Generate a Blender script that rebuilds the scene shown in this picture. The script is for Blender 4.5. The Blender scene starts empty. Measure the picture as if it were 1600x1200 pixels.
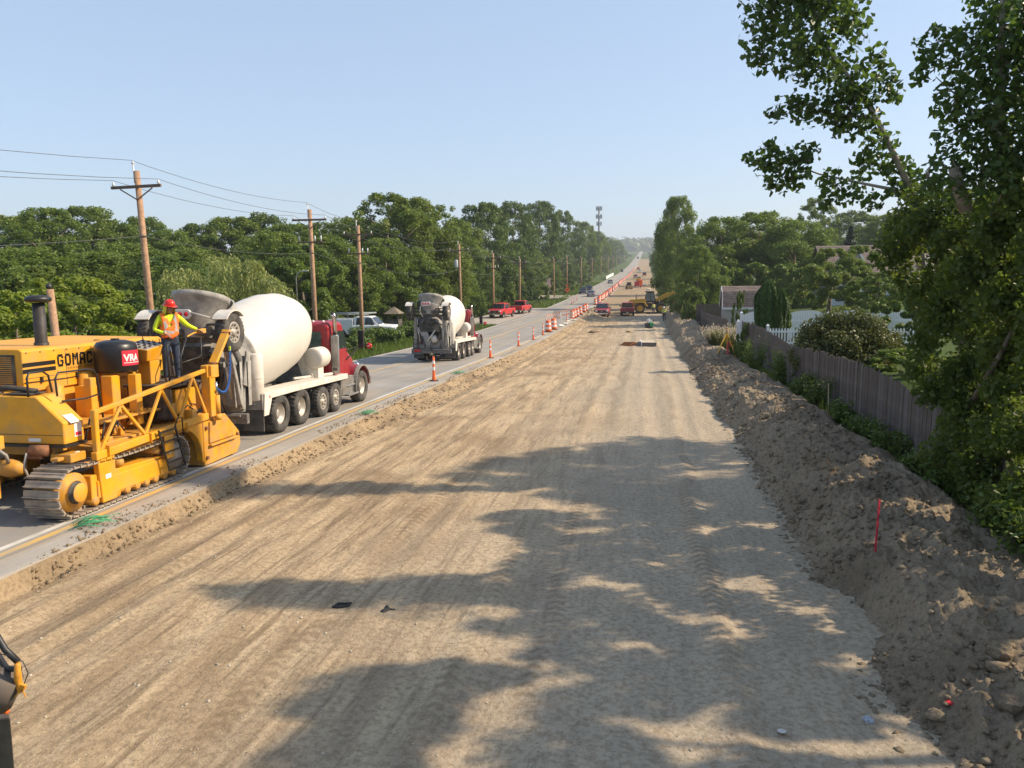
import bpy, bmesh, math, random
import numpy as np
from mathutils import Vector, Matrix

# ------------------------------------------------------------------ camera, sky, sun, exposure
scn = bpy.context.scene
COL = scn.collection
F_PX, VX, HY, ROLL, CAMZ = 1200.0, 1010.0, 420.0, math.radians(0.7), 4.2
_c, _s = math.cos(ROLL), math.sin(ROLL)
_l = np.array([_c*(VX-800)+_s*(600-HY), -_s*(VX-800)+_c*(600-HY), F_PX])
_YD = _l/np.linalg.norm(_l)
_p = math.atan2(_l[1], F_PX)
_UP = np.array([0, math.cos(_p), -math.sin(_p)])
_RT = np.cross(_UP, _YD)
cam = bpy.data.cameras.new('camera'); camo = bpy.data.objects.new('camera', cam); COL.objects.link(camo)
xa = np.array([_RT[0], _YD[0], _UP[0]]); ya = np.array([_RT[1], _YD[1], _UP[1]]); za = np.array([_RT[2], _YD[2], _UP[2]])
r_ = _c*xa-_s*ya; u_ = _s*xa+_c*ya
camo.matrix_world = Matrix(((r_[0], u_[0], -za[0], 0), (r_[1], u_[1], -za[1], 0), (r_[2], u_[2], -za[2], CAMZ), (0, 0, 0, 1)))
cam.sensor_width = 36; cam.lens = 27; cam.clip_start = .1; cam.clip_end = 9000
scn.camera = camo

SUN_EL, SUN_AZ = math.radians(37), math.radians(77)      # azimuth clockwise from +Y (along the road)
w = bpy.data.worlds.new('World'); scn.world = w; w.use_nodes = True
nt = w.node_tree; nt.nodes.clear()
sky = nt.nodes.new('ShaderNodeTexSky'); sky.sky_type = 'NISHITA'; sky.sun_disc = False
sky.sun_elevation = SUN_EL; sky.sun_rotation = SUN_AZ; sky.air_density = 1.0; sky.dust_density = 1.2; sky.ozone_density = 1.6; sky.altitude = 200
bg = nt.nodes.new('ShaderNodeBackground'); bg.inputs[1].default_value = .15
ow = nt.nodes.new('ShaderNodeOutputWorld'); hzm = nt.nodes.new('ShaderNodeMix'); hzm.data_type = 'RGBA'; hzm.inputs[0].default_value = .6; nt.links.new(sky.outputs[0], hzm.inputs[6]); hzm.inputs[7].default_value = (2.3, 2.92, 3.85, 1); nt.links.new(hzm.outputs[2], bg.inputs[0]); nt.links.new(bg.outputs[0], ow.inputs[0])
sl = bpy.data.lights.new('sun', 'SUN'); so = bpy.data.objects.new('sun', sl); COL.objects.link(so)
sl.energy = 4.6; sl.angle = math.radians(.8); sl.color = (1, .83, .62)
sd = Vector((math.sin(SUN_AZ)*math.cos(SUN_EL), math.cos(SUN_AZ)*math.cos(SUN_EL), math.sin(SUN_EL)))
so.rotation_euler = sd.to_track_quat('Z', 'Y').to_euler(); so.location = sd*300
vs = scn.view_settings; vs.view_transform = 'Standard'; vs.look = 'None'; vs.exposure = 0.55; vs.gamma = 1; vs.use_curve_mapping = False
scn.cycles.use_denoising = True; scn.cycles.max_bounces = 6; scn.cycles.transparent_max_bounces = 8
scn.cycles.caustics_reflective = False; scn.cycles.caustics_refractive = False; scn.cycles.sample_clamp_indirect = 4

rng = np.random.default_rng(7); random.seed(7)
# ------------------------------------------------------------------ lie of the land
PR = [(-60,-3.2),(0,-3.8),(9.45,-4.07),(24,-4.46),(33.5,-4.78),(45,-5.24),(70,-6.0),(105,-6.45),(140,-6.52),(170,-6.35),(200,-6.05),(263,-5.4),(370,-4.4),(480,-2.7),(650,.6),(720,2.0),(1232,18),(2054,44.7),(2600,58),(3000,60),(6000,55)]
YK = np.concatenate([np.arange(-60, 60, 1.), np.arange(60, 300, 4.), np.arange(300, 4201, 40.)])
ZK = np.array([np.mean(np.interp(y+np.linspace(-1, 1, 9)*min(4+abs(y)*.05, 40), [p[0] for p in PR], [p[1] for p in PR])) for y in YK])+CAMZ
def ZR(Y): return np.interp(Y, YK, ZK)
def slope(Y): return float((ZR(Y+1.5)-ZR(Y-1.5))/3)
def P(px, py, Y):
    """the point of the place seen at (px, py) of the 1600x1200 photograph, at distance Y along the road"""
    vx, vy = px-800, 600-py
    l = np.array([_c*vx+_s*vy, -_s*vx+_c*vy, F_PX]); r = np.array([l@_RT, l@_YD, l@_UP])
    r = r*(Y/r[1]); return Vector((r[0], r[1], r[2]+CAMZ))

def _hash(ix, iy, seed):
    n = (ix.astype(np.int64)*374761393+iy.astype(np.int64)*668265263+seed*1274126177) & 0x7fffffff
    n = ((n ^ (n >> 13))*1274126177) & 0x7fffffff
    return ((n ^ (n >> 16)) & 0xffff)/65535.0
def vnoise(x, y, seed=0):
    x = np.asarray(x, float); y = np.asarray(y, float)
    ix = np.floor(x); iy = np.floor(y); fx = x-ix; fy = y-iy
    fx = fx*fx*(3-2*fx); fy = fy*fy*(3-2*fy)
    a = _hash(ix, iy, seed); b = _hash(ix+1, iy, seed); c = _hash(ix, iy+1, seed); d = _hash(ix+1, iy+1, seed)
    return (a*(1-fx)+b*fx)*(1-fy)+(c*(1-fx)+d*fx)*fy
def fbm(x, y, octv=4, seed=0):
    t = 0; a = .5
    for k in range(octv): t = t+a*(vnoise(x*2**k, y*2**k, seed+k*17)-.5); a *= .5
    return t*2
def billow(x, y, octv=4, seed=0):
    t = 0; a = .5
    for k in range(octv): t = t+a*(1-np.abs(2*vnoise(x*2**k, y*2**k, seed+k*17)-1))**1.5; a *= .5
    return t
def sstep(a, b, x): t = np.clip((x-a)/(b-a), 0, 1); return t*t*(3-2*t)

# ------------------------------------------------------------------ materials
MATS = {}
def _nodes(name):
    m = bpy.data.materials.new(name); m.use_nodes = True; n = m.node_tree
    b = n.nodes['Principled BSDF']; return m, n, b
def noise(n, vec, scale, detail=4, rough=.55, dist=0):
    t = n.nodes.new('ShaderNodeTexNoise'); t.inputs['Scale'].default_value = scale; t.inputs['Detail'].default_value = detail
    t.inputs['Roughness'].default_value = rough; t.inputs['Distortion'].default_value = dist
    if vec is not None: n.links.new(vec, t.inputs['Vector'])
    return t.outputs['Fac']
def ramp(n, fac, stops):
    r = n.nodes.new('ShaderNodeValToRGB'); e = r.color_ramp.elements
    while len(e) > len(stops): e.remove(e[-1])
    while len(e) < len(stops): e.new(.5)
    for k, (p, c) in enumerate(stops):
        e[k].position = p; e[k].color = (c[0], c[1], c[2], 1) if not isinstance(c, (int, float)) else (c, c, c, 1)
    n.links.new(fac, r.inputs[0]); return r.outputs[0]
def mixc(n, fac, a, b, mode='MIX'):
    m = n.nodes.new('ShaderNodeMix'); m.data_type = 'RGBA'; m.blend_type = mode
    if isinstance(fac, (int, float)): m.inputs[0].default_value = fac
    else: n.links.new(fac, m.inputs[0])
    for k, v in ((6, a), (7, b)):
        if isinstance(v, tuple): m.inputs[k].default_value = (v[0], v[1], v[2], 1)
        else: n.links.new(v, m.inputs[k])
    return m.outputs[2]
def mapping(n, src='Object', scale=(1, 1, 1), rot=(0, 0, 0)):
    tc = n.nodes.new('ShaderNodeTexCoord'); mp = n.nodes.new('ShaderNodeMapping')
    mp.inputs['Scale'].default_value = scale; mp.inputs['Rotation'].default_value = rot
    n.links.new(tc.outputs[src], mp.inputs[0]); return mp.outputs[0]
def bump(n, b, h, strength, dist=.02):
    u = n.nodes.new('ShaderNodeBump'); u.inputs['Strength'].default_value = strength; u.inputs['Distance'].default_value = dist
    n.links.new(h, u.inputs['Height']); n.links.new(u.outputs[0], b.inputs['Normal'])
def M(name, col, rough=.55, metal=0., var=.12, scale=3., dust=0., dustcol=(.36, .30, .22), bmp=0., bs=40., spec=.5, emit=None):
    if name in MATS: return MATS[name]
    m, n, b = _nodes(name); v = mapping(n)
    f = noise(n, v, scale, 5)
    lo = tuple(max(0, c*(1-var)) for c in col); hi = tuple(min(1, c*(1+var)) for c in col)
    c = ramp(n, f, [(.3, lo), (.7, hi)])
    if dust > 0:
        g = ramp(n, noise(n, v, scale*.8+1.3, 7, .65), [(.42, 0.), (.75, dust)])
        c = mixc(n, g, c, dustcol)
        rr = n.nodes.new('ShaderNodeMapRange'); rr.inputs[3].default_value = rough; rr.inputs[4].default_value = .9
        n.links.new(g, rr.inputs[0]); n.links.new(rr.outputs[0], b.inputs['Roughness'])
    else: b.inputs['Roughness'].default_value = rough
    n.links.new(c, b.inputs['Base Color']); b.inputs['Metallic'].default_value = metal
    b.inputs['Specular IOR Level'].default_value = spec
    if bmp: bump(n, b, noise(n, v, bs, 4), bmp)
    MATS[name] = m; return m
def leafmat(name, dark, light, tint=(.12, .11, .03), trans=.3, tintamt=.25, scale=.35, rough=.5):
    if name in MATS: return MATS[name]
    m, n, b = _nodes(name)
    g = n.nodes.new('ShaderNodeNewGeometry'); oi = n.nodes.new('ShaderNodeObjectInfo')
    f = noise(n, mapping(n), scale, 3)
    a = n.nodes.new('ShaderNodeMath'); a.operation = 'MULTIPLY_ADD'; a.inputs[1].default_value = .55
    n.links.new(g.outputs['Random Per Island'], a.inputs[0])
    mm = n.nodes.new('ShaderNodeMath'); mm.operation = 'MULTIPLY_ADD'; mm.inputs[1].default_value = .9; mm.inputs[2].default_value = -.22
    n.links.new(f, mm.inputs[0]); n.links.new(mm.outputs[0], a.inputs[2])
    c = ramp(n, a.outputs[0], [(.15, dark), (.85, light)])
    tm = n.nodes.new('ShaderNodeMath'); tm.operation = 'MULTIPLY'; tm.inputs[1].default_value = tintamt
    n.links.new(oi.outputs['Random'], tm.inputs[0])
    c = mixc(n, tm.outputs[0], c, tint)
    n.links.new(c, b.inputs['Base Color']); b.inputs['Roughness'].default_value = rough; b.inputs['Specular IOR Level'].default_value = .3
    t = n.nodes.new('ShaderNodeBsdfTranslucent')
    n.links.new(mixc(n, .5, c, (light[0]*1.3, light[1]*1.4, light[2]*.6)), t.inputs[0])
    ms = n.nodes.new('ShaderNodeMixShader'); ms.inputs[0].default_value = trans
    n.links.new(b.outputs[0], ms.inputs[1]); n.links.new(t.outputs[0], ms.inputs[2])
    n.links.new(ms.outputs[0], n.nodes['Material Output'].inputs[0])
    MATS[name] = m; return m

# ------------------------------------------------------------------ object helpers
def prop(o, label=None, cat=None, group=None, kind=None):
    if label: o['label'] = label
    if cat: o['category'] = cat
    if group: o['group'] = group
    if kind: o['kind'] = kind
    return o
def empty(name, label, cat, loc=(0, 0, 0), rz=0., group=None, pitch=0.):
    o = bpy.data.objects.new(name, None); COL.objects.link(o); o.empty_display_size = .2
    o.matrix_world = Matrix.Translation(Vector(loc)) @ Matrix.Rotation(pitch, 4, 'X') @ Matrix.Rotation(rz, 4, 'Z')
    return prop(o, label, cat, group)
def place(o, X, Y, rz=0., dz=0., tilt=0.):
    o.matrix_world = Matrix.Translation((X, Y, float(ZR(Y))+dz)) @ Matrix.Rotation(math.atan(slope(Y)), 4, 'X') @ Matrix.Rotation(rz, 4, 'Z') @ Matrix.Rotation(tilt, 4, 'Y')
def kids(o): return KID.get(o.name, [])
KID = {}
def adopt(c, p):
    c.parent = p; KID.setdefault(p.name, []).append(c)
def copy_tree(o, parent=None, label=None, group=None):
    c = o.copy(); COL.objects.link(c)
    if parent: adopt(c, parent)
    if label: c['label'] = label
    if group: c['group'] = group
    for k in list(kids(o)): copy_tree(k, c)
    return c
def link(name, me, parent=None, **kw):
    o = bpy.data.objects.new(name, me); COL.objects.link(o)
    if parent is not None: adopt(o, parent)
    return prop(o, **kw)
def mesh_np(name, V, Fq, mat, smooth=False, midx=None):
    """mesh from numpy arrays: V (n,3), Fq (m,k)"""
    me = bpy.data.meshes.new(name); V = np.asarray(V, np.float32); Fq = np.asarray(Fq, np.int32); k = Fq.shape[1]
    me.vertices.add(len(V)); me.vertices.foreach_set('co', V.ravel())
    me.loops.add(Fq.size); me.loops.foreach_set('vertex_index', Fq.ravel())
    me.polygons.add(len(Fq)); me.polygons.foreach_set('loop_start', np.arange(0, Fq.size, k, dtype=np.int32))
    me.polygons.foreach_set('loop_total', np.full(len(Fq), k, np.int32))
    if smooth: me.polygons.foreach_set('use_smooth', np.ones(len(Fq), bool))
    for mt in (mat if isinstance(mat, (list, tuple)) else [mat]): me.materials.append(mt)
    if midx is not None: me.polygons.foreach_set('material_index', np.asarray(midx, np.int32))
    me.update(calc_edges=True); return me
def grid_mesh(name, X, Y, Z, mat, smooth=True):
    ny, nx = X.shape; V = np.stack([X.ravel(), Y.ravel(), Z.ravel()], 1)
    i = np.arange(ny*nx).reshape(ny, nx)
    return mesh_np(name, V, np.stack([i[:-1, :-1].ravel(), i[:-1, 1:].ravel(), i[1:, 1:].ravel(), i[1:, :-1].ravel()], 1), mat, smooth)

class MB:
    """collects simple solids into one mesh"""
    def __init__(s): s.v = []; s.f = []; s.m = []; s.sm = []
    def _add(s, vs_, fs, mi=0, smooth=False):
        o = len(s.v); s.v += [tuple(v) for v in vs_]
        for f in fs: s.f.append([i+o for i in f]); s.m.append(mi); s.sm.append(smooth)
        return s
    def box(s, x0, x1, y0, y1, z0, z1, mi=0):
        v = [(x, y, z) for z in (z0, z1) for y in (y0, y1) for x in (x0, x1)]
        return s._add(v, [(0, 2, 3, 1), (4, 5, 7, 6), (0, 1, 5, 4), (2, 6, 7, 3), (0, 4, 6, 2), (1, 3, 7, 5)], mi)
    def bar(s, p, q, w, h, mi=0, up=(0, 0, 1)):
        p = Vector(p); q = Vector(q); d = (q-p).normalized(); u = Vector(up)
        if abs(d.dot(u)) > .98: u = Vector((1, 0, 0))
        a = d.cross(u).normalized()*w*.5; b = a.cross(d).normalized()*h*.5
        v = [p-a-b, p+a-b, p+a+b, p-a+b, q-a-b, q+a-b, q+a+b, q-a+b]
        return s._add(v, [(0, 1, 2, 3), (7, 6, 5, 4), (0, 4, 5, 1), (1, 5, 6, 2), (2, 6, 7, 3), (3, 7, 4, 0)], mi)
    def tube(s, pts, r, n=8, mi=0, caps=True):
        pts = [Vector(p) for p in pts]; k = len(pts); rs = r if isinstance(r, (list, tuple)) else [r]*k
        d0 = (pts[1]-pts[0]).normalized(); a = d0.orthogonal().normalized(); V = []
        for i, p in enumerate(pts):
            d = (pts[min(i+1, k-1)]-pts[max(i-1, 0)]).normalized()
            a = (a-d*a.dot(d)); a = a.normalized() if a.length > 1e-6 else d.orthogonal().normalized(); b = d.cross(a)
            V += [p+(a*math.cos(t)+b*math.sin(t))*rs[i] for t in [2*math.pi*j/n for j in range(n)]]
        Fc = [(i*n+j, i*n+(j+1) % n, (i+1)*n+(j+1) % n, (i+1)*n+j) for i in range(k-1) for j in range(n)]
        s._add(V, Fc, mi, True)
        if caps:
            o = len(s.v)-len(V); s.f.append([o+j for j in range(n)][::-1]); s.m.append(mi); s.sm.append(False)
            s.f.append([o+(k-1)*n+j for j in range(n)]); s.m.append(mi); s.sm.append(False)
        return s
    def lathe(s, prof, mat4=None, n=24, mi=0, a0=0., a1=2*math.pi, smooth=True):
        full = abs(a1-a0-2*math.pi) < 1e-6; m = n if full else n+1; V = []
        for r, z in prof:
            for j in range(m):
                t = a0+(a1-a0)*j/n; v = Vector((r*math.cos(t), r*math.sin(t), z)); V.append(mat4 @ v if mat4 else v)
        Fc = []
        for i in range(len(prof)-1):
            for j in range(n):
                j2 = (j+1) % m; Fc.append((i*m+j, i*m+j2, (i+1)*m+j2, (i+1)*m+j))
        return s._add(V, Fc, mi, smooth)
    def prism(s, poly, axis, a, b, mi=0):
        """poly: 2D points; axis 'x': (y,z) swept x a..b; 'y': (x,z); 'z': (x,y)"""
        mk = {'x': lambda t, p: (t, p[0], p[1]), 'y': lambda t, p: (p[0], t, p[1]), 'z': lambda t, p: (p[0], p[1], t)}[axis]
        n = len(poly); V = [mk(a, p) for p in poly]+[mk(b, p) for p in poly]
        return s._add(V, [list(range(n))[::-1], list(range(n, 2*n))]+[(i, (i+1) % n, n+(i+1) % n, n+i) for i in range(n)], mi)
    def loft(s, secs, mi=0, caps=True, smooth=False):
        n = len(secs[0]); V = [p for sc in secs for p in sc]
        s._add(V, [(i*n+j, i*n+(j+1) % n, (i+1)*n+(j+1) % n, (i+1)*n+j) for i in range(len(secs)-1) for j in range(n)], mi, smooth)
        if caps:
            o = len(s.v)-len(V); s.f.append([o+j for j in range(n)][::-1]); s.m.append(mi); s.sm.append(False)
            s.f.append([o+(len(secs)-1)*n+j for j in range(n)]); s.m.append(mi); s.sm.append(False)
        return s
    def quad(s, a, b, c, d, mi=0): return s._add([a, b, c, d], [(0, 1, 2, 3)], mi)
    def mesh(s, name, mats, fix=True):
        me = bpy.data.meshes.new(name); me.from_pydata(s.v, [], s.f)
        for mt in (mats if isinstance(mats, (list, tuple)) else [mats]): me.materials.append(mt)
        me.polygons.foreach_set('material_index', s.m); me.polygons.foreach_set('use_smooth', s.sm)
        if fix:
            bm = bmesh.new(); bm.from_mesh(me); bmesh.ops.recalc_face_normals(bm, faces=bm.faces); bm.to_mesh(me); bm.free()
        me.update(); return me
    def build(s, name, mats, parent=None, bevel=0., seg=2, **kw):
        o = link(name, s.mesh(name, mats), parent, **kw)
        if bevel:
            b = o.modifiers.new('bevel', 'BEVEL'); b.width = bevel; b.segments = seg; b.limit_method = 'ANGLE'; b.angle_limit = math.radians(35); b.harden_normals = False
        return o
def arc(c, r, a0, a1, n, plane='yz'):
    out = []
    for i in range(n+1):
        t = math.radians(a0+(a1-a0)*i/n); out.append((c[0]+r*math.cos(t), c[1]+r*math.sin(t)))
    return out
def text_mesh(body, size, name, mat, extrude=.002, bold=False):
    c = bpy.data.curves.new(name, 'FONT'); c.body = body; c.size = size; c.extrude = extrude; c.align_x = 'LEFT'
    if bold: c.offset = size*.035
    o = bpy.data.objects.new(name, c); COL.objects.link(o)
    dg = bpy.context.evaluated_depsgraph_get(); me = bpy.data.meshes.new_from_object(o.evaluated_get(dg))
    bpy.data.objects.remove(o); me.materials.clear(); me.materials.append(mat); return me
# ------------------------------------------------------------------ ground materials
def dirt_mat(name, tan, mid, grey, streak=True, bmp=.55, greyx=None):
    m, n, b = _nodes(name); v = mapping(n); b.inputs['Roughness'].default_value = .95; b.inputs['Specular IOR Level'].default_value = .15
    c = ramp(n, noise(n, v, .35, 6, .6, .6), [(.33, mid), (.52, tan), (.7, tuple(x*1.08 for x in tan))])
    if streak:
        vs1 = mapping(n, scale=(1.7, .22, 1)); vs2 = mapping(n, scale=(7., .55, 1), rot=(0, 0, .03))
        c = mixc(n, ramp(n, noise(n, vs1, 1., 5, .6, .3), [(.44, 0), (.64, .7)]), c, mid)
        c = mixc(n, ramp(n, noise(n, vs2, 1., 6, .65, .5), [(.5, 0), (.63, .8)]), c, tuple(x*.72 for x in mid))
        c = mixc(n, ramp(n, noise(n, vs2, .6, 4, .6, .2), [(.56, 0), (.7, .5)]), c, tuple(x*1.22 for x in tan))
        sx = n.nodes.new('ShaderNodeSeparateXYZ'); n.links.new(mapping(n), sx.inputs[0])
        ad = n.nodes.new('ShaderNodeMath'); ad.operation = 'MULTIPLY_ADD'; ad.inputs[1].default_value = 5.; n.links.new(noise(n, v, .22, 4), ad.inputs[0]); n.links.new(sx.outputs[0], ad.inputs[2])
        mr = n.nodes.new('ShaderNodeMapRange'); mr.inputs[1].default_value = -2.2; mr.inputs[2].default_value = 2.2; mr.inputs[4].default_value = .75
        n.links.new(ad.outputs[0], mr.inputs[0]); c = mixc(n, mr.outputs[0], c, grey)
    if streak:      # faint tyre lugs pressed into the wheel tracks
        def mth(op, a, b_=None, c_=None):
            q = n.nodes.new('ShaderNodeMath'); q.operation = op
            for i, vv in enumerate((a, b_, c_)):
                if vv is None: continue
                if isinstance(vv, (int, float)): q.inputs[i].default_value = vv
                else: n.links.new(vv, q.inputs[i])
            return q.outputs[0]
        wob = noise(n, mapping(n, scale=(0, .12, 0)), 1., 2); xx = mth('MULTIPLY_ADD', wob, 1.6, sx.outputs[0]); tot = None
        for x0, wd in ((-.35, .17), (1.75, .17), (-3.2, .2), (-1.2, .14), (-6.2, .16)):
            d = mth('ABSOLUTE', mth('SUBTRACT', xx, x0)); mk = n.nodes.new('ShaderNodeMapRange'); mk.interpolation_type = 'SMOOTHSTEP'; mk.inputs[1].default_value = wd; mk.inputs[2].default_value = wd*.55; n.links.new(d, mk.inputs[0])
            sn = mth('SINE', mth('MULTIPLY_ADD', sx.outputs[1], 31., mth('MULTIPLY', d, 22.))); g_ = mth('MULTIPLY', mth('MULTIPLY_ADD', sn, .45, .40), mk.outputs[0]); tot = g_ if tot is None else mth('MAXIMUM', tot, g_)
        tot = mth('MULTIPLY', tot, ramp(n, noise(n, v, .5, 4), [(.38, 0), (.55, .6)])); c = mixc(n, tot, c, tuple(x*.6 for x in mid))
    c = mixc(n, ramp(n, noise(n, v, 14., 6, .7), [(.38, .55), (.55, 0)]), c, tuple(x*.62 for x in mid))
    c = mixc(n, ramp(n, noise(n, v, 55., 3, .6), [(.6, 0), (.75, .5)]), c, tuple(min(1, x*1.35) for x in tan))
    c = mixc(n, ramp(n, noise(n, v, 38., 2, .5), [(.24, .8), (.36, 0)]), c, tuple(x*.45 for x in mid))
    n.links.new(c, b.inputs['Base Color'])
    h = n.nodes.new('ShaderNodeMath'); h.operation = 'ADD'; n.links.new(noise(n, v, 22., 7, .7), h.inputs[0]); n.links.new(noise(n, v, 5., 5, .6), h.inputs[1])
    bump(n, b, h.outputs[0], bmp, .06); return m
DIRT = dirt_mat('packed_dirt', (.515, .395, .25), (.285, .205, .125), (.43, .37, .285))
BERMM = dirt_mat('loose_dirt', (.33, .265, .185), (.22, .17, .115), (.25, .21, .15), streak=False, bmp=.9)
BANKM = dirt_mat('bank_dirt', (.37, .275, .17), (.235, .175, .11), (.3, .25, .18), streak=False, bmp=.6)
def road_mat(name, c1, c2, dirt=(.36, .29, .2), damt=.35):
    m, n, b = _nodes(name); v = mapping(n); b.inputs['Roughness'].default_value = .85; b.inputs['Specular IOR Level'].default_value = .3
    c = ramp(n, noise(n, v, .5, 6, .6), [(.35, c1), (.68, c2)])
    c = mixc(n, ramp(n, noise(n, mapping(n, scale=(1.5, .05, 1)), 1., 5, .6, .2), [(.45, 0), (.62, .45)]), c, tuple(x*.75 for x in c1))
    c = mixc(n, ramp(n, noise(n, mapping(n, scale=(.9, .12, 1)), 1., 6, .65, .4), [(.46, 0), (.7, damt)]), c, dirt)
    c = mixc(n, ramp(n, noise(n, v, 40., 3, .6), [(.35, .25), (.5, 0)]), c, (.12, .12, .115))
    n.links.new(c, b.inputs['Base Color']); bump(n, b, noise(n, v, 60., 4), .12, .01); return m
ROADM = road_mat('worn_asphalt', (.27, .252, .228), (.36, .338, .305), damt=.6)
CONCM = road_mat('shoulder_concrete', (.33, .30, .26), (.43, .395, .34), dirt=(.33, .25, .16), damt=1.)
GRAVM = road_mat('gravel', (.36, .32, .27), (.44, .40, .34), damt=.5)
def paint_mat(name, col, under, wear=.5):
    m, n, b = _nodes(name); v = mapping(n); b.inputs['Roughness'].default_value = .7
    c = mixc(n, ramp(n, noise(n, mapping(n, scale=(6, 1.2, 1)), 1., 7, .7), [(wear-.12, 0), (wear+.12, .9)]), col, under)
    n.links.new(c, b.inputs['Base Color']); return m
WHITEL = paint_mat('white_line_paint', (.58, .55, .48), (.36, .32, .26), .57)
YELL = paint_mat('yellow_line_paint', (.62, .38, .09), (.38, .31, .21), .5)
def grass_mat():
    m, n, b = _nodes('grass_ground'); v = mapping(n); b.inputs['Roughness'].default_value = .9; b.inputs['Specular IOR Level'].default_value = .1
    c = ramp(n, noise(n, v, .25, 7, .65), [(.3, (.055, .085, .022)), (.5, (.085, .125, .03)), (.68, (.14, .15, .055))])
    c = mixc(n, ramp(n, noise(n, v, 9., 5, .7), [(.4, .5), (.6, 0)]), c, (.035, .055, .015))
    n.links.new(c, b.inputs['Base Color']); bump(n, b, noise(n, v, 12., 6, .7), .7, .12); return m
GRASSM = grass_mat()

# ------------------------------------------------------------------ ground, road, dirt
def YARD(X, Y):
    X = np.asarray(X, float)
    return .15+1.05*sstep(5.8, 8.2, X)+np.maximum(0, X-8)*.06*sstep(0, 20, np.maximum(0, X-8))
def terrain_h(X, Y):
    z = ZR(Y)
    far = sstep(60, 260, np.abs(X))*6*fbm(X/220+3, Y/260, 3, 5)
    left = -.12-.25*sstep(17.2, 22, -X)+.25*fbm(X/6, Y/6, 3, 9)*sstep(18, 24, -X)
    right = YARD(X, Y)+.1*fbm(X/5, Y/5, 3, 4)
    mid = -.85+0*X
    out = np.where(X < -17.1, left, np.where(X > 5.5, right, mid))+far
    return z+out
xs = np.concatenate([[-2600, -1500, -800, -450, -300, -200, -140, -100, -75], np.arange(-60, -17.05, 1.5), [-17.05, -16.9, -12, -6, 0, 4.6, 5.4, 5.6], np.arange(6, 30, 1.5), [35, 45, 60, 80, 110, 150, 220, 320, 500, 900, 1600, 2600]])
Xg, Yg = np.meshgrid(xs, YK)
link('ground', grid_mesh('ground', Xg, Yg, terrain_h(Xg, Yg), GRASSM), kind='structure')
def strip(name, x0, x1, dz, mat, y0=-40, y1=2400, nx=2, **kw):
    yk = YK[(YK >= y0) & (YK <= y1)]; X, Y = np.meshgrid(np.linspace(x0, x1, nx), yk)
    return link(name, grid_mesh(name, X, Y, ZR(Y)+dz, mat), **(kw or dict(kind='structure')))
strip('road', -17, -9.2, 0, ROADM, nx=5)
strip('road_shoulder', -9.2, -8.62, -.004, CONCM)
strip('edge_line', -9.62, -9.49, .004, WHITEL, y1=900)
strip('yellow_edge_line', -9.4, -9.26, .005, YELL, y1=900)
strip('center_line', -13.52, -13.38, .004, YELL, y0=24, y1=1500)
strip('left_edge_line', -16.85, -16.72, .004, WHITEL, y1=1500)
mb = MB()
yk = YK[(YK >= -40) & (YK <= 1200)]
for k in range(len(yk)-1):
    a, c = yk[k], yk[k+1]; za_, zc_ = float(ZR(a)), float(ZR(c))
    mb.quad((-8.62, a, za_-.004), (-8.62, c, zc_-.004), (-8.60, c, zc_-.5), (-8.60, a, za_-.5))
mb.build('pavement_edge', CONCM, kind='structure')
strip('gravel_pad', -23, -17.02, .03, GRAVM, y0=88, y1=134, nx=6)
strip('gravel_driveway', -40, -17.02, .05, GRAVM, y0=172, y1=188, nx=8)
strip('far_dirt_works', -8.6, 3, -.2, BANKM, y0=120, y1=1100, nx=4)

def yvals(y0, y1, d0, k):
    out = [y0]
    while out[-1] < y1: out.append(out[-1]+max(d0, (out[-1])*k))
    return np.array(out)
yv = yvals(2.0, 132, .05, .0052); xv = np.linspace(-8.61, 2.9, 200)
X, Y = np.meshgrid(xv, yv)
def dirt_z(X, Y):
    z = ZR(Y)-.33
    rut = .010*fbm(X*3.1, Y*.07, 4, 21)+.014*fbm(X*1.1, Y*.03, 3, 22)*1.3
    for xr, wd, dp in ((-7.6, .22, .03), (-6.9, .16, .025), (-5.6, .3, .025), (-3.9, .25, .02), (-1.4, .35, .03), (.4, .3, .025), (1.3, .2, .02)):
        cx = xr+.25*fbm(Y*.05+xr, 0*Y, 2, 31); q = (X-cx)/wd
        rut = rut+dp*(-np.exp(-q*q)+.7*np.exp(-((np.abs(q)-1.6)/.6)**2))*(.4+.9*vnoise(Y*.15, X*0+xr, 33))
    z = z+rut+.006*fbm(X*9, Y*3, 3, 23)+.03*fbm(X*.35, Y*.2, 3, 24)
    # left bank: a clean low cut near by, a crumbling heap farther on
    wid = .10+.75*sstep(13, 30, Y)+.5*sstep(60, 100, Y); hgt = .28+.18*sstep(80, 112, Y)*vnoise(Y*.1, 0*Y, 41)
    t = np.clip((X+8.61)/wid, 0, 1)
    prof = np.where(t < 1, (1-t**.7), 0)
    bil = billow(X*2.2, Y*1.6, 4, 43)-.42
    am = (.09+.25*sstep(13, 26, Y))
    z = z+hgt*prof+am*bil*np.exp(-np.maximum(0, X+8.61-wid*.5)/(.25+wid*.5))*sstep(0, .12, X+8.61)
    md = np.exp(-((X+7.4)/1.1)**2)*(sstep(100, 112, Y)*(1-sstep(128, 140, Y)))*.75
    z = z+md*(.6+.8*billow(X*.9, Y*.3, 3, 44))
    return z
dme = grid_mesh('dirt_roadbed', X, Y, dirt_z(X, Y), DIRT); dme.materials.append(BANKM)
xc = .5*(X[:-1, :-1]+X[1:, 1:]); yc = .5*(Y[:-1, :-1]+Y[1:, 1:]); dme.polygons.foreach_set('material_index', (xc < -8.28-.0+.75*sstep(14, 30, yc)+.22*fbm(xc*2.3, yc*1.1, 4, 77)+.45*sstep(95, 112, yc)).astype(np.int32).ravel()); link('dirt_roadbed', dme, kind='structure')

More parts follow.
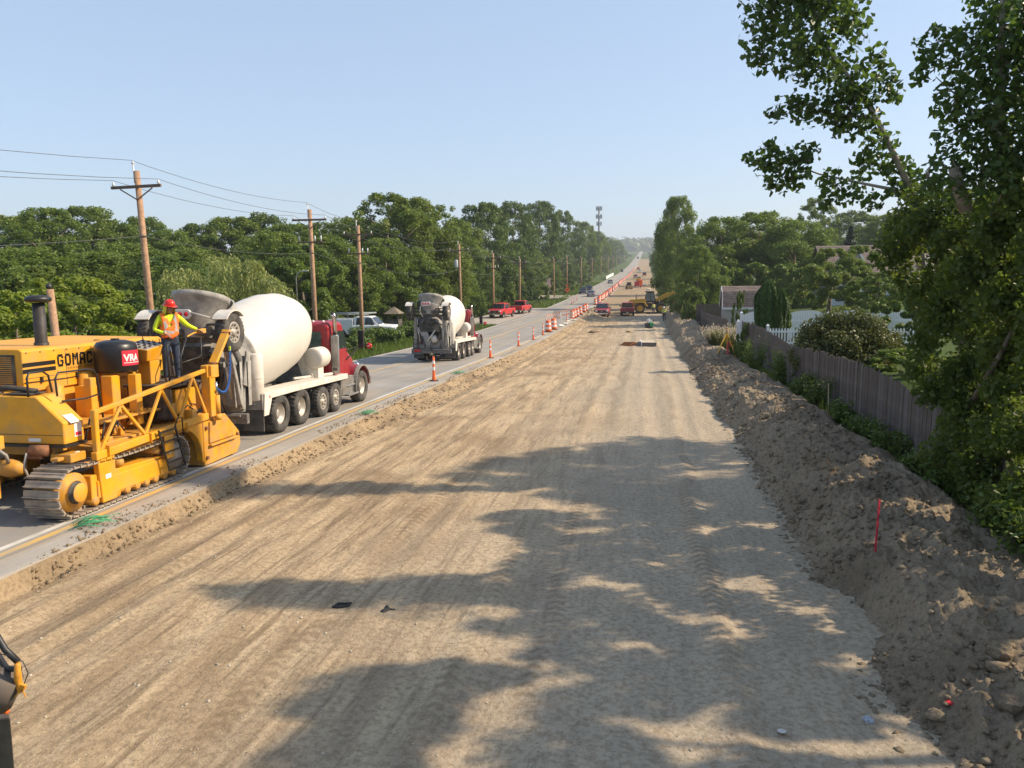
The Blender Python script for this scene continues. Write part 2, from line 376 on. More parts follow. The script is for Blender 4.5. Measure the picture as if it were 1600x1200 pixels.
def berm_z(X, Y):
    n1 = vnoise(Y*.22, 0*Y, 51)
    hc = (.30+.33*n1)*(1-.25*sstep(14, 24, Y))-.12*sstep(32, 37, Y)*(1-sstep(42.5, 44, Y))+.75*np.exp(-((Y-76)/6.)**2)+.7*np.exp(-((Y-95)/9.)**2)
    foot = 2.42+.24*fbm(Y*.35, 0*Y, 3, 52)+.16*fbm(Y*1.7, 0*Y, 4, 53)-.2*sstep(30, 60, Y)
    steep = 1.0+.75*(1-sstep(6, 9.5, Y))
    up = sstep(0, 1, (X-foot)/steep)**.85*.72+.28*sstep(0, 1, (X-foot)/2.1)
    back = sstep(4.5, 5.6, X)
    base = ZR(Y)-.36
    z = base+(hc+.36)*up
    z = z*(1-back)+back*(ZR(Y)+.06+.08*fbm(X*2, Y*1.2, 3, 55))
    a = sstep(-.1, .5, X-foot)
    rough = .50*(billow(X*.9, Y*.75, 2, 56)-.36)*(.35+.6*vnoise(Y*.3, X*.5, 57))+.27*(billow(X*2.4, Y*2.1, 3, 58)-.4)+.12*(billow(X*6.5, Y*6, 3, 59)-.4)+.05*(billow(X*17, Y*16, 2, 60)-.36)
    z = z+a*rough*(1-.75*back)
    # a slumped scoop in the near flank, under the red stake
    z = z-.33*np.exp(-(((X-2.75)/.33)**2+((Y-9.9)/.85)**2))
    return np.where(X < foot-.25, base-.12, z)
yv = yvals(4.2, 132, .032, .0042); xv = np.concatenate([np.linspace(1.9, 4.7, 105), np.linspace(4.75, 6.2, 26)])
X, Y = np.meshgrid(xv, yv)
link('earth_berm', grid_mesh('earth_berm', X, Y, berm_z(X, Y), BERMM), kind='structure')

# loose clods and pebbles: real lumps, nobody could count them
ico = bmesh.new(); bmesh.ops.create_icosphere(ico, subdivisions=1, radius=1); IV = np.array([v.co[:] for v in ico.verts]); IF = np.array([[v.index for v in f.verts] for f in ico.faces]); ico.free()
def lumps(name, xs_, ys_, zs_, rs_, mat, seed=1, flat=.7):
    g = np.random.default_rng(seed); n = len(xs_)
    jit = 1+1.05*(g.random((n, len(IV), 1))-.5)
    V = IV[None]*jit*rs_[:, None, None]*(1+.5*(g.random((n, 1, 3))-.5))
    V[:, :, 2] *= flat; V += np.stack([xs_, ys_, zs_], 1)[:, None]
    Fq = (IF[None]+np.arange(n)[:, None, None]*len(IV)).reshape(-1, 3)
    return link(name, mesh_np(name, V.reshape(-1, 3), Fq, mat), kind='stuff')
n = 8500; cy = 4.4+44*rng.random(n)**2.1; cx = 2.2+2.6*rng.random(n)**1.3; ft = rng.random(n) < .4; cx[ft] = 2.3+.28*rng.normal(size=ft.sum()); cr = .008+.026*rng.random(n)**2+.05*(rng.random(n) > .98)*rng.random(n)
near = cy < 9; cr[near] *= 1+.4*rng.random(near.sum())
lumps('clods', cx, cy, berm_z(cx, cy)+cr*.25, cr, BERMM, 3)
n = 1500; cy = 4.4+40*rng.random(n)**1.8; cx = -8.4+10.8*rng.random(n); cr = .006+.014*rng.random(n)**3
lumps('pebbles', cx, cy, dirt_z(cx, cy)+cr*.2, cr, M('pebble', (.42, .37, .29), .9, var=.35, scale=2), 5)
n = 2600; cy = 9+40*rng.random(n)**1.2; cx = -8.6+(.25+.85*sstep(13, 28, cy))*rng.random(n)**1.3; cr = .010+.05*rng.random(n)**3
lumps('bank_clods', cx, cy, dirt_z(cx, cy)+cr*.1, cr, BANKM, 6)
n = 2600; cy = 8+44*rng.random(n)**1.3; cx = -9.25+.66*rng.random(n)**.6; ok = vnoise(cx*2.5, cy*.7, 88)+.4*(cx+8.9) > .62; cx = cx[ok]; cy = cy[ok]; n = len(cx); cr = .006+.022*rng.random(n)**2.5
lumps('spilled_dirt', cx, cy, ZR(cy)+cr*.3, cr, BANKM, 7)

# ------------------------------------------------------------------ foliage
LEAF_A = leafmat('broadleaf_foliage', (.055, .10, .018), (.21, .28, .055), tint=(.19, .19, .04), trans=.38)
LEAF_D = leafmat('dark_foliage', (.042, .08, .02), (.15, .215, .05), tint=(.10, .11, .025), trans=.35)
LEAF_B = leafmat('bright_foliage', (.105, .165, .02), (.33, .39, .05), trans=.42)
LEAF_W = leafmat('willow_foliage', (.18, .22, .065), (.42, .45, .17))
LEAF_F = leafmat('distant_foliage', (.045, .08, .02), (.14, .20, .05), scale=.05)
LEAF_C = leafmat('cottonwood_foliage', (.032, .066, .018), (.11, .18, .042), trans=.45, rough=.35)
LEAF_V = leafmat('vine_foliage', (.028, .058, .013), (.15, .20, .04), tint=(.15, .15, .04), trans=.45, scale=1.1)
LEAF_S = leafmat('shrub_foliage', (.035, .055, .012), (.16, .17, .05), tint=(.2, .12, .05), trans=.25, scale=1.2)
LEAF_T = leafmat('thuja_foliage', (.02, .06, .008), (.06, .14, .015), trans=.2)
LEAF_K = leafmat('weed_foliage', (.045, .085, .016), (.16, .23, .045))
BARK = M('bark', (.17, .135, .10), .9, var=.35, scale=6, bmp=.6, bs=14)
BARKP = M('pale_bark', (.30, .25, .19), .9, var=.3, scale=6, bmp=.5, bs=14)

def leaves(cen, nrm, size, g, aspect=.62, kite=False, droop=None):
    """one four-sided leaf per centre; nrm gives the way it faces"""
    n = len(cen); nrm = nrm/np.maximum(1e-6, np.linalg.norm(nrm, axis=1, keepdims=True))
    t = g.normal(size=(n, 3)) if droop is None else droop+.25*g.normal(size=(n, 3))
    t = t-nrm*(t*nrm).sum(1, keepdims=True); t /= np.maximum(1e-6, np.linalg.norm(t, axis=1, keepdims=True)); b = np.cross(nrm, t)
    L = np.asarray(size)[:, None]*.5; W = L*aspect; q = -.35 if kite else 0.
    V = np.stack([cen-t*L, cen+b*W+t*L*q+nrm*L*.12, cen+t*L, cen-b*W+t*L*q+nrm*L*.12], 1)
    return V.reshape(-1, 3)
def leafmesh(name, V, mat):
    return mesh_np(name, V, np.arange(len(V)).reshape(-1, 4), mat)
def sph(g, n):
    d = g.normal(size=(n, 3)); return d/np.linalg.norm(d, axis=1, keepdims=True)
def clump_leaves(g, cen, rad, nl, size, flat=.7, up=.35, shell=.55, aspect=.62, kite=False):
    """leaves spread over the outer shell of many clumps"""
    cen = np.asarray(cen, float); rad = np.asarray(rad, float); p = rad**2; p /= p.sum()
    k = g.choice(len(cen), nl, p=p); d = sph(g, nl); d[:, 2] += .15
    rr = rad[k]*(shell+(1-shell)*g.random(nl)**.6)
    pos = cen[k]+d*rr[:, None]*np.array([1, 1, flat])
    nrm = d*.8+np.array([0, 0, up])+.75*g.normal(size=(nl, 3))
    return leaves(pos, nrm, size*(.6+.8*g.random(nl)), g, aspect, kite)
def crown_clumps(g, H, R, base, n, env=lambda t: (t**.45)*((1-t)**.55)*1.75, rr=(.10, .19)):
    t = np.minimum(g.random(n)**.8, .97); a = g.random(n)*2*math.pi; e = np.clip(env(t), .2, 1.1)
    lob = 1+.16*np.sin(3*a+t*5)+.12*np.sin(5*a-t*7)
    rad = R*(rr[0]+(rr[1]-rr[0])*g.random(n))*(.6+.5*e)
    r = np.maximum(0, e*R*lob-rad*.6)*(.45+.55*g.random(n)**.5)
    return np.stack([r*np.cos(a), r*np.sin(a), H*(base+(1-base)*t)-rad*.9+.1*R*e], 1), rad
def trunk_mesh(name, H, r0, lean=0., limbs=5, seed=0, mat=None, base=.3, R=3.):
    g = np.random.default_rng(seed); m = MB(); pts = [(lean*t*H+.12*math.sin(3*t+seed), .1*math.sin(4*t+seed*2), H*t-.3) for t in (0, .12, .3, .5, .7, .9)]
    m.tube(pts, [r0*1.25, r0, r0*.85, r0*.62, r0*.36, r0*.1], 8)
    for k in range(limbs):
        t = base+.5*g.random(); a = g.random()*6.28; p = Vector((lean*t*H, 0, H*t-.3)); L = R*(.5+.4*g.random())
        q = p+Vector((math.cos(a)*L*.5, math.sin(a)*L*.5, L*.35)); e = p+Vector((math.cos(a)*L, math.sin(a)*L, L*.85))
        m.tube([p, q, e], [r0*.4, r0*.24, r0*.06], 6)
    return m.mesh(name, mat or BARK)
def tree_proto(seed, H, R, base, ncl, nl, size, mat, name='crown', **kw):
    g = np.random.default_rng(seed); c, r = crown_clumps(g, H, R, base, ncl, **kw)
    return leafmesh(name, clump_leaves(g, c, r, nl, size, flat=.85, up=.4, shell=.25), mat), trunk_mesh('trunk', H*.92, H*.018+.05, .01, 6, seed, BARK, base+.1, R*.8)
PROTO = {}
def add_tree(kind, x, y, h, rw, label, group=None, name='tree', rz=None, dz=-.25, cat='tree'):
    """kind: key of PROTO -> (crown mesh, trunk mesh, H, R)"""
    cm, tm, H, R = PROTO[kind]
    z = float(terrain_h(np.array([x]), np.array([float(y)]))[0])+dz
    o = empty(name, label, cat, (x, y, z), random.random()*6.28 if rz is None else rz, group)
    o.scale = (rw/R, rw/R, h/H)
    if tm: link('trunk', tm, o)
    link('crown', cm, o); return o
DOME = lambda t: np.sqrt(np.clip(1-(2*np.clip(t, 0, 1)-.85)**2/1.35, 0, 1))
for k in range(4):
    PROTO['broad%d' % k] = (*tree_proto(100+k, 14, 5, .08, 210+20*k, 32000, .25, LEAF_A, env=DOME), 14, 5)
for k in range(2):
    PROTO['dark%d' % k] = (*tree_proto(120+k, 14, 5, .05, 220, 30000, .26, LEAF_D, env=DOME), 14, 5)
for k in range(2):
    PROTO['loose%d' % k] = (*tree_proto(140+k, 16, 4.5, .22, 150, 22000, .24, LEAF_A, rr=(.09, .17), env=DOME), 16, 4.5)
PROTO['bright0'] = (*tree_proto(160, 7, 3.4, .02, 60, 22000, .21, LEAF_B, env=DOME), 7, 3.4)
PROTO['fine0'] = (*tree_proto(161, 8, 3.2, .12, 75, 26000, .19, LEAF_A, env=DOME), 8, 3.2)
for k in range(2):
    PROTO['bush%d' % k] = (tree_proto(170+k, 3, 2.2, 0., 30, 6500, .24, LEAF_A if k else LEAF_K, name='foliage', env=DOME)[0], None, 3, 2.2)
# weeping willow: hanging streamers of thin leaves
g = np.random.default_rng(180); c, r = crown_clumps(g, 9, 4.2, .35, 42, env=DOME); VV = []
for k in range(620):
    i = g.integers(len(c)); d = sph(g, 1)[0]; d[2] = abs(d[2]); p0 = c[i]+d*r[i]; L = 1.2+2.6*g.random(); nn = int(L*11)
    t = np.linspace(0, 1, nn)[:, None]; out = np.array([d[0], d[1], 0])*.5
    pos = p0+out*t**.6*1.1+np.array([0, 0, -1])*L*t**1.3+.05*g.normal(size=(nn, 3)); pos[:, 2] = np.maximum(.2, pos[:, 2])
    VV.append(leaves(pos, g.normal(size=(nn, 3))+np.array([d[0], d[1], .3]), .30*(.7+.6*g.random(nn)), g, .26, droop=np.array([0, 0, -1.])))
VV.append(clump_leaves(g, c, r*.8, 2500, .22))
PROTO['willow'] = (leafmesh('crown', np.concatenate(VV), LEAF_W), trunk_mesh('trunk', 7, .32, .02, 6, 3, BARK, .3, 3), 9, 4.2)
# conifer far off
g = np.random.default_rng(190); tt = g.random(5000)**.7; a = g.random(5000)*6.28; rr = (1-tt)*2.2*(.3+.7*g.random(5000)**.5)*(.75+.25*np.sin(tt*60))
PROTO['conifer'] = (leafmesh('crown', leaves(np.stack([rr*np.cos(a), rr*np.sin(a), .6+tt*9], 1), np.stack([np.cos(a), np.sin(a), .8+0*a], 1)+.4*g.normal(size=(5000, 3)), .3+.2*g.random(5000), g), leafmat('spruce_foliage', (.02, .045, .03), (.06, .10, .075))), trunk_mesh('trunk', 9, .16, 0, 0, 1), 10, 2.2)

n = 3200; cy = 11+36*rng.random(n)**1.1; cx = 2.35+2.2*rng.random(n)**1.4; cr = .02+.055*rng.random(n)**2
lumps('berm_chunks', cx, cy, berm_z(cx, cy)+cr*.05, cr, BERMM, 8, .8)
def by(px):
    for lim, nm in ((0, 'beyond the left edge'), (50, 'at the left edge'), (95, 'above the exhaust stack'), (125, 'above the lettering on the yellow machine'), (165, 'above the black tank'), (200, 'just left of the nearest tall pole'), (238, 'behind the nearest tall pole'), (262, 'just right of the nearest tall pole'), (280, 'above the operator in the red hat'), (300, 'above the grey mixer hopper'), (330, 'just left of the willow'), (385, 'above the nearer drum'), (420, 'above the front of the nearer drum'), (440, 'above the nearer mixer at its white tank'), (462, 'at the street lamp'), (480, 'just left of the second pole'), (506, 'behind the second pole and the red cab'), (530, 'between the second and third poles'), (560, 'behind the third pole'), (590, 'above the white service truck'), (615, 'above the gazebo'), (645, 'above the back of the farther mixer'), (665, 'above the drum of the farther mixer'), (690, 'above the red cab of the farther mixer'), (708, 'just left of the transformer pole'), (725, 'behind the transformer pole'), (745, 'between transformer pole and red pickups'), (762, 'left of the red pickups'), (780, 'behind the pole by the red pickups'), (795, 'above the first red pickup'), (815, 'above the second red pickup'), (835, 'above the white arched door'), (848, 'right of the white arched door'), (866, 'at the end of the grass strip'), (882, 'above the orange diamond sign'), (895, 'right of the orange diamond sign'), (910, 'above the dark suv'), (920, 'above the grey sedan'), (934, 'just left of the cell tower'), (940, 'at the foot of the cell tower'), (950, 'just right of the cell tower'), (966, 'above the white barrier panel'), (2000, 'where the woods meet the far hill')):
        if px <= lim: return nm
GRP = 'trees in the woods left of the road'
def belt(px, pt, Y, kind, rw, label, group=None, name='tree'):
    q = P(px, pt, Y)
    while -q.x-22.6 < rw*.92: Y *= 1.04; q = P(px, pt, Y)
    z0 = float(terrain_h(np.array([q.x]), np.array([float(Y)]))[0])
    return add_tree(kind, q.x, Y, (q.z-z0)*1.04, rw, label, group, name)
back = [(18, 338, 78, 'broad0', 6.5), (72, 326, 72, 'loose0', 5), (132, 324, 84, 'broad1', 6.5), (178, 344, 86, 'dark0', 5), (222, 340, 95, 'broad2', 5.5), (268, 360, 92, 'broad3', 6), (312, 350, 96, 'dark1', 5),
        (362, 340, 100, 'broad0', 6.5), (410, 332, 104, 'dark0', 6), (452, 350, 92, 'broad1', 6), (502, 348, 88, 'loose1', 5), (550, 340, 96, 'broad2', 6), (604, 304, 90, 'loose0', 5.5), (640, 310, 96, 'broad3', 6), (682, 322, 102, 'loose1', 5),
        (716, 348, 128, 'broad0', 6), (752, 318, 134, 'dark1', 7), (800, 315, 150, 'dark0', 7.5), (842, 316, 178, 'dark1', 8), (880, 330, 214, 'dark0', 8), (912, 348, 270, 'broad1', 8.5), (932, 362, 350, 'broad2', 9), (946, 371, 440, 'dark1', 11), (962, 376, 560, 'broad0', 13)]
for i, (px, pt, Y, kd, rw) in enumerate(back):
    belt(px, pt, Y, kd, rw, {'b': 'tall round-topped tree in the back row, ' + by(px) , 'l': 'tall loose-crowned tree in the back row, ' + by(px) , 'd': 'tall dark green tree in the back row, ' + by(px) }[kd[0]], GRP)
mid = [(-30, 400, 44, 'broad1', 4.5), (30, 385, 50, 'broad2', 5), (62, 412, 40, 'fine0', 3.6), (150, 392, 52, 'broad3', 4.6), (205, 380, 58, 'broad0', 4.8), (252, 396, 50, 'dark0', 4), (290, 388, 62, 'broad1', 4.5),
       (430, 362, 70, 'broad2', 4.6), (468, 380, 66, 'fine0', 4), (510, 370, 76, 'broad3', 4.8), (556, 392, 80, 'broad0', 4.4), (600, 372, 84, 'broad1', 5), (640, 392, 88, 'fine0', 4.6), (676, 372, 94, 'broad2', 5), (704, 404, 102, 'broad3', 4.4),
       (736, 388, 120, 'dark0', 5), (772, 400, 130, 'broad0', 4.6), (800, 380, 142, 'dark1', 5.5), (830, 392, 160, 'broad1', 5), (852, 404, 178, 'broad2', 5), (876, 388, 205, 'dark0', 6), (898, 398, 240, 'broad3', 6), (916, 402, 290, 'broad0', 7), (932, 404, 350, 'broad1', 8), (948, 402, 430, 'broad2', 9), (962, 400, 540, 'broad3', 11), (975, 396, 720, 'broad1', 14)]
for i, (px, pt, Y, kd, rw) in enumerate(mid):
    belt(px, pt, Y, kd, rw, {'b': 'bushy mid-green tree in the front row, ' + by(px) , 'f': 'fine-leaved tree in the front row, ' + by(px) , 'd': 'dark bushy tree in the front row, ' + by(px) }[kd[0]], GRP)
belt(112, 428, 31, 'bright0', 3.0, 'bright yellow-green leafy tree behind the yellow paving machine')
belt(20, 448, 27, 'bright0', 2.6, 'low bright green tree at the left edge, behind the exhaust stack')
belt(340, 398, 47, 'willow', 4.0, 'pale green weeping willow above the white drum of the nearer mixer truck', name='willow_tree')
low = [(-20, 470, 33), (40, 475, 36), (150, 470, 40), (205, 455, 44), (250, 470, 40), (290, 462, 50), (420, 452, 62), (470, 462, 70), (520, 455, 78), (575, 462, 84), (640, 452, 96), (680, 448, 100), (706, 455, 108), (738, 452, 118), (752, 470, 112), (788, 452, 136), (824, 452, 152), (846, 446, 170), (872, 440, 200), (890, 436, 228), (902, 432, 262), (914, 428, 300)]
for i, (px, pt, Y) in enumerate(low):
    q = P(px, pt, Y); h = q.z-float(ZR(Y))+.6
    add_tree('bush%d' % (i % 2), q.x, Y, h, h*.75, 'leafy bush at the foot of the woods, ' + by(px), 'bushes at the foot of the left woods', 'bush', cat='bush')

# right of the works
def rt(px, pt, Y, kind, rw, label, **kw):
    q = P(px, pt, Y); z0 = float(terrain_h(np.array([q.x]), np.array([float(Y)]))[0])
    return add_tree(kind, q.x, Y, (q.z-z0+.2)*1.03, rw, label, **kw)
rt(1061, 308, 131, 'broad3', 4.0, 'tall loose-crowned tree nearest the dirt road on the right, behind the loader')
rt(1050, 350, 150, 'broad1', 3.2, 'bushy tree whose crown overhangs the loader boom')
rt(1090, 385, 92, 'broad1', 3.0, 'dark leafy tree low behind the dirt mound on the right')
rt(1128, 340, 108, 'broad2', 5.8, 'broad round tree behind the shed, leftmost of the big three there')
rt(1188, 333, 112, 'broad0', 6.6, 'broad round tree rising right behind the shed roof')
rt(1242, 346, 106, 'broad2', 5.8, 'broad round tree between the shed and the house roof')
rt(1302, 388, 70, 'fine0', 3.3, 'compact round green tree in front of the house with the brown roof')
rt(1276, 310, 150, 'loose1', 4.2, 'thin airy tree standing above the house roof ridge')
rt(1210, 328, 190, 'conifer', 3.2, 'small dark conifer top poking over the round trees')
rt(1330, 352, 120, 'conifer', 3.6, 'bluish conifer beside the house gable')
rt(1335, 330, 170, 'dark0', 8, 'dark round tree far behind the house, right of the airy tree')
rt(1400, 335, 150, 'broad1', 8, 'round tree far behind the house, farthest right')
rt(1345, 384, 78, 'fine0', 3.0, 'leafy yard tree in front of the house roof, touching the compact round tree')
for px, pt, Y, wh in ((1118, 415, 96, 'left of the shed roof'), (1150, 420, 98, 'over the left half of the shed roof'), (1185, 412, 97, 'over the right end of the shed roof'), (1225, 415, 96, 'above the thujas'), (1258, 420, 90, 'left of the compact round tree')): rt(px, pt, Y, 'bush1', 2.8, 'dark bush under the broad round trees, ' + wh, group='bushes under the round trees', name='bush', cat='bush')
rt(1375, 425, 62, 'fine0', 2.2, 'leafy yard tree hiding the pale house wall, right of the compact round tree')
rt(1404, 545, 25.5, 'bush1', 1.3, 'dark leafy bush right of the big shrub, just behind the boards', name='bush', cat='bush')
rt(1420, 440, 52, 'bush1', 2.4, 'leafy yard bush seen through the gap above the big shrub')
rt(1398, 470, 44, 'bush0', 1.8, 'leafy yard bush close behind the big shrub, on its right')
rt(1085, 452, 84, 'bush1', 2.0, 'dark green bush beside the end of the brown fence', name='bush', cat='bush')
rt(1062, 460, 104, 'bush1', 2.0, 'dark bush behind the worker in the white hard hat', name='bush', cat='bush')
rt(1158, 455, 62, 'bush0', .62, 'small upright green shrub in front of the shed roof', name='shrub', cat='shrub')
rt(1222, 486, 43.6, 'bush0', 1.0, 'light green shrub against the white picket fence beside the thuja', name='shrub', cat='shrub')
rt(1170, 505, 44.5, 'bush0', .7, 'low green shrub in the corner where the white fence meets the brown fence', name='shrub', cat='shrub')
for k, (px, pt, Y, kd, rw) in enumerate([(1056, 368, 190, 'broad0', 5.5), (1048, 376, 260, 'broad2', 6), (1042, 382, 360, 'dark0', 7), (1036, 386, 520, 'broad1', 8)]):
    rt(px, pt, Y, kd, rw, 'roadside tree farther up the hill on the right, partly hidden by the nearer trees', group='trees up the hill on the right')

# far woods: one mass of crowns along both sides and over the hill
g = np.random.default_rng(55); cen = []; rad = []
def woods(n, fx, fy, h0, h1, r0, r1):
    for _ in range(n):
        y = fy(g.random()); x = fx(g.random(), y); R = r0+(r1-r0)*g.random(); H = h0+(h1-h0)*g.random()
        z = float(terrain_h(np.array([x]), np.array([y]))[0])
        for t in (.35, .75): cen.append((x+R*.3*g.normal(), y+R*.3*g.normal(), z+H*t)); rad.append(R*(1.1-.3*t))
woods(150, lambda u, y: -46-u*60, lambda u: 110+u*330, 10, 15, 4, 6)
woods(200, lambda u, y: -44-u*(60+y*.05), lambda u: 420+u*1300, 11, 18, 6, 9)
woods(120, lambda u, y: 26+u*70, lambda u: 200+u*500, 9, 13, 4, 6)
woods(150, lambda u, y: 16+u*90, lambda u: 600+u*1200, 11, 16, 6, 9)
woods(110, lambda u, y: -120-u*320, lambda u: 80+u*700, 12, 17, 6, 9)
woods(60, lambda u, y: 90+u*220, lambda u: 120+u*500, 10, 15, 5, 8)
woods(330, lambda u, y: -700+u*1200, lambda u: 2000+u*1500, 14, 24, 18, 40)
cen = np.array(cen); rad = np.array(rad)
nl = 120000; p = rad**1.2; p /= p.sum(); k = g.choice(len(cen), nl, p=p); d = sph(g, nl); pos = cen[k]+d*(rad[k]*(.7+.35*g.random(nl)))[:, None]*np.array([1, 1, .85])
link('far_woods', leafmesh('far_woods', leaves(pos, d+np.array([0, 0, .3])+.5*g.normal(size=(nl, 3)), rad[k]*.36*(.7+.6*g.random(nl)), g, .8), LEAF_F), kind='stuff')

# grass and weeds on the left verge, weeds along the fence
def blades(name, x, y, z, h, mat, g, wd=.05, lean=.35):
    n = len(x); a = g.random(n)*6.28; dx = np.cos(a); dy = np.sin(a); l = lean*g.random(n)*h; b = g.random(n)*6.28
    V = np.stack([np.stack([x-dx*wd, y-dy*wd, z-.02], 1), np.stack([x+dx*wd, y+dy*wd, z-.02], 1), np.stack([x+dx*wd*.35+np.cos(b)*l, y+dy*wd*.35+np.sin(b)*l, z+h], 1), np.stack([x-dx*wd*.35+np.cos(b)*l, y-dy*wd*.35+np.sin(b)*l, z+h*.97], 1)], 1)
    return link(name, leafmesh(name, V.reshape(-1, 3), mat), kind='stuff')
n = 26000; y = 20+120*g.random(n)**1.3; x = -17.1-6*g.random(n)**1.2
ok = ~((y > 88) & (y < 134)); x, y = x[ok], y[ok]
blades('roadside_grass', x, y, terrain_h(x, y), (.15+.35*g.random(len(x)))*(.6+.7*sstep(17.3, 19, -x)), LEAF_K, g, .03)
n = 3000; y = 140+160*g.random(n); x = -17.1-7*g.random(n)
blades('far_roadside_grass', x, y, terrain_h(x, y), .25+.4*g.random(n), LEAF_K, g, .09)
# ------------------------------------------------------------------ right side: fences, shed, house, near trees
def PX(px, py, X):
    a = P(px, py, 10.); d = Vector((a.x, a.y, a.z-CAMZ)); d *= X/d.x; return Vector((d.x, d.y, d.z+CAMZ))
OLDW = M('weathered_wood', (.105, .083, .068), .9, var=.4, scale=5, bmp=.3, bs=25)
OLDW2 = M('pale_weathered_wood', (.135, .118, .106), .9, var=.3, scale=5, bmp=.3, bs=25)
fen = empty('wooden_fence', 'old grey-brown board fence running along the top of the earth berm', 'fence', (5.6, 28, float(ZR(28))))
tops = [PX(a, b, 5.6) for a, b in ((1157, 500), (1190, 513), (1227, 531), (1240, 541), (1275, 547), (1310, 557), (1340, 568), (1380, 585), (1420, 606), (1450, 622), (1500, 655), (1560, 700), (1600, 735), (1680, 800))][::-1]
ty = [t.y for t in tops]; tz = [t.z for t in tops]
pm = MB(); pm.prism([(-.058, 0), (.058, 0), (.058, .985), (.035, 1), (-.035, 1), (-.058, .985)], 'x', -.009, .009); pme = [pm.mesh('plank', OLDW), pm.mesh('plank', OLDW2)]
yy = ty[0]; k = 0
inv = fen.matrix_world.inverted()
while yy < ty[-1] and k < 298:
    zt = float(np.interp(yy, ty, tz))+random.gauss(0, .03)-.05*(random.random() < .12); zb = float(ZR(yy))-.1; xx = 5.6+.10*math.sin(yy*.35)+random.uniform(-.006, .006)
    o = link('plank', pme[random.random() < .18], fen)
    ln = random.gauss(0, .012)+(.10 if 11.5 < yy < 15 else 0)
    o.matrix_local = inv @ Matrix.Translation((xx, yy, zb)) @ Matrix.Rotation(ln, 4, 'X') @ Matrix.Rotation(random.gauss(0, .05), 4, 'Z') @ Matrix.Diagonal((1, random.uniform(.9, 1.06), zt-zb, 1))
    yy += .128; k += 1
for dz in (.35, 1.15):
    m = MB(); ys = np.arange(ty[0], ty[-1], 2.4)
    for a, c in zip(ys[:-1], ys[1:]): m.bar((5.66+.10*math.sin(a*.35)-5.6, a-28, float(ZR(a))+dz-float(ZR(28))), (5.66+.10*math.sin(c*.35)-5.6, c-28, float(ZR(c))+dz-float(ZR(28))), .04, .09)
    m.build('rail', OLDW, fen)
for y in np.arange(ty[0]+1, ty[-1], 2.4):
    m = MB(); m.box(.13+.10*math.sin(y*.35)-.0, .22+.10*math.sin(y*.35), y-28, y-27.91, float(ZR(y)-ZR(28))-.3, float(ZR(y)-ZR(28))+1.45); m.build('post', OLDW, fen)
def board_fence(name, label, x0, y0, x1, y1, h0, h1, n, base):
    o = empty(name, label, 'fence', (x0, y0, float(ZR(y0))+base)); L = math.hypot(x1-x0, y1-y0); ux, uy = (x1-x0)/L, (y1-y0)/L
    m = MB(); m.prism([(-L/n*.46, 0), (L/n*.46, 0), (L/n*.46, 1), (-L/n*.46, 1)], 'x', -.012, .012); me = m.mesh('plank', OLDW)
    for k in range(n):
        t = (k+.5)/n; c = link('plank', me, o); c.location = (ux*L*t, uy*L*t, float(ZR(y0+(y1-y0)*t)-ZR(y0))); c.rotation_euler = (0, 0, math.atan2(uy, ux)-math.pi/2+random.gauss(0, .03)); c.scale = (1, 1, (h0+(h1-h0)*t)*random.uniform(.97, 1.03))
    m = MB(); m.bar((0, .04, .5), (ux*L, uy*L+.04, .5+float(ZR(y1)-ZR(y0))), .05, .09); m.build('rail', OLDW, o)
    return o
board_fence('wooden_fence', 'dark board fence standing behind the gambrel shed', 4.9, 78.2, 13.8, 78.2, 1.7, 1.7, 44, .9)
board_fence('wooden_fence', 'dark board fence running away from the tall plume grass toward the shed', 5.5, 54, 5.3, 84, 1.7, 1.6, 110, .35)

VINYL = M('white_vinyl', (.80, .80, .79), .45, var=.03)
def picket_fence(label, x0, x1, Y, base, h, gap, scallop, step=2.4):
    z0 = float(ZR(Y)); o = empty('picket_fence', label, 'fence', (x0, Y, z0+base)); n = int(round((x1-x0)/step)); st = (x1-x0)/n; r = math.atan2(0, 1)
    for k in range(n+1):
        zz = float(YARD(x0+st*k, Y))-base if k else 0
        m = MB(); m.box(k*st-.065, k*st+.065, -.065, .065, -.2, h+.14); m.box(k*st-.085, k*st+.085, -.085, .085, h+.14, h+.17); m.loft([[(k*st+sx*.08, sy*.08, h+.17) for sx, sy in ((-1, -1), (1, -1), (1, 1), (-1, 1))], [(k*st+sx*.01, sy*.01, h+.25) for sx, sy in ((-1, -1), (1, -1), (1, 1), (-1, 1))]]); m.build('post', VINYL, o)
    for k in range(n):
        m = MB(); x = k*st+.09
        while x < (k+1)*st-.07:
            t = (x-k*st)/st; hh = h-scallop*(1-(2*t-1)**2) if scallop > 0 else h+scallop*((2*t-1)**2-1)
            m.box(x, x+.075, -.012, .012, .05, hh); m.loft([[(x, -.012, hh), (x+.075, -.012, hh), (x+.075, .012, hh), (x, .012, hh)], [(x+.03, -.012, hh+.04), (x+.045, -.012, hh+.04), (x+.045, .012, hh+.04), (x+.03, .012, hh+.04)]]); x += .075+gap
        m.build('pickets', VINYL, o, kind='stuff')
        for zz in (.18, h*.80):
            m = MB(); m.box(k*st+.066, (k+1)*st-.066, -.03, .03, zz, zz+.09); m.build('rail', VINYL, o)
    return o
picket_fence('tall white picket fence with close-set pickets behind the thuja', 5.5, 17.5, 46.5, .75, 1.75, .015, -.28)
picket_fence('lower white picket fence with open gaps, in front of the tall white one', 6.2, 13.4, 41.2, 1.0, .95, .07, 0., 1.8)
picket_fence('white picket fence glimpsed through the leaves right of the big shrub', 12.2, 20, 30, 1.2, 1.15, .07, 0., 1.95)
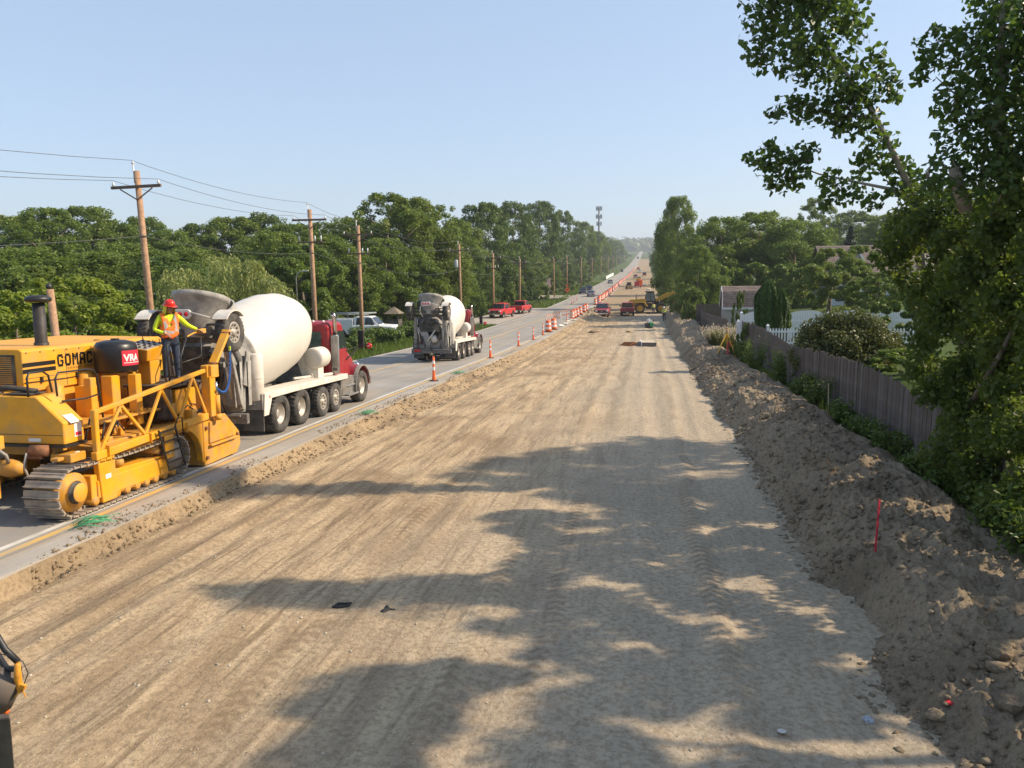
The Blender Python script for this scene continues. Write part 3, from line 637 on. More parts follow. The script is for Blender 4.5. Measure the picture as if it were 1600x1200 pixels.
m = MB(); m.box(-.09, .09, -.07, .07, -.3, 1.95); m.loft([[(-.1, -.08, 1.95), (.1, -.08, 1.95), (.1, .08, 1.95), (-.1, .08, 1.95)], [(-.02, -.02, 2.08), (.02, -.02, 2.08), (.02, .02, 2.08), (-.02, .02, 2.08)]])
o = m.build('fence_post', VINYL, label='lone white post at the far end of the grey board fence', cat='post'); o.location = (5.38, 46.9, float(ZR(46.9))+.2)

SHING = M('brown_shingle', (.165, .125, .108), .9, var=.35, scale=2.5, bmp=.3)
SHING2 = M('grey_brown_shingle', (.26, .215, .18), .9, var=.25, scale=1.5, bmp=.3)
SIDING = M('pale_siding', (.55, .56, .57), .7, var=.06); WHITE = M('white_trim', (.75, .75, .73), .5, var=.05)
TAN = M('tan_siding', (.42, .37, .31), .8, var=.08); GLASSD = M('dark_glass', (.02, .025, .03), .08, var=.1, spec=.8)
def courses(name, parent, p0, p1, q0, q1, n, mat, proud=.02):
    """overlapping shingle courses on the slope whose eave runs p0-p1 and whose top runs q0-q1; each course its own part"""
    p0, p1, q0, q1 = map(Vector, (p0, p1, q0, q1)); nn = (p1-p0).cross(q0-p0).normalized()
    if nn.z < 0: nn = -nn
    for k in range(n):
        a, c = k/n, (k+1.15)/n; A, B, D, C = p0.lerp(q0, a), p1.lerp(q1, a), p0.lerp(q0, min(c, 1)), p1.lerp(q1, min(c, 1))
        m = MB(); v = [A+nn*proud*1.6, B+nn*proud*1.6, C+nn*.004, D+nn*.004, A-nn*.03, B-nn*.03, C-nn*.03, D-nn*.03]
        m._add(v, [(0, 1, 2, 3), (7, 6, 5, 4), (0, 4, 5, 1), (1, 5, 6, 2), (2, 6, 7, 3), (3, 7, 4, 0)]); m.build(name, mat, parent)
sh = empty('garden_shed', 'small gambrel-roofed shed with brown shingles beyond the plume grass', 'shed', (6.9, 71.8, float(ZR(72))+.9))
pro = [(0, 1.55), (.62, 2.95), (1.5, 3.45), (2.38, 2.95), (3.0, 1.55)]
m = MB(); m.prism([(.12, -.6), (.12, 1.5)]+[(a, c-.06) for a, c in pro[1:4]]+[(2.88, 1.5), (2.88, -.6)], 'x', .08, 3.42); m.build('wall', TAN, sh)
for (a, c), (d, e), nc in ((pro[0], pro[1], 7), (pro[1], pro[2], 4), (pro[4], pro[3], 7), (pro[3], pro[2], 4)): courses('shingle_course', sh, (-.06, a, c), (3.56, a, c), (-.06, d, e), (3.56, d, e), nc, SHING)
m = MB(); m.box(-.1, 3.6, -.06, -.02, 1.38, 1.55); m.build('fascia', WHITE, sh)
m = MB()
for (a, c), (d, e) in zip(pro[:-1], pro[1:]): m.bar((-.09, a, c-.05), (-.09, d, e-.05), .04, .13)
m.build('gable_trim', WHITE, sh)

hs = empty('house', 'house with brown shingled roof and small white-trimmed gable behind the trees', 'house', (20.6, 95, float(ZR(95))+1.2))
m = MB(); m.box(0, 9, 0, 9, -2.5, 4.4); m.build('wall', SIDING, hs)
m = MB(); m.prism([(0, 4.4), (9, 4.4), (4.5, 7.5)], 'x', .05, 8.95); m.build('gable_wall', SIDING, hs)
courses('shingle_course', hs, (-.4, -.4, 4.15), (9.4, -.4, 4.15), (-.4, 4.5, 7.6), (9.4, 4.5, 7.6), 16, SHING)
courses('shingle_course', hs, (-.4, 9.4, 4.15), (9.4, 9.4, 4.15), (-.4, 4.5, 7.6), (9.4, 4.5, 7.6), 8, SHING)
g_ = MB(); g_.prism([(2.0, 4.5), (4.6, 4.5), (3.3, 7.1)], 'y', .6, 4.2); gb = g_.build('gable', TAN, hs)
for sx in (-1, 1):
    courses('shingle_course', hs, (3.3+sx*1.65, .35, 4.3), (3.3+sx*1.65, 4.4, 4.3), (3.3, .35, 7.2), (3.3, 4.4, 7.2), 6, SHING)
    m = MB(); m.bar((3.3+sx*1.65, .3, 4.25), (3.3, .3, 7.16), .06, .2); m.build('gable_trim', WHITE, hs)
m = MB(); m.box(9.0, 19, -2, 8, -2.5, 3.2); m.build('wall', SIDING, hs)
m = MB(); m.prism([(-2, 3.2), (8, 3.2), (3, 6.4)], 'x', 9.06, 18.95); m.build('gable_wall', SIDING, hs)
courses('shingle_course', hs, (9.1, -2.5, 2.9), (19.5, -2.5, 2.9), (9.1, 3, 6.5), (19.5, 3, 6.5), 16, SHING2)
for x in (10.2, 12.6, 15):
    m = MB(); m.box(x, x+1.1, -2.06, -2.01, .6, 2.2); f = m.build('window', WHITE, hs); m = MB(); m.box(x+.09, x+1.01, -2.075, -2.065, .69, 1.37); m.box(x+.09, x+1.01, -2.075, -2.065, 1.43, 2.11); m.build('pane', GLASSD, f)
for x in (1, 5.5):
    m = MB(); m.box(x, x+1.2, -.06, -.01, 1, 2.8); f = m.build('window', WHITE, hs); m = MB(); m.box(x+.09, x+1.11, -.075, -.065, 1.09, 1.87); m.box(x+.09, x+1.11, -.075, -.065, 1.93, 2.71); m.build('pane', GLASSD, f)
m = MB(); m.tube([(11.2, 1.0, 5.1), (11.2, 1.0, 6.2)], .09, 8); m.lathe([(.0, 6.28), (.14, 6.26), (.14, 6.18), (.1, 6.18)], Matrix.Translation((11.2, 1.0, 0)), 10); m.build('vent_pipe', WHITE, hs)

# thuja pair, big shrub, plume grass
def thuja(px, Y, top, R, seed, label):
    q = P(px, top, Y); z0 = float(terrain_h(np.array([q.x]), np.array([float(Y)]))[0])-.1; H = q.z-z0; g = np.random.default_rng(seed); n = 24000
    t = g.random(n)**.85; a = g.random(n)*6.283; prof = R*np.minimum(1, (1-t)*5.5)**.5*(.8+.2*np.minimum(1, t*6))*(1+.08*np.sin(5*a+7*t)+.06*np.sin(11*a))
    r = prof*(.8+.22*g.random(n)**.5); V = leaves(np.stack([r*np.cos(a), r*np.sin(a), H*t], 1), np.stack([np.cos(a), np.sin(a), .5+0*a], 1)+.5*g.normal(size=(n, 3)), .11+.06*g.random(n), g, .45, droop=np.array([0, 0, 1.]))
    o = empty('thuja', label, 'tree', (q.x, Y, z0)); link('crown', leafmesh('crown', V, LEAF_T), o); m = MB(); m.tube([(0, 0, -.1), (0, 0, H*.8)], [.09, .02], 6); m.build('trunk', BARK, o)
thuja(1201, 42.2, 441, .60, 301, 'taller of the two dark columnar thujas behind the board fence')
thuja(1220, 42.0, 452, .42, 302, 'shorter columnar thuja pressed against the right side of the taller one')
q = P(1312, 540, 30); g = np.random.default_rng(310); cc = []; rr = []
for k in range(170):
    d = sph(g, 1)[0]; d[2] = abs(d[2]); s = .6+.4*g.random()**.5; cc.append((d[0]*1.85*s, d[1]*1.6*s, .35+d[2]*1.75*s)); rr.append(.32+.2*g.random())
sb = empty('shrub', 'big rounded shrub with yellow-tinged leaves leaning over the board fence', 'shrub', (7.35, 30, float(ZR(30))+.75)); sb.rotation_euler[2] = .3
link('foliage', leafmesh('foliage', clump_leaves(g, cc, rr, 42000, .105, .8, .5, .5), LEAF_S), sb)
m = MB()
for k in range(9): a = k*.7; m.tube([(0, 0, -.6), (.3*math.cos(a), .3*math.sin(a), .3), (1.0*math.cos(a), .9*math.sin(a), 1.3)], [.05, .035, .01], 6)
m.build('stems', BARK, sb)
PLUME = M('plume', (.62, .52, .38), .9, var=.25, scale=30)
pg = empty('plume_grass', 'tall ornamental plume grass with pale seed heads beside the end of the fence', 'grass clump', (5.0, 51.5, float(ZR(51.5))+.1)); g = np.random.default_rng(320)
VV = []; PP = []
for k in range(1500):
    a = g.random()*6.283; r0 = .75*g.random()**.5; x0, y0 = r0*math.cos(a)*1.15, r0*math.sin(a); h = (1.25+.75*g.random())*(1-.25*r0); ln = .25+.6*g.random(); b = a+g.normal()*.5
    t = np.array([0, .35, .7, 1.]); pts = np.stack([x0+math.cos(b)*ln*t**2, y0+math.sin(b)*ln*t**2, h*(t-.18*t**3)], 1); wd = np.array([.012, .013, .01, .003])[:, None]*np.array([math.sin(b), -math.cos(b), 0])
    for i in range(3): VV += [pts[i]-wd[i], pts[i]+wd[i], pts[i+1]+wd[i+1], pts[i+1]-wd[i+1]]
    if k % 5 == 0:
        tp = pts[-1]; c = tp+np.stack([np.linspace(-.05, .10, 9)*math.cos(b), np.linspace(-.05, .1, 9)*math.sin(b), np.linspace(-.12, .22, 9)], 1)+.02*g.normal(size=(9, 3)); PP.append(leaves(c, g.normal(size=(9, 3)), .09+.03*g.random(9), g, .35, droop=np.array([math.cos(b)*.4, math.sin(b)*.4, 1.])))
link('blades', leafmesh('blades', np.array(VV), leafmat('plume_grass_foliage', (.06, .085, .025), (.24, .24, .09))), pg, kind='stuff'); link('seed_heads', leafmesh('seed_heads', np.concatenate(PP), PLUME), pg, kind='stuff')

# weeds along the foot of the fence
def weed(px, py, Y, h, rw, label, mat=LEAF_K, size=.10, nl=1600, name='weed', X=None):
    X = P(px, py, Y).x if X is None else X
    z0 = float(berm_z(np.array([X]), np.array([float(Y)]))[0]) if X < 6.2 else float(terrain_h(np.array([X]), np.array([float(Y)]))[0])
    g = np.random.default_rng(int(Y*100)+int(px)); o = empty(name, label, 'weed', (X, Y, z0-.03)); VV = []; m = MB(); ns = max(6, int(rw*22))
    for k in range(ns):
        a = g.random()*6.283; r0 = rw*.55*g.random()**.5; hh = h*(.55+.5*g.random()); b = a+.6*g.normal(); e = Vector((r0*math.cos(a)+.35*hh*math.cos(b)*g.random(), r0*math.sin(a)+.35*hh*math.sin(b)*g.random(), hh)); s0 = Vector((r0*math.cos(a)*.6, r0*math.sin(a)*.6, -.03)); m.tube([s0, (s0+e)*.5+Vector((0, 0, hh*.08)), e], [.008, .006, .002], 4)
        t = g.random(nl//ns)**.75; p = np.array(s0)[None]*(1-t[:, None])+np.array(e)[None]*t[:, None]+.10*rw*g.normal(size=(nl//ns, 3))*(.4+t[:, None]); VV.append(leaves(p, g.normal(size=p.shape)+np.array([0, 0, .9]), size*(.6+.8*g.random(len(p))), g, .45))
    link('leaves', leafmesh('leaves', np.concatenate(VV), mat), o, kind='stuff'); m.build('stems', LEAF_K, o)
wl = [(1185, 560, 36.5, 1.5, .7, 'tall leafy weed climbing the board fence right of the yellow tripod'), (1172, 540, 40.5, 1.1, .6, 'weed at the fence foot just right of the yellow tripod'), (1225, 590, 29.5, 1.4, .6, 'tall weed over the middle of the board fence, below the thujas'), (1252, 605, 26.5, .9, .5, 'weed covering the gap in the boards under the big shrub'),
      (1268, 625, 24.0, .9, .55, 'feathery weed in front of the boards, left of the leaning lath'), (1312, 655, 21.0, .7, .5, 'dry-headed weed at the fence foot, right of the leaning lath'), (1345, 690, 18.6, .6, .6, 'low dark weed patch at the fence foot where the berm bulges'), (1375, 705, 17.2, .6, .5, 'green weed at the fence foot beside the short grey board'),
      (1425, 735, 15.2, .5, .55, 'low weed by the grey board lying at the fence foot'), (1470, 755, 13.7, .55, .6, 'weed patch under the overhanging vines, left of the dark hollow'), (1545, 800, 11.6, .8, .7, 'bushy weed at the fence foot under the reddish vine leaves'), (1590, 830, 10.6, .8, .8, 'weed at the right edge below the reddish vine leaves')]
for a in wl: weed(*a, X=5.15 if a[2] < 30 else 5.0)
weed(1148, 545, 45, 1.0, .8, 'green weeds filling the corner behind the yellow tripod', nl=2600, X=5.2)
n = 2600; y = 9+40*rng.random(n)**1.2; x = 5.05+.5*rng.random(n)
blades('fence_grass', x, y, berm_z(x, y), .12+.25*rng.random(n), LEAF_K, rng, .012)

# the big cottonwood and the dark leafy mass over the fence
def limb_tube(m, pts, Y, r, n=8):
    m.tube([P(a, c, Y+dy) for a, c, dy in pts], r, n)
def px_cluster_tree(name, label, clusters, limbs, Y, nl, size, mat, bark, base, leafname='crown', seed=1, jit=.5):
    """clusters (px, py, radius px, dy): leaf clusters where the photograph shows them, spread in real depth"""
    g = np.random.default_rng(seed); cen = []; rad = []
    for a, c, r, dy in clusters:
        q = P(a, c, Y+dy); R = r/F_PX*(Y+dy)*1.02; cen.append(q[:]); rad.append(R)
    cen = np.array(cen); rad = np.array(rad); p = rad**2; p /= p.sum(); k = g.choice(len(cen), nl, p=p); d = sph(g, nl); pos = cen[k]+d*(rad[k]*(.12+.9*g.random(nl)**.6))[:, None]
    o = empty(name, label, 'tree', base); inv = o.matrix_world.inverted()
    V = leaves(pos, g.normal(size=(nl, 3))+np.array([0, 0, .25]), size*(.55+.75*g.random(nl)), g, .78, True); V = V-np.array(base)
    link(leafname, leafmesh(leafname, V, mat), o)
    for nm, pts, r in limbs:
        m = MB(); m.tube([(Vector(P(a, c, Y+dy))-Vector(base)) if not isinstance(a, Vector) else a-Vector(base) for a, c, dy in pts], r, 8); m.build(nm, bark, o)
    for k in range(26):       # thin twigs inside the clusters
        i = g.integers(len(cen)); j = int(np.argmin(np.linalg.norm(cen-cen[i], axis=1)+1e9*(np.arange(len(cen)) == i))); m = None
        tw = MB(); tw.tube([Vector(cen[i])-Vector(base), Vector((cen[i]+cen[j])/2+.05*g.normal(size=3))-Vector(base), Vector(cen[j])-Vector(base)], [.012, .009, .006], 5); tw.build('twig', bark, o)
    return o
C1 = [(1195, 5, 40, 0), (1245, 10, 52, .2), (1295, 0, 55, -.2), (1330, 40, 32, .1), (1195, 55, 34, .1), (1185, 95, 22, 0), (1250, 70, 50, -.3), (1295, 95, 42, .3), (1255, 100, 30, 0), (1315, 135, 34, 0), (1370, 92, 20, .2), (1382, 128, 22, .2), (1345, 140, 28, -.2), (1395, 150, 16, 0),
      (1207, 180, 13, 0), (1235, 165, 22, .1), (1262, 172, 26, 0), (1292, 168, 28, -.1), (1325, 175, 30, .2), (1350, 196, 30, 0), (1310, 195, 18, .1), (1378, 222, 24, 0), (1172, 250, 14, 0), (1200, 232, 18, .1), (1222, 248, 26, 0), (1200, 262, 20, .2), (1250, 262, 22, -.1), (1235, 285, 22, 0), (1205, 290, 14, .1), (1262, 238, 18, 0), (1300, 285, 22, .1), (1322, 304, 20, 0), (1290, 318, 14, 0), (1340, 280, 16, .2), (1352, 250, 20, 0), (1385, 262, 20, .1), (1412, 258, 16, 0), (1420, 282, 18, .1), (1400, 300, 18, 0), (1360, 315, 18, .2),
      (1250, -50, 55, 0), (1310, -50, 55, .2), (1205, -45, 40, 0), (1280, -85, 40, 0), (1240, -110, 50, 0), (1320, -110, 55, .2), (1280, -150, 45, 0)]
L1 = [('trunk', [(1462, 700, 3.2), (1452, 560, 2.6), (1437, 400, 1.4), (1424, 300, 0)], [.15, .13, .10, .078]),
      ('limb', [(1424, 300, 0), (1400, 248, 0), (1372, 190, 0), (1330, 125, 0), (1282, 60, 0), (1262, -40, 0), (1268, -80, 0)], [.07, .06, .05, .04, .03, .022, .008]),
      ('branch', [(1424, 305, 0), (1395, 296, 0), (1340, 285, .05), (1280, 272, .05), (1215, 248, .05)], [.045, .035, .026, .018, .006]), ('branch', [(1368, 185, 0), (1320, 180, .1), (1262, 172, .1), (1212, 180, .1)], [.03, .022, .014, .005]), ('branch', [(1345, 148, 0), (1370, 120, .1), (1384, 100, .1)], [.022, .014, .005])]
px_cluster_tree('cottonwood_tree', 'tall cottonwood reaching its loose branches into the sky from the right', C1, L1, 17.2, 7600, .15, LEAF_C, BARKP, (6.3, 17.3, float(ZR(17.3))), seed=401)
C2 = [(1437, 68, 10, 0), (1450, 92, 20, 0), (1458, 50, 12, 0), (1438, 118, 16, .1), (1482, 62, 20, 0), (1500, 95, 36, .1), (1530, 60, 34, .2), (1540, 110, 48, 0), (1578, 40, 46, -.2), (1560, 5, 44, .2), (1595, 95, 50, 0), (1500, 145, 32, 0), (1478, 172, 22, .2), (1462, 148, 12, 0), (1550, 165, 48, 0), (1592, 175, 46, .3), (1512, 198, 32, 0), (1470, 215, 14, 0), (1540, 235, 46, .2), (1592, 245, 50, 0), (1482, 240, 18, .1), (1458, 255, 12, 0), (1450, 285, 22, 0), (1500, 285, 40, .2), (1560, 290, 50, 0), (1610, 20, 50, 0), (1640, 110, 60, 0), (1650, 220, 60, .2), (1680, 30, 50, 0), (1700, 150, 80, 0)]
L2 = [('trunk', [(1600, 800, 2.4), (1584, 600, 2.2), (1572, 400, 1.5), (1566, 250, .4), (1563, 120, 0), (1568, -20, 0), (1570, -45, 0)], [.14, .12, .095, .075, .055, .035, .014]), ('branch', [(1566, 215, 0), (1540, 190, .1), (1512, 165, .1), (1462, 120, .1)], [.035, .025, .016, .006]), ('branch', [(1566, 120, 0), (1590, 60, .2), (1610, 0, .2)], [.04, .03, .012]), ('stub', [(1510, 330, .2), (1500, 300, .2), (1491, 262, .2)], [.09, .085, .078])]
px_cluster_tree('cottonwood_tree', 'leafy tree with upright trunk and a sawn-off stub at the right edge', C2, L2, 11.6, 7000, .10, LEAF_C, BARKP, (5.95, 11.7, float(ZR(11.7))), seed=402)
g = np.random.default_rng(403); C3 = []
edge = [(300, 1435), (330, 1385), (360, 1362), (400, 1368), (440, 1392), (480, 1420), (520, 1428), (560, 1425), (600, 1432), (640, 1440), (680, 1445), (720, 1470), (760, 1510), (800, 1550), (850, 1575), (880, 1600)]
for y in range(312, 880, 28):
    x = np.interp(y, [e[0] for e in edge], [e[1] for e in edge])+26
    while x < 1720:
        Y = 16.4-(x-1360)/330*6.2+g.normal()*.4; Y = max(9.6, Y); C3.append((x+g.normal()*9, y+g.normal()*9, (30 if x < 1480 else 38)*(.6+.6*g.random()), Y-13)) if g.random() > .1 else None; x += 40
L3 = [('trunk', [(1530, 800, 1.6), (1515, 700, 1.4), (1500, 520, 2.6), (1470, 400, 3)], [.11, .09, .05, .02]), ('branch', [(1500, 520, 2.6), (1440, 470, 3), (1400, 450, 3.4)], [.05, .035, .01]), ('branch', [(1512, 640, .3), (1560, 560, -.5), (1600, 480, -1)], [.05, .04, .02])]
px_cluster_tree('maple_tree', 'dark vine-hung tree mass overhanging the near end of the board fence', C3, L3, 13., 66000, .088, LEAF_V, BARK, (6.3, 13.2, float(ZR(13.2))), seed=403)
# trees just beyond the right edge of the picture, whose shade falls over the near dirt
for x, y, h, rw, kd in ((8.6, 8.2, 7.9, 2.6, 'fine0'), (12.2, 20.5, 11.0, 3.7, 'broad1'), (10.5, 17.2, 7.5, 2.4, 'fine0'), (7.6, 4.8, 6.9, 2.4, 'fine0'), (9.5, 1.5, 7.5, 2.6, 'fine0')):
    add_tree(kd, x, y, h, rw, 'leafy yard tree behind the board fence, beyond the right edge of the view', 'yard trees beyond the right edge')

# tripod, stakes, boards and bits
YEL = M('yellow_paint_wood', (.80, .48, .05), .6, var=.1); ORNG = M('safety_orange', (.85, .16, .03), .5, var=.06); PINK = M('pink_ribbon', (.80, .05, .12), .6)
tp = P(1136, 519, 44.6); ft = [P(1120, 553, 44.3), P(1136, 554, 45.0), P(1151, 553, 44.5)]
tr = empty('survey_tripod', 'yellow survey tripod with laser level standing on the berm by the fence', 'tripod', tp)
for f in ft:
    z = float(berm_z(np.array([f.x]), np.array([f.y]))[0])-.05; e = Vector((f.x, f.y, z))-tp; m = MB(); m.bar((0, 0, -.04), e*.6, .075, .05); m.bar(e*.55, e, .05, .04); m.build('leg', YEL, tr)
m = MB(); m.lathe([(.0, -.03), (.09, -.03), (.09, .02), (0, .02)], None, 12); m.build('head', M('dull_metal', (.3, .3, .3), .4, .6), tr)
m = MB(); m.lathe([(0, .02), (.08, .02), (.085, .14), (.06, .16), (.06, .2), (.075, .21), (.075, .25), (0, .26)], None, 14); m.build('laser_level', M('level_housing', (.62, .36, .2), .5), tr, bevel=.004)
m = MB(); m.prism([(.03, -.55), (.10, -.5), (.09, -1.1), (.16, -1.25), (.05, -1.3), (.01, -1.0)], 'y', -.04, -.02); m.prism([(.14, -.5), (.24, -.45), (.30, -.85), (.18, -.8)], 'y', -.03, -.01); m.build('ribbon', PINK, tr)
q = P(1369, 838, 10.9); m = MB(); m.box(-.014, .014, -.006, .006, -.25, .73)
o = m.build('survey_stake', M('red_paint_wood', (.60, .035, .06), .6, var=.15), label='red painted survey stake standing in the near berm', cat='stake'); o.location = (q.x, q.y, float(berm_z(np.array([q.x]), np.array([q.y]))[0])); o.rotation_euler = (0, .03, .5)
def stake(px, py, Y, h, mat, label, lean=(0, 0)):
    q = P(px, py, Y); m = MB(); m.box(-.018, .018, -.008, .008, -.2, h); m.box(-.02, .02, -.01, .01, h*.8, h+.004, 1)
    o = m.build('survey_stake', [mat, ORNG], label=label, cat='stake'); z = max(float(berm_z(np.array([q.x]), np.array([q.y]))[0]), 0) if q.x > 2 else float(ZR(q.y))-.33
    o.location = (q.x, q.y, z); o.rotation_euler = (lean[0], lean[1], .3)
stake(1052, 520, 80, .9, OLDW2, 'wooden stake with orange top at the foot of the dirt mound')
stake(1061, 508, 92, .8, OLDW2, 'wooden stake with orange top behind the dirt mound')
p0 = PX(1297, 648, 5.35); m = MB(); m.bar((0, 0, -.1), (.02, .25, .95), .03, .012); o = m.build('lath', M('bare_lath', (.5, .40, .25), .8), label='thin bare lath leaning among the weeds against the board fence', cat='stake'); o.location = (5.3, p0.y, float(ZR(p0.y))+.1)
m = MB(); m.box(-.45, .45, -.07, .07, -.02, .02); o = m.build('loose_board', OLDW2, label='short grey board lying at the fence foot by the weeds', cat='board'); q = PX(1440, 750, 4.9); o.location = (4.95, q.y, float(berm_z(np.array([4.95]), np.array([q.y]))[0])+.05); o.rotation_euler = (.1, .05, .2)
def blob(name, label, cat, px, py, off, r, mat, seed, flat=.6):
    g = np.random.default_rng(seed); q = P(px, py, 5.); d = Vector((q.x, q.y, q.z-CAMZ)); lo, hi = 3., 80.
    for _ in range(50):
        mm = (lo+hi)/2; zz = CAMZ+d.z*mm/d.y
        gz = float(berm_z(np.array([d.x*mm/d.y]), np.array([mm]))[0]) if d.x*mm/d.y > 2.3 else float(ZR(mm))-.33
        lo, hi = (lo, mm) if zz < gz else (mm, hi)
    bm = bmesh.new(); bmesh.ops.create_icosphere(bm, subdivisions=3, radius=r)
    for v in bm.verts:
        f = 1+.35*float(fbm(np.array([v.co.x/r*1.3+seed]), np.array([v.co.y/r*1.3+v.co.z/r*2]), 3, seed)[0]); v.co *= f; v.co.z *= flat
    me = bpy.data.meshes.new(name); bm.to_mesh(me); bm.free(); me.materials.append(mat)
    o = link(name, me, label=label, cat=cat); o.location = (d.x*lo/d.y, lo, gz+r*flat*off); return o
blob('stone', 'bluish grey stone at the foot of the near berm', 'stone', 1356, 1126, .4, .055, M('blue_stone', (.33, .36, .41), .6, var=.45, scale=25), 11)
blob('plastic_scrap', 'small red plastic scrap among the near clods', 'litter', 1483, 1099, .5, .035, M('red_plastic', (.75, .03, .04), .4), 12, .5)
blob('clod', 'large pale clod near the bottom right corner', 'clod', 1580, 1105, .3, .11, BERMM, 13, .8)
blob('clod', 'large flat clod left of the red plastic scrap', 'clod', 1462, 1120, .3, .09, BERMM, 14, .6)
blob('clod', 'dark clod in the hollow on the berm flank above the red plastic scrap', 'clod', 1560, 1020, .3, .12, BERMM, 15, .8)
blob('plastic_bag', 'thin crumpled clear plastic bag lying on the near dirt', 'litter', 1222, 1143, .3, .04, M('clear_plastic', (.5, .48, .44), .3), 16, .25)
TAR = M('tar_black', (.025, .025, .025), .7)
q = P(533, 941, 9.2)
for nm, lb, px, py, sc in (('rubber_strip', 'curled black rubber strip lying on the dirt in the tree shade', 533, 941, 1.), ('tar_lump', 'dark tar crumbs scattered right of the curled rubber strip', 606, 928, .7)):
    q = P(px, py, 9.15); m = MB()
    if sc == 1: m.tube([(-.10, -.02, .012), (-.06, .05, .02), (.03, .075, .015), (.11, .08, .03), (.08, .02, .012), (-.02, -.03, .01), (-.10, -.04, .012), (-.02, .0, .012)], [.012, .02, .016, .012, .02, .022, .018, .01], 6)
    else:
        for k in range(9): a = k*2.1; r = .02+.012*(k % 3); m.loft([[(math.cos(a)*.012*k+r*math.cos(t), math.sin(a)*.011*k+r*math.sin(t), 0) for t in (0, 1.3, 2.6, 3.9, 5.1)], [(math.cos(a)*.012*k+r*.5*math.cos(t), math.sin(a)*.011*k+r*.5*math.sin(t), r*.6) for t in (0, 1.3, 2.6, 3.9, 5.1)]])
    o = m.build(nm, TAR, label=lb, cat='litter'); o.location = (q.x, q.y, float(dirt_z(np.array([q.x]), np.array([q.y]))[0])+.004)
# ------------------------------------------------------------------ the yellow slipform machine
YP = M('machine_yellow', (.74, .335, .009), .5, var=.12, scale=2, dust=.75, dustcol=(.40, .27, .12))
YP2 = M('machine_yellow_worn', (.62, .285, .016), .55, var=.18, scale=5, dust=.9, dustcol=(.33, .24, .14))
BLK = M('black_steel', (.02, .02, .02), .45, var=.3); DKG = M('dark_machinery', (.035, .033, .03), .7, var=.4, dust=.5)
STEEL = M('worn_track_steel', (.34, .285, .23), .6, .3, var=.35, scale=9, dust=.8); RUST = M('rusty_steel', (.25, .11, .05), .8, var=.35, scale=12)
CHR = M('chrome', (.62, .62, .62), .18, 1., var=.1); ALU = M('aluminium', (.50, .49, .47), .35, .9, var=.15, dust=.5)
RUB = M('rubber', (.028, .027, .026), .8, var=.3, dust=.75, dustcol=(.20, .175, .145)); HOSE = M('hose_rubber', (.02, .02, .022), .5)
DECAL = M('decal_black', (.012, .012, .012), .4, var=0); DECW = M('decal_white', (.78, .77, .74), .5, var=.04); DECR = M('decal_red', (.66, .03, .06), .45, var=.04); PLAS = M('black_tank_plastic', (.014, .014, .016), .38, var=.2)
MO = (-10.0, 13.0)
mach = empty('paving_machine', 'big yellow tracked slipform paving machine with black exhaust stack on the road edge', 'paving machine')
place(mach, *MO)
class WB(MB):
    """solids given by place on the road (X, Y) and height above the road"""
    def put(s, name, mats, parent=None, bevel=.012, **kw):
        s.v = [(x-MO[0], y-MO[1], z) for x, y, z in s.v]; return s.build(name, mats, parent or mach, bevel, 1, **kw)
def wtxt(body, size, pos, axis, mat, name, parent, sx=1., bold=True):
    """flat lettering; axis 'x': read along +Y on a face looking +X; '-y': read along +X on a face looking -Y"""
    me = text_mesh(body, size, name, mat, .001, bold)
    o = link(name, me, parent)
    R = Matrix.Rotation(math.pi/2, 4, 'Z') @ Matrix.Rotation(math.pi/2, 4, 'X') if axis == 'x' else Matrix.Rotation(math.pi/2, 4, 'X')
    o.matrix_local = Matrix.Translation((pos[0]-MO[0], pos[1]-MO[1], pos[2])) @ R @ Matrix.Diagonal((sx, 1, 1, 1)); return o
# engine housing
b = WB(); b.prism([(-13.6, 2.12), (-11.0, 2.06), (-11.0, 2.80), (-11.06, 2.84), (-13.5, 2.86), (-13.6, 2.80)], 'y', 11.9, 15.95); hood = b.put('engine_hood', YP)
b = WB(); b.box(-13.5, -11.06, 11.98, 15.9, 1.2, 2.06); low = b.put('engine_side_panel', YP)
for y in (12.55, 13.4, 14.3):
    b = WB(); b.box(-11.055, -11.035, y, y+.76, 1.28, 2.0); d = b.put('access_door', YP, low, .008)
    b = WB(); b.box(-11.034, -11.01, y+.66, y+.72, 1.62, 1.70); b.put('latch', BLK, low, 0)
b = WB(); b.box(-13.3, -11.15, 11.885, 11.9, 2.16, 2.74)
for k in range(14): b.box(-13.25, -11.2, 11.872, 11.886, 2.19+k*.038, 2.205+k*.038, 1)
b.put('radiator_grille', [DKG, YP2], hood, 0)
for z in (2.40, 2.515):
    b = WB(); b.box(-10.999, -10.994, 11.9, 12.68, z, z+.075); b.put('stripe', DECAL, hood, 0)
LET = {'G': [(0, .18, .28, .82), (.12, 0, .88, .2), (.12, .8, .88, 1), (.72, .2, 1, .52), (.5, .40, .8, .55), (.72, .66, 1, .82)], 'O': [(0, .16, .28, .84), (.72, .16, 1, .84), (.14, 0, .86, .2), (.14, .8, .86, 1)], 'M': [(0, 0, .26, 1), (.74, 0, 1, 1), (.24, .62, .42, .92), (.58, .62, .76, .92), (.40, .42, .60, .74)], 'A': [(0, 0, .28, .84), (.72, 0, 1, .84), (.14, .8, .86, 1), (.2, .32, .8, .50)], 'C': [(0, .16, .28, .84), (.14, 0, .86, .2), (.14, .8, .86, 1), (.72, .14, 1, .34), (.72, .66, 1, .86)]}
for k, chr_ in enumerate('GOMACO'):
    b = WB(); y0 = 12.73+k*.196
    for i, (a, c, d, e) in enumerate(LET[chr_]): b.box(-10.999, -10.9935-.0002*i, y0+a*.158, y0+d*.158, 2.45+c*.235, 2.45+e*.235)
    b.put('letter', DECAL, hood, 0)
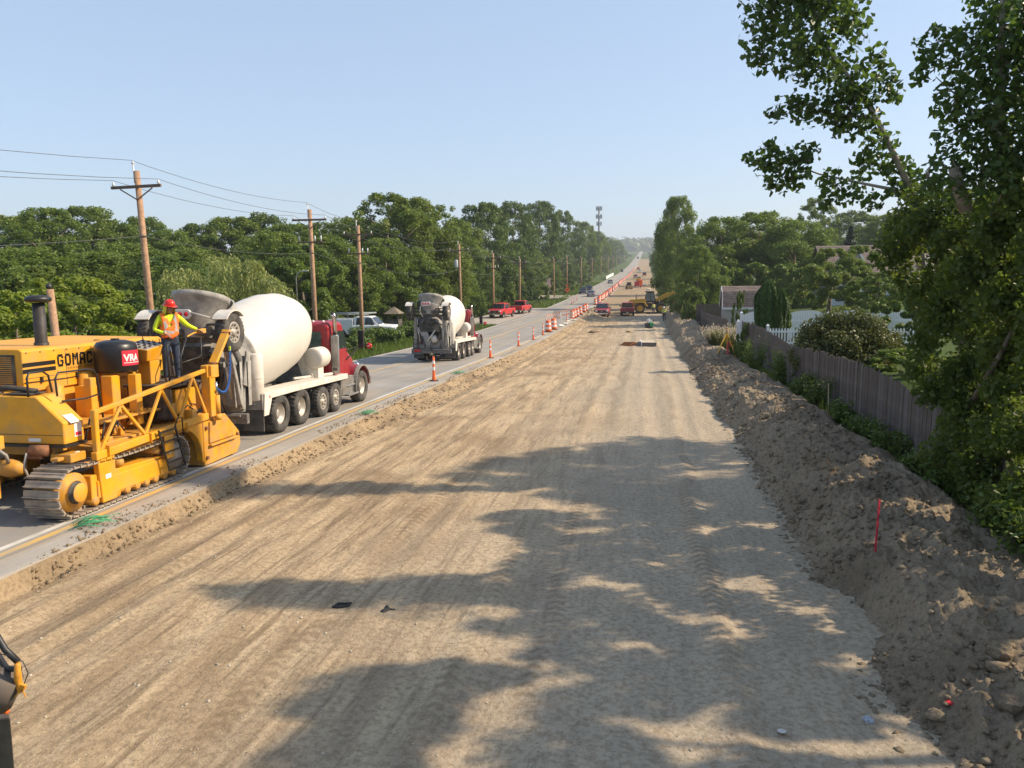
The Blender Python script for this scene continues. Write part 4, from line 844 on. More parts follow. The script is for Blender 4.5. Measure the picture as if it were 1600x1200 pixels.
b = WB(); [b.box(-10.999, -10.995, 12.98+k*.075, 12.98+k*.075+.05, 2.385, 2.42) for k in range(5)]; [b.box(-10.999, -10.995, 13.44+k*.075, 13.44+k*.075+.05, 2.39, 2.425) for k in range(4)]; b.put('small_lettering', M('faded_decal', (.32, .15, .03), .6), hood, 0)
b = WB()
for y in (12.95, 14.1, 15.1): b.box(-10.9995, -10.997, y-.006, y+.006, 2.08, 2.78)
b.box(-10.9995, -10.997, 11.92, 15.9, 2.30, 2.308); b.put('panel_seam', DKG, hood, 0)
for y in np.arange(12.0, 15.9, .33):
    b = WB(); b.lathe([(0, .012), (.016, .009), (.018, 0)], Matrix.Translation((-11.0, y, 2.77)) @ Matrix.Rotation(math.pi/2, 4, 'Y'), 7); b.put('bolt', RUST, hood, 0)
b = WB(); b.tube([(-10.98, 11.9, 2.24), (-10.98, 12.9, 2.22), (-10.98, 14.5, 2.25)], .008, 5); [b.box(-10.995, -10.96, y-.02, y+.02, 2.2, 2.31) for y in (12.3, 13.2, 13.7)]; b.put('cable', HOSE, hood, 0)
b = WB(); b.lathe([(.11, 2.83), (.11, 3.66), (.085, 3.66)], Matrix.Translation((-11.5, 12.95, 0)), 16); b.lathe([(.13, 2.84), (.13, 2.9), (.11, 2.9)], Matrix.Translation((-11.5, 12.95, 0)), 16); st = b.put('exhaust_stack', M('sooty_steel', (.05, .045, .042), .6, .3, var=.3, scale=8), hood, 0)
b = WB(); b.lathe([(0, 3.67), (.2, 3.67), (.235, 3.71), (.225, 3.76), (.15, 3.80), (0, 3.81)], Matrix.Translation((-11.5, 12.95, 0)), 20); b.put('rain_cap', BLK, hood, 0)
b = WB(); b.lathe([(0, 2.88), (.16, 2.875), (.18, 2.84)], Matrix.Translation((-11.3, 14.4, 0)), 14); b.put('filler_cap', YP2, hood, 0)
# main frame, deck
b = WB(); b.box(-13.2, -10.3, 11.9, 15.5, .92, 1.28); b.box(-10.3, -9.75, 12.0, 15.3, 1.0, 1.1); b.put('main_frame', YP2)
b = WB(); b.box(-10.75, -9.62, 14.2, 15.5, 1.88, 1.93); b.box(-10.75, -9.62, 15.47, 15.5, 1.93, 2.0); b.box(-10.7, -9.7, 14.25, 14.3, 1.2, 1.88); b.put('operator_deck', DKG)
b = WB(); b.box(-10.9, -9.9, 11.95, 14.2, 1.42, 1.46); b.put('walkway', YP2)
b = WB(); b.box(-10.75, -9.75, 14.5, 15.4, 1.28, 1.8); b.put('hydraulic_cabinet', YP)
b = WB()
for x, y, w_ in ((-10.55, 13.30, .24), (-10.45, 13.95, .12), (-10.2, 13.62, .18), (-10.62, 12.9, .16)): b.box(x, x+w_, y, y+w_, 1.2, 2.22)
b.put('support_posts', YP)
b = WB(); b.box(-10.86, -10.6, 12.95, 13.25, 1.45, 2.05); b.lathe([(0, 1.8), (.035, 1.8), (.035, 1.83), (0, 1.83)], Matrix.Translation((-10.6, 13.08, 0)), 10); b.put('control_box', YP)
b = WB(); b.lathe([(.16, 1.2), (.16, 2.1), (.0, 2.2)], Matrix.Translation((-10.95, 12.55, 0)), 16); b.lathe([(.14, 1.2), (.14, 2.25), (0, 2.3)], Matrix.Translation((-10.93, 13.35, 0)), 16); b.put('hydraulic_reservoir', YP2, bevel=0)
rg = random.Random(5); b = WB()
for k in range(16):
    x, y, z = rg.uniform(-10.4, -9.75), rg.uniform(12.0, 15.1), rg.uniform(1.12, 1.4); b.box(x, x+rg.uniform(.08, .25), y, y+rg.uniform(.1, .3), z-.1, z+rg.uniform(.02, .2))
b.put('valve_blocks', YP2); b = WB()
for k in range(18):
    x, y = rg.uniform(-10.3, -9.7), rg.uniform(12.0, 14.9); e = (x+rg.uniform(-.3, .2), y+rg.uniform(.2, .7), rg.uniform(1.1, 1.4)); b.tube([(x, y, rg.uniform(1.1, 1.3)), ((x+e[0])/2, (y+e[1])/2, rg.uniform(1.3, 1.62)), e], .018, 6)
b.put('hydraulic_hoses', HOSE, bevel=0)
# black tank with red label
TC = Matrix.Translation((-10.52, 13.75, 0))
b = WB(); b.lathe([(0, 2.26), (.36, 2.26), (.40, 2.30), (.40, 2.72), (.385, 2.80), (.34, 2.86), (.2, 2.895), (.08, 2.90), (.08, 2.93), (0, 2.93)], TC, 36); tank = b.put('water_tank', PLAS, bevel=0)
def curved(name, me, c, R, a0, z0, parent, sc=1.):
    """wraps a flat mesh (x along the wall, y up) on an upright cylinder"""
    for v in me.vertices:
        a = a0+v.co.x*sc/R; v.co = (c[0]-MO[0]+(R+v.co.z)*math.cos(a), c[1]-MO[1]+(R+v.co.z)*math.sin(a), z0+v.co.y*sc)
    return link(name, me, parent)
def sheet(w_, h, mat, n=14):
    m = MB(); [m.quad((w_*k/n, 0, 0), (w_*(k+1)/n, 0, 0), (w_*(k+1)/n, h, 0), (w_*k/n, h, 0)) for k in range(n)]; return m.mesh('sheet', mat)
A0 = math.radians(-38)
curved('label', sheet(.52, .30, DECR), (-10.52, 13.75), .402, A0, 2.40, tank)
curved('label_lettering', text_mesh('VRA', .19, 'label_lettering', DECW, .0, True), (-10.52, 13.75), .405, A0+.08, 2.49, tank)
curved('label_rule', sheet(.46, .012, DECW), (-10.52, 13.75), .405, A0+.08, 2.45, tank)
# control console
b = WB(); b.loft([[(-10.62, 14.26, 2.42), (-10.2, 14.26, 2.42), (-10.2, 14.66, 2.42), (-10.62, 14.66, 2.42)], [(-10.72, 14.18, 2.74), (-10.12, 14.18, 2.66), (-10.12, 14.86, 2.76), (-10.72, 14.86, 2.84)]]); con = b.put('control_console', YP)
b = WB(); b.quad((-10.70, 14.20, 2.745), (-10.14, 14.20, 2.667), (-10.14, 14.84, 2.761), (-10.70, 14.84, 2.840))
b._add([(x, y, z-.01) for x, y, z in b.v], [(3, 2, 1, 0)]); b.put('gauge_panel', M('console_grey', (.33, .28, .24), .5, var=.2), con, 0)
b = WB()
for i in range(4):
    for j in range(4):
        x, y = -10.62+i*.13, 14.28+j*.16; z = 2.748+(-.118*(x+10.7))+.147*(y-14.2); b.lathe([(0, .022), (.03, .02), (.032, 0)], Matrix.Translation((x, y, z-.002)), 8)
        if (i+j) % 3 == 0: b.tube([(x, y, z), (x+.01, y-.02, z+.10)], .008, 5)
b.put('gauges', BLK, con, 0)
b = WB(); b.prism([(14.36, 1.93), (14.62, 1.93), (14.78, 2.42), (14.36, 2.42)], 'x', -10.5, -10.2); b.put('console_pedestal', YP, con)
# front fuel tank with chamfered shoulder
b = WB(); b.prism([(-12.9, 1.24), (-9.82, 1.24), (-9.82, 1.62), (-10.32, 2.07), (-12.9, 2.10)], 'y', 11.38, 11.86); ft_ = b.put('fuel_tank', YP, bevel=.018)
b = WB(); b.box(-12.9, -9.86, 11.372, 11.376, 1.40, 1.408); b.box(-11.6, -11.592, 11.372, 11.376, 1.26, 2.04); b.put('panel_seam', DKG, ft_, 0)
b = WB(); b.lathe([(0, .05), (.09, .05), (.10, .02), (.10, 0)], Matrix.Translation((-11.3, 11.62, 2.08)), 14); b.put('tank_cap', BLK, ft_, 0)
b = WB(); b.box(-12.9, -9.79, 11.35, 11.89, 1.19, 1.235); b.put('tank_skirt', BLK, ft_, 0)
b = WB(); b.quad((-9.93, 11.50, 1.732), (-9.80+.03, 11.50, 1.60), (-9.77, 11.72, 1.60), (-9.93, 11.72, 1.732)); [b.v.__setitem__(i, (b.v[i][0], b.v[i][1], b.v[i][2]+.004)) for i in range(4)]; b.put('sticker', DECW, ft_, 0)
b = WB(); b.box(-9.818, -9.814, 11.62, 11.80, 1.34, 1.58); b.put('sticker', DECW, ft_, 0); b = WB(); b.box(-9.8138, -9.811, 11.64, 11.78, 1.36, 1.42); b.put('sticker_band', DECR, ft_, 0)
b = WB(); b.box(-10.52, -10.28, 11.374, 11.378, 1.285, 1.345); b.put('sticker', DECW, ft_, 0)
b = WB(); b.box(-11.0, -10.45, 11.42, 11.8, 2.095, 2.11); b.tube([(-11.4, 11.5, 2.13), (-11.0, 11.55, 2.2), (-10.7, 11.6, 2.16), (-10.55, 11.7, 2.12)], .05, 8); b.put('coiled_rag', M('dark_cloth', (.07, .06, .05), .9, var=.4), ft_, 0)
b = WB(); b.lathe([(0, -.16), (.10, -.16), (.10, .16), (0, .16)], Matrix.Translation((-10.25, 11.3, 1.15)) @ Matrix.Rotation(math.pi/2, 4, 'Y'), 14); b.box(-10.5, -10.2, 11.28, 11.36, 1.0, 1.18); b.put('hose_reel', RUST, bevel=0)
b = WB(); b.tube([(-9.98, 11.25, .98), (-9.75, 11.62, 1.06)], .035, 10); b.put('white_pipe', DECW, bevel=0)
b = WB(); b.tube([(-10.42, 11.2, 1.12), (-10.45, 11.15, .9), (-10.38, 11.15, .72), (-10.5, 11.2, .68)], .02, 6); b.put('hanging_cable', M('pale_hose', (.45, .42, .36), .6), bevel=0)
# truss conveyor side frame
XF = -9.55
b = WB(); b.bar((XF, 11.72, .97), (XF, 15.45, 1.13), .12, .15); b.put('lower_chord', YP)
b = WB(); b.bar((XF, 11.76, 1.74), (XF, 15.36, 2.14), .085, .085); b.put('upper_chord', YP)
b = WB(); b.bar((XF, 11.80, 1.0), (XF, 11.80, 1.80), .10, .10); b.put('truss_post', YP)
b = WB(); b.bar((XF, 15.34, 1.1), (XF, 15.34, 2.24), .14, .16); b.put('truss_post', YP)
zl = lambda y: 1.04+.043*(y-11.72); zu = lambda y: 1.70+.111*(y-11.76)
ys_ = [11.9, 12.5, 13.15, 13.72, 14.25, 14.82, 15.26]
for k in range(6):
    a, c = ys_[k], ys_[k+1]; b = WB(); b.bar((XF, a, zl(a) if k % 2 == 0 else zu(a)), (XF, c, zu(c) if k % 2 == 0 else zl(c)), .05, .06); b.put('truss_brace', YP, bevel=.006)
b = WB(); b.bar((XF-.10, 11.6, .84), (XF-.10, 15.4, 1.0), .10, .09); b.put('lower_beam', YP2)
for y in (12.0, 13.2, 14.4):
    b = WB(); b.bar((XF+.065, y, .92), (XF+.065, y, 1.12), .012, .08); b.put('bolted_plate', YP, bevel=0)
b = WB(); b.box(-10.1, -9.7, 11.35, 11.72, .93, 1.08); b.box(-9.98, -9.82, 11.2, 11.5, .98, 1.04); b.put('hitch_block', YP2)
# swing arm, its pin and ram
b = WB(); b.bar((-9.52, 15.42, 2.06), (-9.52, 16.24, 2.97), .07, .20, up=(1, 0, 0)); b.put('swing_arm', YP)
b = WB(); b.box(-9.66, -9.40, 15.32, 15.62, 1.96, 2.24); b.box(-9.62, -9.42, 15.28, 15.50, 1.1, 2.0); b.put('arm_bracket', YP)
b = WB(); [b.tube([(-9.60, y, z), (-9.42, y, z)], .045, 10) for y, z in ((15.58, 2.25), (16.18, 2.9), (15.45, 2.02))]; b.put('arm_pins', RUST, bevel=0)
b = WB(); b.tube([(-9.42, 15.52, 1.14), (-9.42, 15.52, 1.56)], .065, 12); b.tube([(-9.42, 15.52, 1.0), (-9.42, 15.52, 1.14)], .08, 10); b.put('ram_cylinder', YP, bevel=0); b = WB(); b.tube([(-9.42, 15.52, 1.56), (-9.42, 15.50, 1.86)], .035, 10); b.put('ram_rod', CHR, bevel=0)
# side hopper / trimmer hood at the rear
b = WB(); b.prism([(15.12, -.0+.03), (15.12, 1.08), (16.05, 1.06), (16.62, .55), (16.66, .26), (16.48, .06)], 'x', -11.6, -9.55); sc = b.put('trimmer_hood', YP2)
b = WB(); b.prism([(15.30, .50), (15.34, .98), (15.98, .98), (16.36, .50)], 'x', -9.548, -9.51); b.put('hood_plate', YP2, sc)
b = WB(); b.bar((-9.49, 15.28, .46), (-9.49, 16.40, .46), .07, .05); b.put('hood_lip', YP2, sc)
b = WB(); [b.tube([(-9.56, y, z), (-9.50, y, z)], .04, 8) for y, z in ((15.22, .86), (16.5, .5), (15.2, .2))]; b.put('hood_bolts', RUST, sc, 0)
cr = [(15.12-.92*math.cos(math.radians(t)), .12+.86*math.sin(math.radians(t))) for t in range(95, 4, -9)]
b = WB(); b.prism([(15.115, 1.04)]+[(y, z) for y, z in cr if z > .1][:0]+[(14.55, 1.04)]+[(14.35+.72*math.sin(math.radians(t)), .22+.74*math.cos(math.radians(t))) for t in range(5, 96, 10)]+[(15.115, .10)], 'x', -9.72, -9.56); b.put('track_fender', YP)
# ladder
b = WB()
for y in (13.38, 13.92): b.bar((-9.42, y, 1.14), (-9.38, y+.22, .28), .03, .03)
for t in (.06, .3, .55, .8, .98): z = 1.14-.86*t; b.bar((-9.42+.04*t, 13.38+.22*t, z), (-9.42+.04*t, 13.92+.22*t, z), .05, .025)
b.tube([(-9.42, 13.92, 1.14), (-9.40, 14.0, 1.30), (-9.40, 14.14, 1.28), (-9.40, 14.16, .9)], .014, 6); b.put('ladder', BLK, bevel=0)
b = WB(); b.box(-9.49, -9.46, 13.62, 13.92, .50, .98); b.put('ladder_back_plate', YP); b = WB(); b.box(-9.459, -9.455, 13.72, 13.82, .60, .66); b.put('sticker', DECW, bevel=0)
# crawler track: every shoe its own piece
def crawler(x0, x1, ya, yb, r):
    t = bpy.data.objects.new('crawler_track', None); COL.objects.link(t); adopt(t, mach); xm = (x0+x1)/2
    L = yb-ya; per = 2*L+2*math.pi*r; n = int(per/.155); sm_ = MB(); wd = (x1-x0)/2; sm_.box(-wd, wd, -.066, .066, 0, .028); sm_.box(-wd, wd, -.062, -.045, .028, .062); sm_.box(-wd*.98, wd*.98, .03, .04, .028, .04); sm_.box(-.14, .14, -.05, .05, -.05, 0); me = sm_.mesh('track_shoe', STEEL)
    for k in range(n):
        s = (k+.3)/n*per
        if s < L: y, z, a = ya+s, 2*r-.05*math.sin(math.pi*s/L), 0
        elif s < L+math.pi*r: th = (s-L)/r; y, z, a = yb+r*math.sin(th), r+r*math.cos(th), -th
        elif s < 2*L+math.pi*r: y, z, a = yb-(s-L-math.pi*r), 0, math.pi
        else: th = (s-2*L-math.pi*r)/r; y, z, a = ya-r*math.sin(th), r-r*math.cos(th), math.pi-th
        o = link('track_shoe', me, t); o.matrix_local = Matrix.Translation((xm-MO[0], y-MO[1], z+.065)) @ Matrix.Rotation(a, 4, 'X')
    o1 = 1 if x1 > -10.2 else 0
    b = WB(); b.prism([(ya+.42, .16), (ya+.42, .64), (yb-.25, .56), (yb-.2, .16)], 'x', x0+.12, x1-.06); b.box(x1-.07, x1-.03, ya+.55, ya+2.55, .20, .52); b.put('track_frame', YP, t)
    b = WB(); b.prism([(ya+.62, .10), (ya+1.0, .10), (ya+1.0, .92), (ya+.55, .96)], 'x', x1-.12, x1+.0); b.put('track_leg', YP, t)
    b = WB(); b.box(x1, x1+.004, ya+.72, ya+.86, .52, .60); b.put('sticker', DECW, t, 0)
    b = WB(); R_ = Matrix.Rotation(math.pi/2, 4, 'Y'); T_ = Matrix.Translation((xm, ya, r+.06)) @ R_
    b.lathe([(0, -wd*.7), (r*.84, -wd*.7), (r*.84, wd*.8), (.20, wd*.82), (.20, wd*.95)], T_, 22); b.put('drive_sprocket', YP2, t, 0)
    b = WB(); b.lathe([(.19, wd*.8), (.19, wd*.98), (.165, wd*1.0), (.165, wd*1.2)], T_, 20, 1); b.lathe([(.165, wd*1.2), (.15, wd*1.24), (0, wd*1.24)], T_, 20, 0); b.put('hub_motor', [YP, DKG], t, 0)
    b = WB(); b.lathe([(0, -wd*.7), (r*.82, -wd*.7), (r*.82, wd*.7), (0, wd*.7)], Matrix.Translation((xm, yb, r+.06)) @ R_, 22); b.put('idler_wheel', STEEL, t, 0)
    for k in range(9):
        y = ya+.5+k*(L-.6)/8.; b = WB(); b.lathe([(0, -wd*.6), (.085, -wd*.6), (.085, wd*.86), (.05, wd*.9), (0, wd*.9)], Matrix.Translation((xm, y, .17)) @ R_, 10); b.put('track_roller', YP2, t, 0)
    for y in (ya+1.25, ya+2.35): b = WB(); b.lathe([(0, -wd*.5), (.075, -wd*.5), (.075, wd*.8), (0, wd*.82)], Matrix.Translation((xm, y, .70)) @ R_, 12); b.put('carrier_roller', YP2, t, 0)
    return t
crawler(-10.18, -9.52, 11.22, 14.1, .40); crawler(-13.2, -12.5, 11.2, 14.1, .40)
for bx_ in ((-13.1, -12.6, 11.9, 12.5, .6, 1.3), (-10.1, -9.7, 12.1, 12.5, .85, 1.0), (-10.15, -9.75, 13.6, 14.0, .5, 1.0)): b = WB(); b.box(*bx_); b.put('track_column', YP2)
# column and motor at the front left
b = WB(); b.box(-10.72, -10.52, 10.52, 10.72, .45, 1.32); b.box(-10.80, -10.45, 10.45, 10.80, 1.28, 1.5); b.put('leg_column', YP)
b = WB(); b.tube([(-10.62, 10.6, .40), (-10.62, 10.6, .1)], .05, 10); b.tube([(-10.5, 10.52, .5), (-10.42, 10.52, .42), (-10.46, 10.52, .3)], .02, 6); b.put('leg_rod', STEEL, bevel=0)
b = WB(); b.lathe([(0, -.22), (.13, -.2), (.16, .0), (.13, .16), (.08, .25), (0, .25)], Matrix.Translation((-10.7, 11.15, .86)) @ Matrix.Rotation(math.pi/2, 4, 'Y'), 16); b.put('drive_motor', YP2, bevel=0)
b = WB(); b.tube([(-10.85, 11.05, .98), (-10.8, 10.98, 1.2), (-10.7, 10.95, 1.24)], .035, 8); b.tube([(-10.65, 11.05, .98), (-10.62, 10.98, 1.12), (-10.75, 10.95, 1.22), (-10.9, 11.0, 1.26)], .03, 8); b.put('motor_hoses', M('grey_hose', (.25, .24, .22), .5, var=.3), bevel=0)
# handrails
b = WB(); b.tube([(-10.25, 11.15, 2.1), (-10.25, 11.15, 2.42), (-10.25, 11.2, 2.50), (-10.25, 11.5, 2.50), (-10.25, 11.62, 2.42), (-10.25, 11.68, 2.12)], .018, 8); b.put('handrail', BLK, bevel=0)
b = WB(); b.tube([(-10.1, 11.62, 2.05), (-10.1, 11.6, 2.36), (-10.1, 11.68, 2.46), (-10.1, 12.35, 2.45), (-10.1, 12.55, 2.42), (-10.1, 12.62, 2.32), (-10.1, 12.72, 1.5)], .018, 8); b.tube([(-10.1, 11.72, 1.95), (-10.1, 12.3, 1.92), (-10.1, 12.7, 1.96)], .016, 8); b.put('handrail', BLK, bevel=0)
b = WB(); b.tube([(-9.72, 14.28, 1.93), (-9.72, 14.25, 2.74), (-9.72, 14.34, 2.82)], .018, 8); b.tube([(-9.66, 14.62, 1.93), (-9.66, 14.62, 2.5), (-9.68, 14.92, 2.92)], .018, 8); b.tube([(-9.66, 14.65, 2.36), (-9.68, 15.3, 2.42), (-9.8, 15.62, 2.46)], .016, 8); b.tube([(-9.8, 15.62, 1.93), (-9.8, 15.62, 2.86)], .014, 8); b.put('handrail', BLK, bevel=0)
b = WB(); b.tube([(-9.67, 14.9, 2.9), (-9.72, 15.25, 2.96), (-9.75, 15.5, 2.98)], .018, 8); b.box(-9.80, -9.68, 15.42, 15.66, 2.94, 3.04); b.box(-9.78, -9.70, 15.46, 15.52, 3.04, 3.07, 1); b.put('control_pendant', [YP, BLK], bevel=.008)
# blue chain hanging from the arm: a thing of its own
BLUE = M('blue_chain_paint', (.02, .12, .42), .4, var=.15)
ch = MB(); zz = float(ZR(15.9)); pts = []
for k in range(41):
    t = k/40; pts.append(Vector((-9.36+.05*math.sin(t*3), 16.12-.62*t**1.2, 2.52-.92*math.sin(math.pi*min(1, t*.62+.0)**.9)*.98)))
for k in range(len(pts)-1):
    p, q = pts[k], pts[k+1]; d = (q-p).normalized(); a = d.cross(Vector((1, 0, 0))).normalized() if k % 2 else Vector((1, 0, 0)); L = (q-p).length*.85
    c = (p+q)/2; ch.tube([c+d*L*math.cos(t)+a*.022*math.sin(t) for t in [2*math.pi*j/8 for j in range(9)]], .009, 5, caps=False)
o = ch.build('chain', BLUE, label='blue lifting chain hanging in a loop from the yellow swing arm', cat='chain'); o.location = (0, 0, zz)
m = MB(); m.box(-.02, .02, -.02, .02, -.05, .06); h = m.build('hook', M('lime_paint', (.45, .62, .05), .5), o, .006); h.location = (-9.36, 16.12, 2.55)
# near bottom left: the rig the picture was taken from
rig = empty('rig_corner', 'dark steel plate with hoses and an orange fitting at the bottom left corner, close by', 'machine corner', (-3.6, 3.5, float(ZR(3.5))))
def rp(px, py, Y=3.5): v = P(px, py, Y); return v-Vector(rig.location)
b = MB(); b.loft([[rp(-60, 1128), rp(16, 1122), rp(24, 1215), rp(-60, 1215)], [rp(-60, 1110, 3.75), rp(10, 1104, 3.75), rp(10, 1190, 3.75), rp(-60, 1190, 3.75)]]); b.build('steel_plate', M('dark_plate', (.10, .085, .065), .6, .4, var=.4, scale=8), rig, .006, 1)
b = MB(); b.tube([rp(-40, 950), rp(-10, 985), rp(8, 1015), rp(28, 1034)], .018, 8); b.tube([rp(-40, 990, 3.55), rp(-8, 1018, 3.55), rp(10, 1044, 3.55), rp(30, 1046)], .018, 8); b.build('hose', HOSE, rig)
b = MB(); b.tube([rp(-10, 1020, 3.45), rp(12, 1024, 3.45), rp(36, 1034, 3.45), rp(44, 1052, 3.45), rp(38, 1068, 3.45)], .003, 5); b.build('wire', BLK, rig)
b = MB(); b.lathe([(0, -.1), (.085, -.1), (.09, 0), (.085, .1), (0, .1)], Matrix.Translation(rp(2, 1078)) @ Matrix.Rotation(.5, 4, 'Y'), 16); b.build('cylinder_end', M('dusty_rubber_grey', (.13, .105, .085), .8, var=.3), rig)
b = MB(); b.tube([rp(27, 1036), rp(28, 1060), rp(32, 1082)], [.016, .022, .014], 8); b.bar(rp(30, 1070), rp(40, 1074), .02, .03); b.bar(rp(34, 1075), rp(22, 1090), .008, .008); b.bar(rp(34, 1075), rp(41, 1090), .008, .008); b.build('fitting', M('orange_fitting_paint', (.72, .30, .03), .55, var=.3, scale=30), rig, .003, 1)
b = MB(); b.tube([rp(-10, 1110), rp(6, 1108), rp(13, 1114)], [.02, .026, .012], 7); b.build('cap', ORNG, rig)
# ------------------------------------------------------------------ mixer trucks
REDP = M('truck_red', (.29, .012, .02), .35, var=.1, dust=.35, dustcol=(.30, .12, .10)); DRUMW = M('drum_white', (.60, .575, .52), .5, var=.06, scale=1.2, dust=.35, dustcol=(.55, .49, .41)); DIRTW = M('dirty_white', (.66, .62, .55), .6, var=.08, dust=.7, dustcol=(.42, .36, .28))
CONG = M('concrete_splashed_steel', (.27, .26, .24), .75, .2, var=.4, scale=4, dust=.9, dustcol=(.42, .40, .36)); GREYF = M('grey_frame_paint', (.11, .105, .10), .65, var=.3, dust=.8, dustcol=(.36, .33, .29)); FLAP = M('mudflap_rubber', (.075, .072, .068), .8, var=.3, dust=.8, dustcol=(.2, .18, .16))
RUBT = M('tyre_rubber', (.040, .038, .036), .85, var=.3, dust=.9, dustcol=(.16, .145, .125)); RIMA = M('dusty_rim', (.44, .41, .37), .5, .5, var=.2, dust=.6); LRED = M('red_lens', (.55, .01, .015), .2, var=.05); AMB = M('amber_lens', (.75, .28, .02), .25); GLASS = M('window_glass', (.03, .045, .04), .06, var=.2, spec=.9); MIRR = M('mirror_face', (.3, .33, .36), .1, .9)
def wheel(parent, x, y, z, r, w_, side, steer=False, holes=True):
    t = bpy.data.objects.new('wheel', None); COL.objects.link(t); adopt(t, parent); t.location = (x, y, z); s = side
    R = Matrix.Rotation(math.pi/2, 4, 'Y') if s > 0 else Matrix.Rotation(-math.pi/2, 4, 'Y'); h = w_/2
    m = MB(); m.lathe([(r*.60, -h), (r*.80, -h*1.02), (r*.95, -h*.92), (r, -h*.72), (r, h*.72), (r*.95, h*.92), (r*.80, h*1.04), (r*.62, h*.98), (r*.57, h*.8)], R, 32)
    for k in range(28):
        a = 2*math.pi*k/28
        for q in (-1, 1): m.bar(R @ Vector((r*math.cos(a), r*math.sin(a), q*h*.15)), R @ Vector((r*math.cos(a+.09), r*math.sin(a+.09), q*h*.86)), .035, .022)
    m.build('tyre', RUBT, t)
    m = MB()
    if steer or not holes: m.lathe([(r*.58, -h), (r*.58, h*.72), (r*.5, h*.62), (r*.44, h*.20), (r*.24, h*.16), (r*.22, h*.45), (r*.12, h*.5), (0, h*.5)], R, 24)
    else: m.lathe([(r*.58, -h), (r*.58, h*.82), (r*.52, h*.86), (r*.34, h*.62), (r*.20, h*.66), (r*.19, h*.95), (r*.13, h*1.05), (0, h*1.05)], R, 24)
    for k in range(10):
        a = 2*math.pi*k/10
        if steer or not holes: m.lathe([(0, h*.30), (r*.035, h*.29), (r*.035, h*.14)], R @ Matrix.Translation((r*.32*math.cos(a), r*.32*math.sin(a), 0)), 6)
        else:
            m.lathe([(0, h*.80), (r*.032, h*.78), (r*.032, h*.6)], R @ Matrix.Translation((r*.27*math.cos(a), r*.27*math.sin(a), 0)), 6)
            m.lathe([(0, h*.805), (r*.068, h*.80), (r*.072, h*.70)], R @ Matrix.Translation((r*.43*math.cos(a+.3), r*.43*math.sin(a+.3), 0)), 9, 1)
    m.build('rim', [RIMA, DKG], t); return t
def make_mixer(label):
    T = empty('mixer_truck', label, 'mixer truck'); add = lambda mb, nm, mt, bv=.012, par=None, **k: mb.build(nm, mt, par or T, bv, 1, **k)
    for s in (-1, 1):
        for y, r, wd, st, ho in ((0, .52, .46, 0, 0), (1.33, .52, .46, 0, 0), (2.78, .46, .30, 0, 1), (3.78, .46, .30, 0, 1), (6.15, .54, .36, 1, 0)): wheel(T, s*(1.25-wd/2), y, r, r, wd, s, bool(st), bool(ho))
        m = MB(); m.box(s*.48-.05, s*.48+.05, -1.55, 7.0, .72, 1.0); add(m, 'frame_rail', GREYF)
    m = MB(); [m.tube([(-1.0, y, .52), (1.0, y, .52)], .07, 8) for y in (0, 1.33, 2.78, 3.78, 6.15)]; [m.lathe([(0, -.2), (.22, -.12), (.22, .12), (0, .2)], Matrix.Translation((0, y, .55)), 12) for y in (0, 1.33)]; add(m, 'axles', GREYF, 0)
    # drum
    ax = Matrix.Translation((0, 1.0, 2.42)) @ Matrix.Rotation(math.radians(-90+12.5), 4, 'X')
    ax = Matrix.Translation((0, .95, 2.43)) @ Matrix.Rotation(math.radians(12.0), 4, 'X') @ Matrix.Rotation(math.radians(90), 4, 'X')   # axis z runs to the rear and up
    prof = [(0, -2.42), (.32, -2.40), (.62, -2.28), (.90, -1.98), (1.08, -1.5), (1.185, -.9), (1.205, -.4), (1.205, .35), (1.13, 1.15), (1.0, 1.75)]
    m = MB(); m.lathe(prof, ax, 48); d = add(m, 'drum', DRUMW, 0)
    m = MB(); m.lathe([(1.185, .52), (1.225, .54), (1.225, .68), (1.165, .70)], ax, 48) if False else m.lathe([(.86, 2.30), (.93, 2.31), (.93, 2.44), (.80, 2.45)], ax, 40); add(m, 'roller_ring', GREYF, 0, d)
    m = MB(); [m.lathe([(r_-.004, z_-.012), (r_+.006, z_), (r_-.004, z_+.012)], ax, 48) for r_, z_ in ((1.205, -.4), (1.205, .35), (1.08, -1.5))]; add(m, 'weld_seams', DRUMW, 0, d)
    m = MB(); m.lathe([(1.0, 1.75), (1.03, 1.76), (1.03, 1.84), (.96, 1.86), (.93, 2.0), (.70, 2.62), (.62, 2.78)], ax, 48); add(m, 'rear_cone', CONG, 0, d)
    m = MB(); m.lathe([(.62, 2.78), (.56, 2.86), (.50, 2.70), (0, 2.2)], ax, 32); add(m, 'drum_mouth', DKG, 0, d)
    m = MB(); m.lathe([(0, -.30), (.28, -.30), (.34, -.2), (.34, .2), (.28, .30), (0, .30)], Matrix.Translation((0, 3.42, 1.85)) @ Matrix.Rotation(math.pi/2, 4, 'X'), 16); m.box(-.5, .5, 3.1, 3.5, 1.0, 1.62); add(m, 'drum_drive', GREYF)
    m = MB(); m.prism([(-.85, 1.0), (-.5, 1.0), (-.25, 1.75), (.25, 1.75), (.5, 1.0), (.85, 1.0), (.6, 2.0), (-.6, 2.0)], 'y', 3.05, 3.2); add(m, 'front_pedestal', DIRTW)
    # rear pedestal and roller supports
    m = MB()
    for s in (-1, 1):
        m.bar((s*.92, -1.05, .9), (s*.72, -.95, 2.3), .12, .28); m.bar((s*.92, -1.5, .85), (s*.85, -1.1, 2.0), .10, .16); m.prism([(-1.55, 1.5), (-.95, 1.3), (-.75, 2.15), (-1.3, 2.35)], 'x', s*.98-.03, s*.98+.03)
    m.box(-.9, .9, -1.5, -1.3, .78, 1.0); m.box(-.75, .75, -1.12, -.95, 2.1, 2.28); add(m, 'rear_pedestal', CONG)
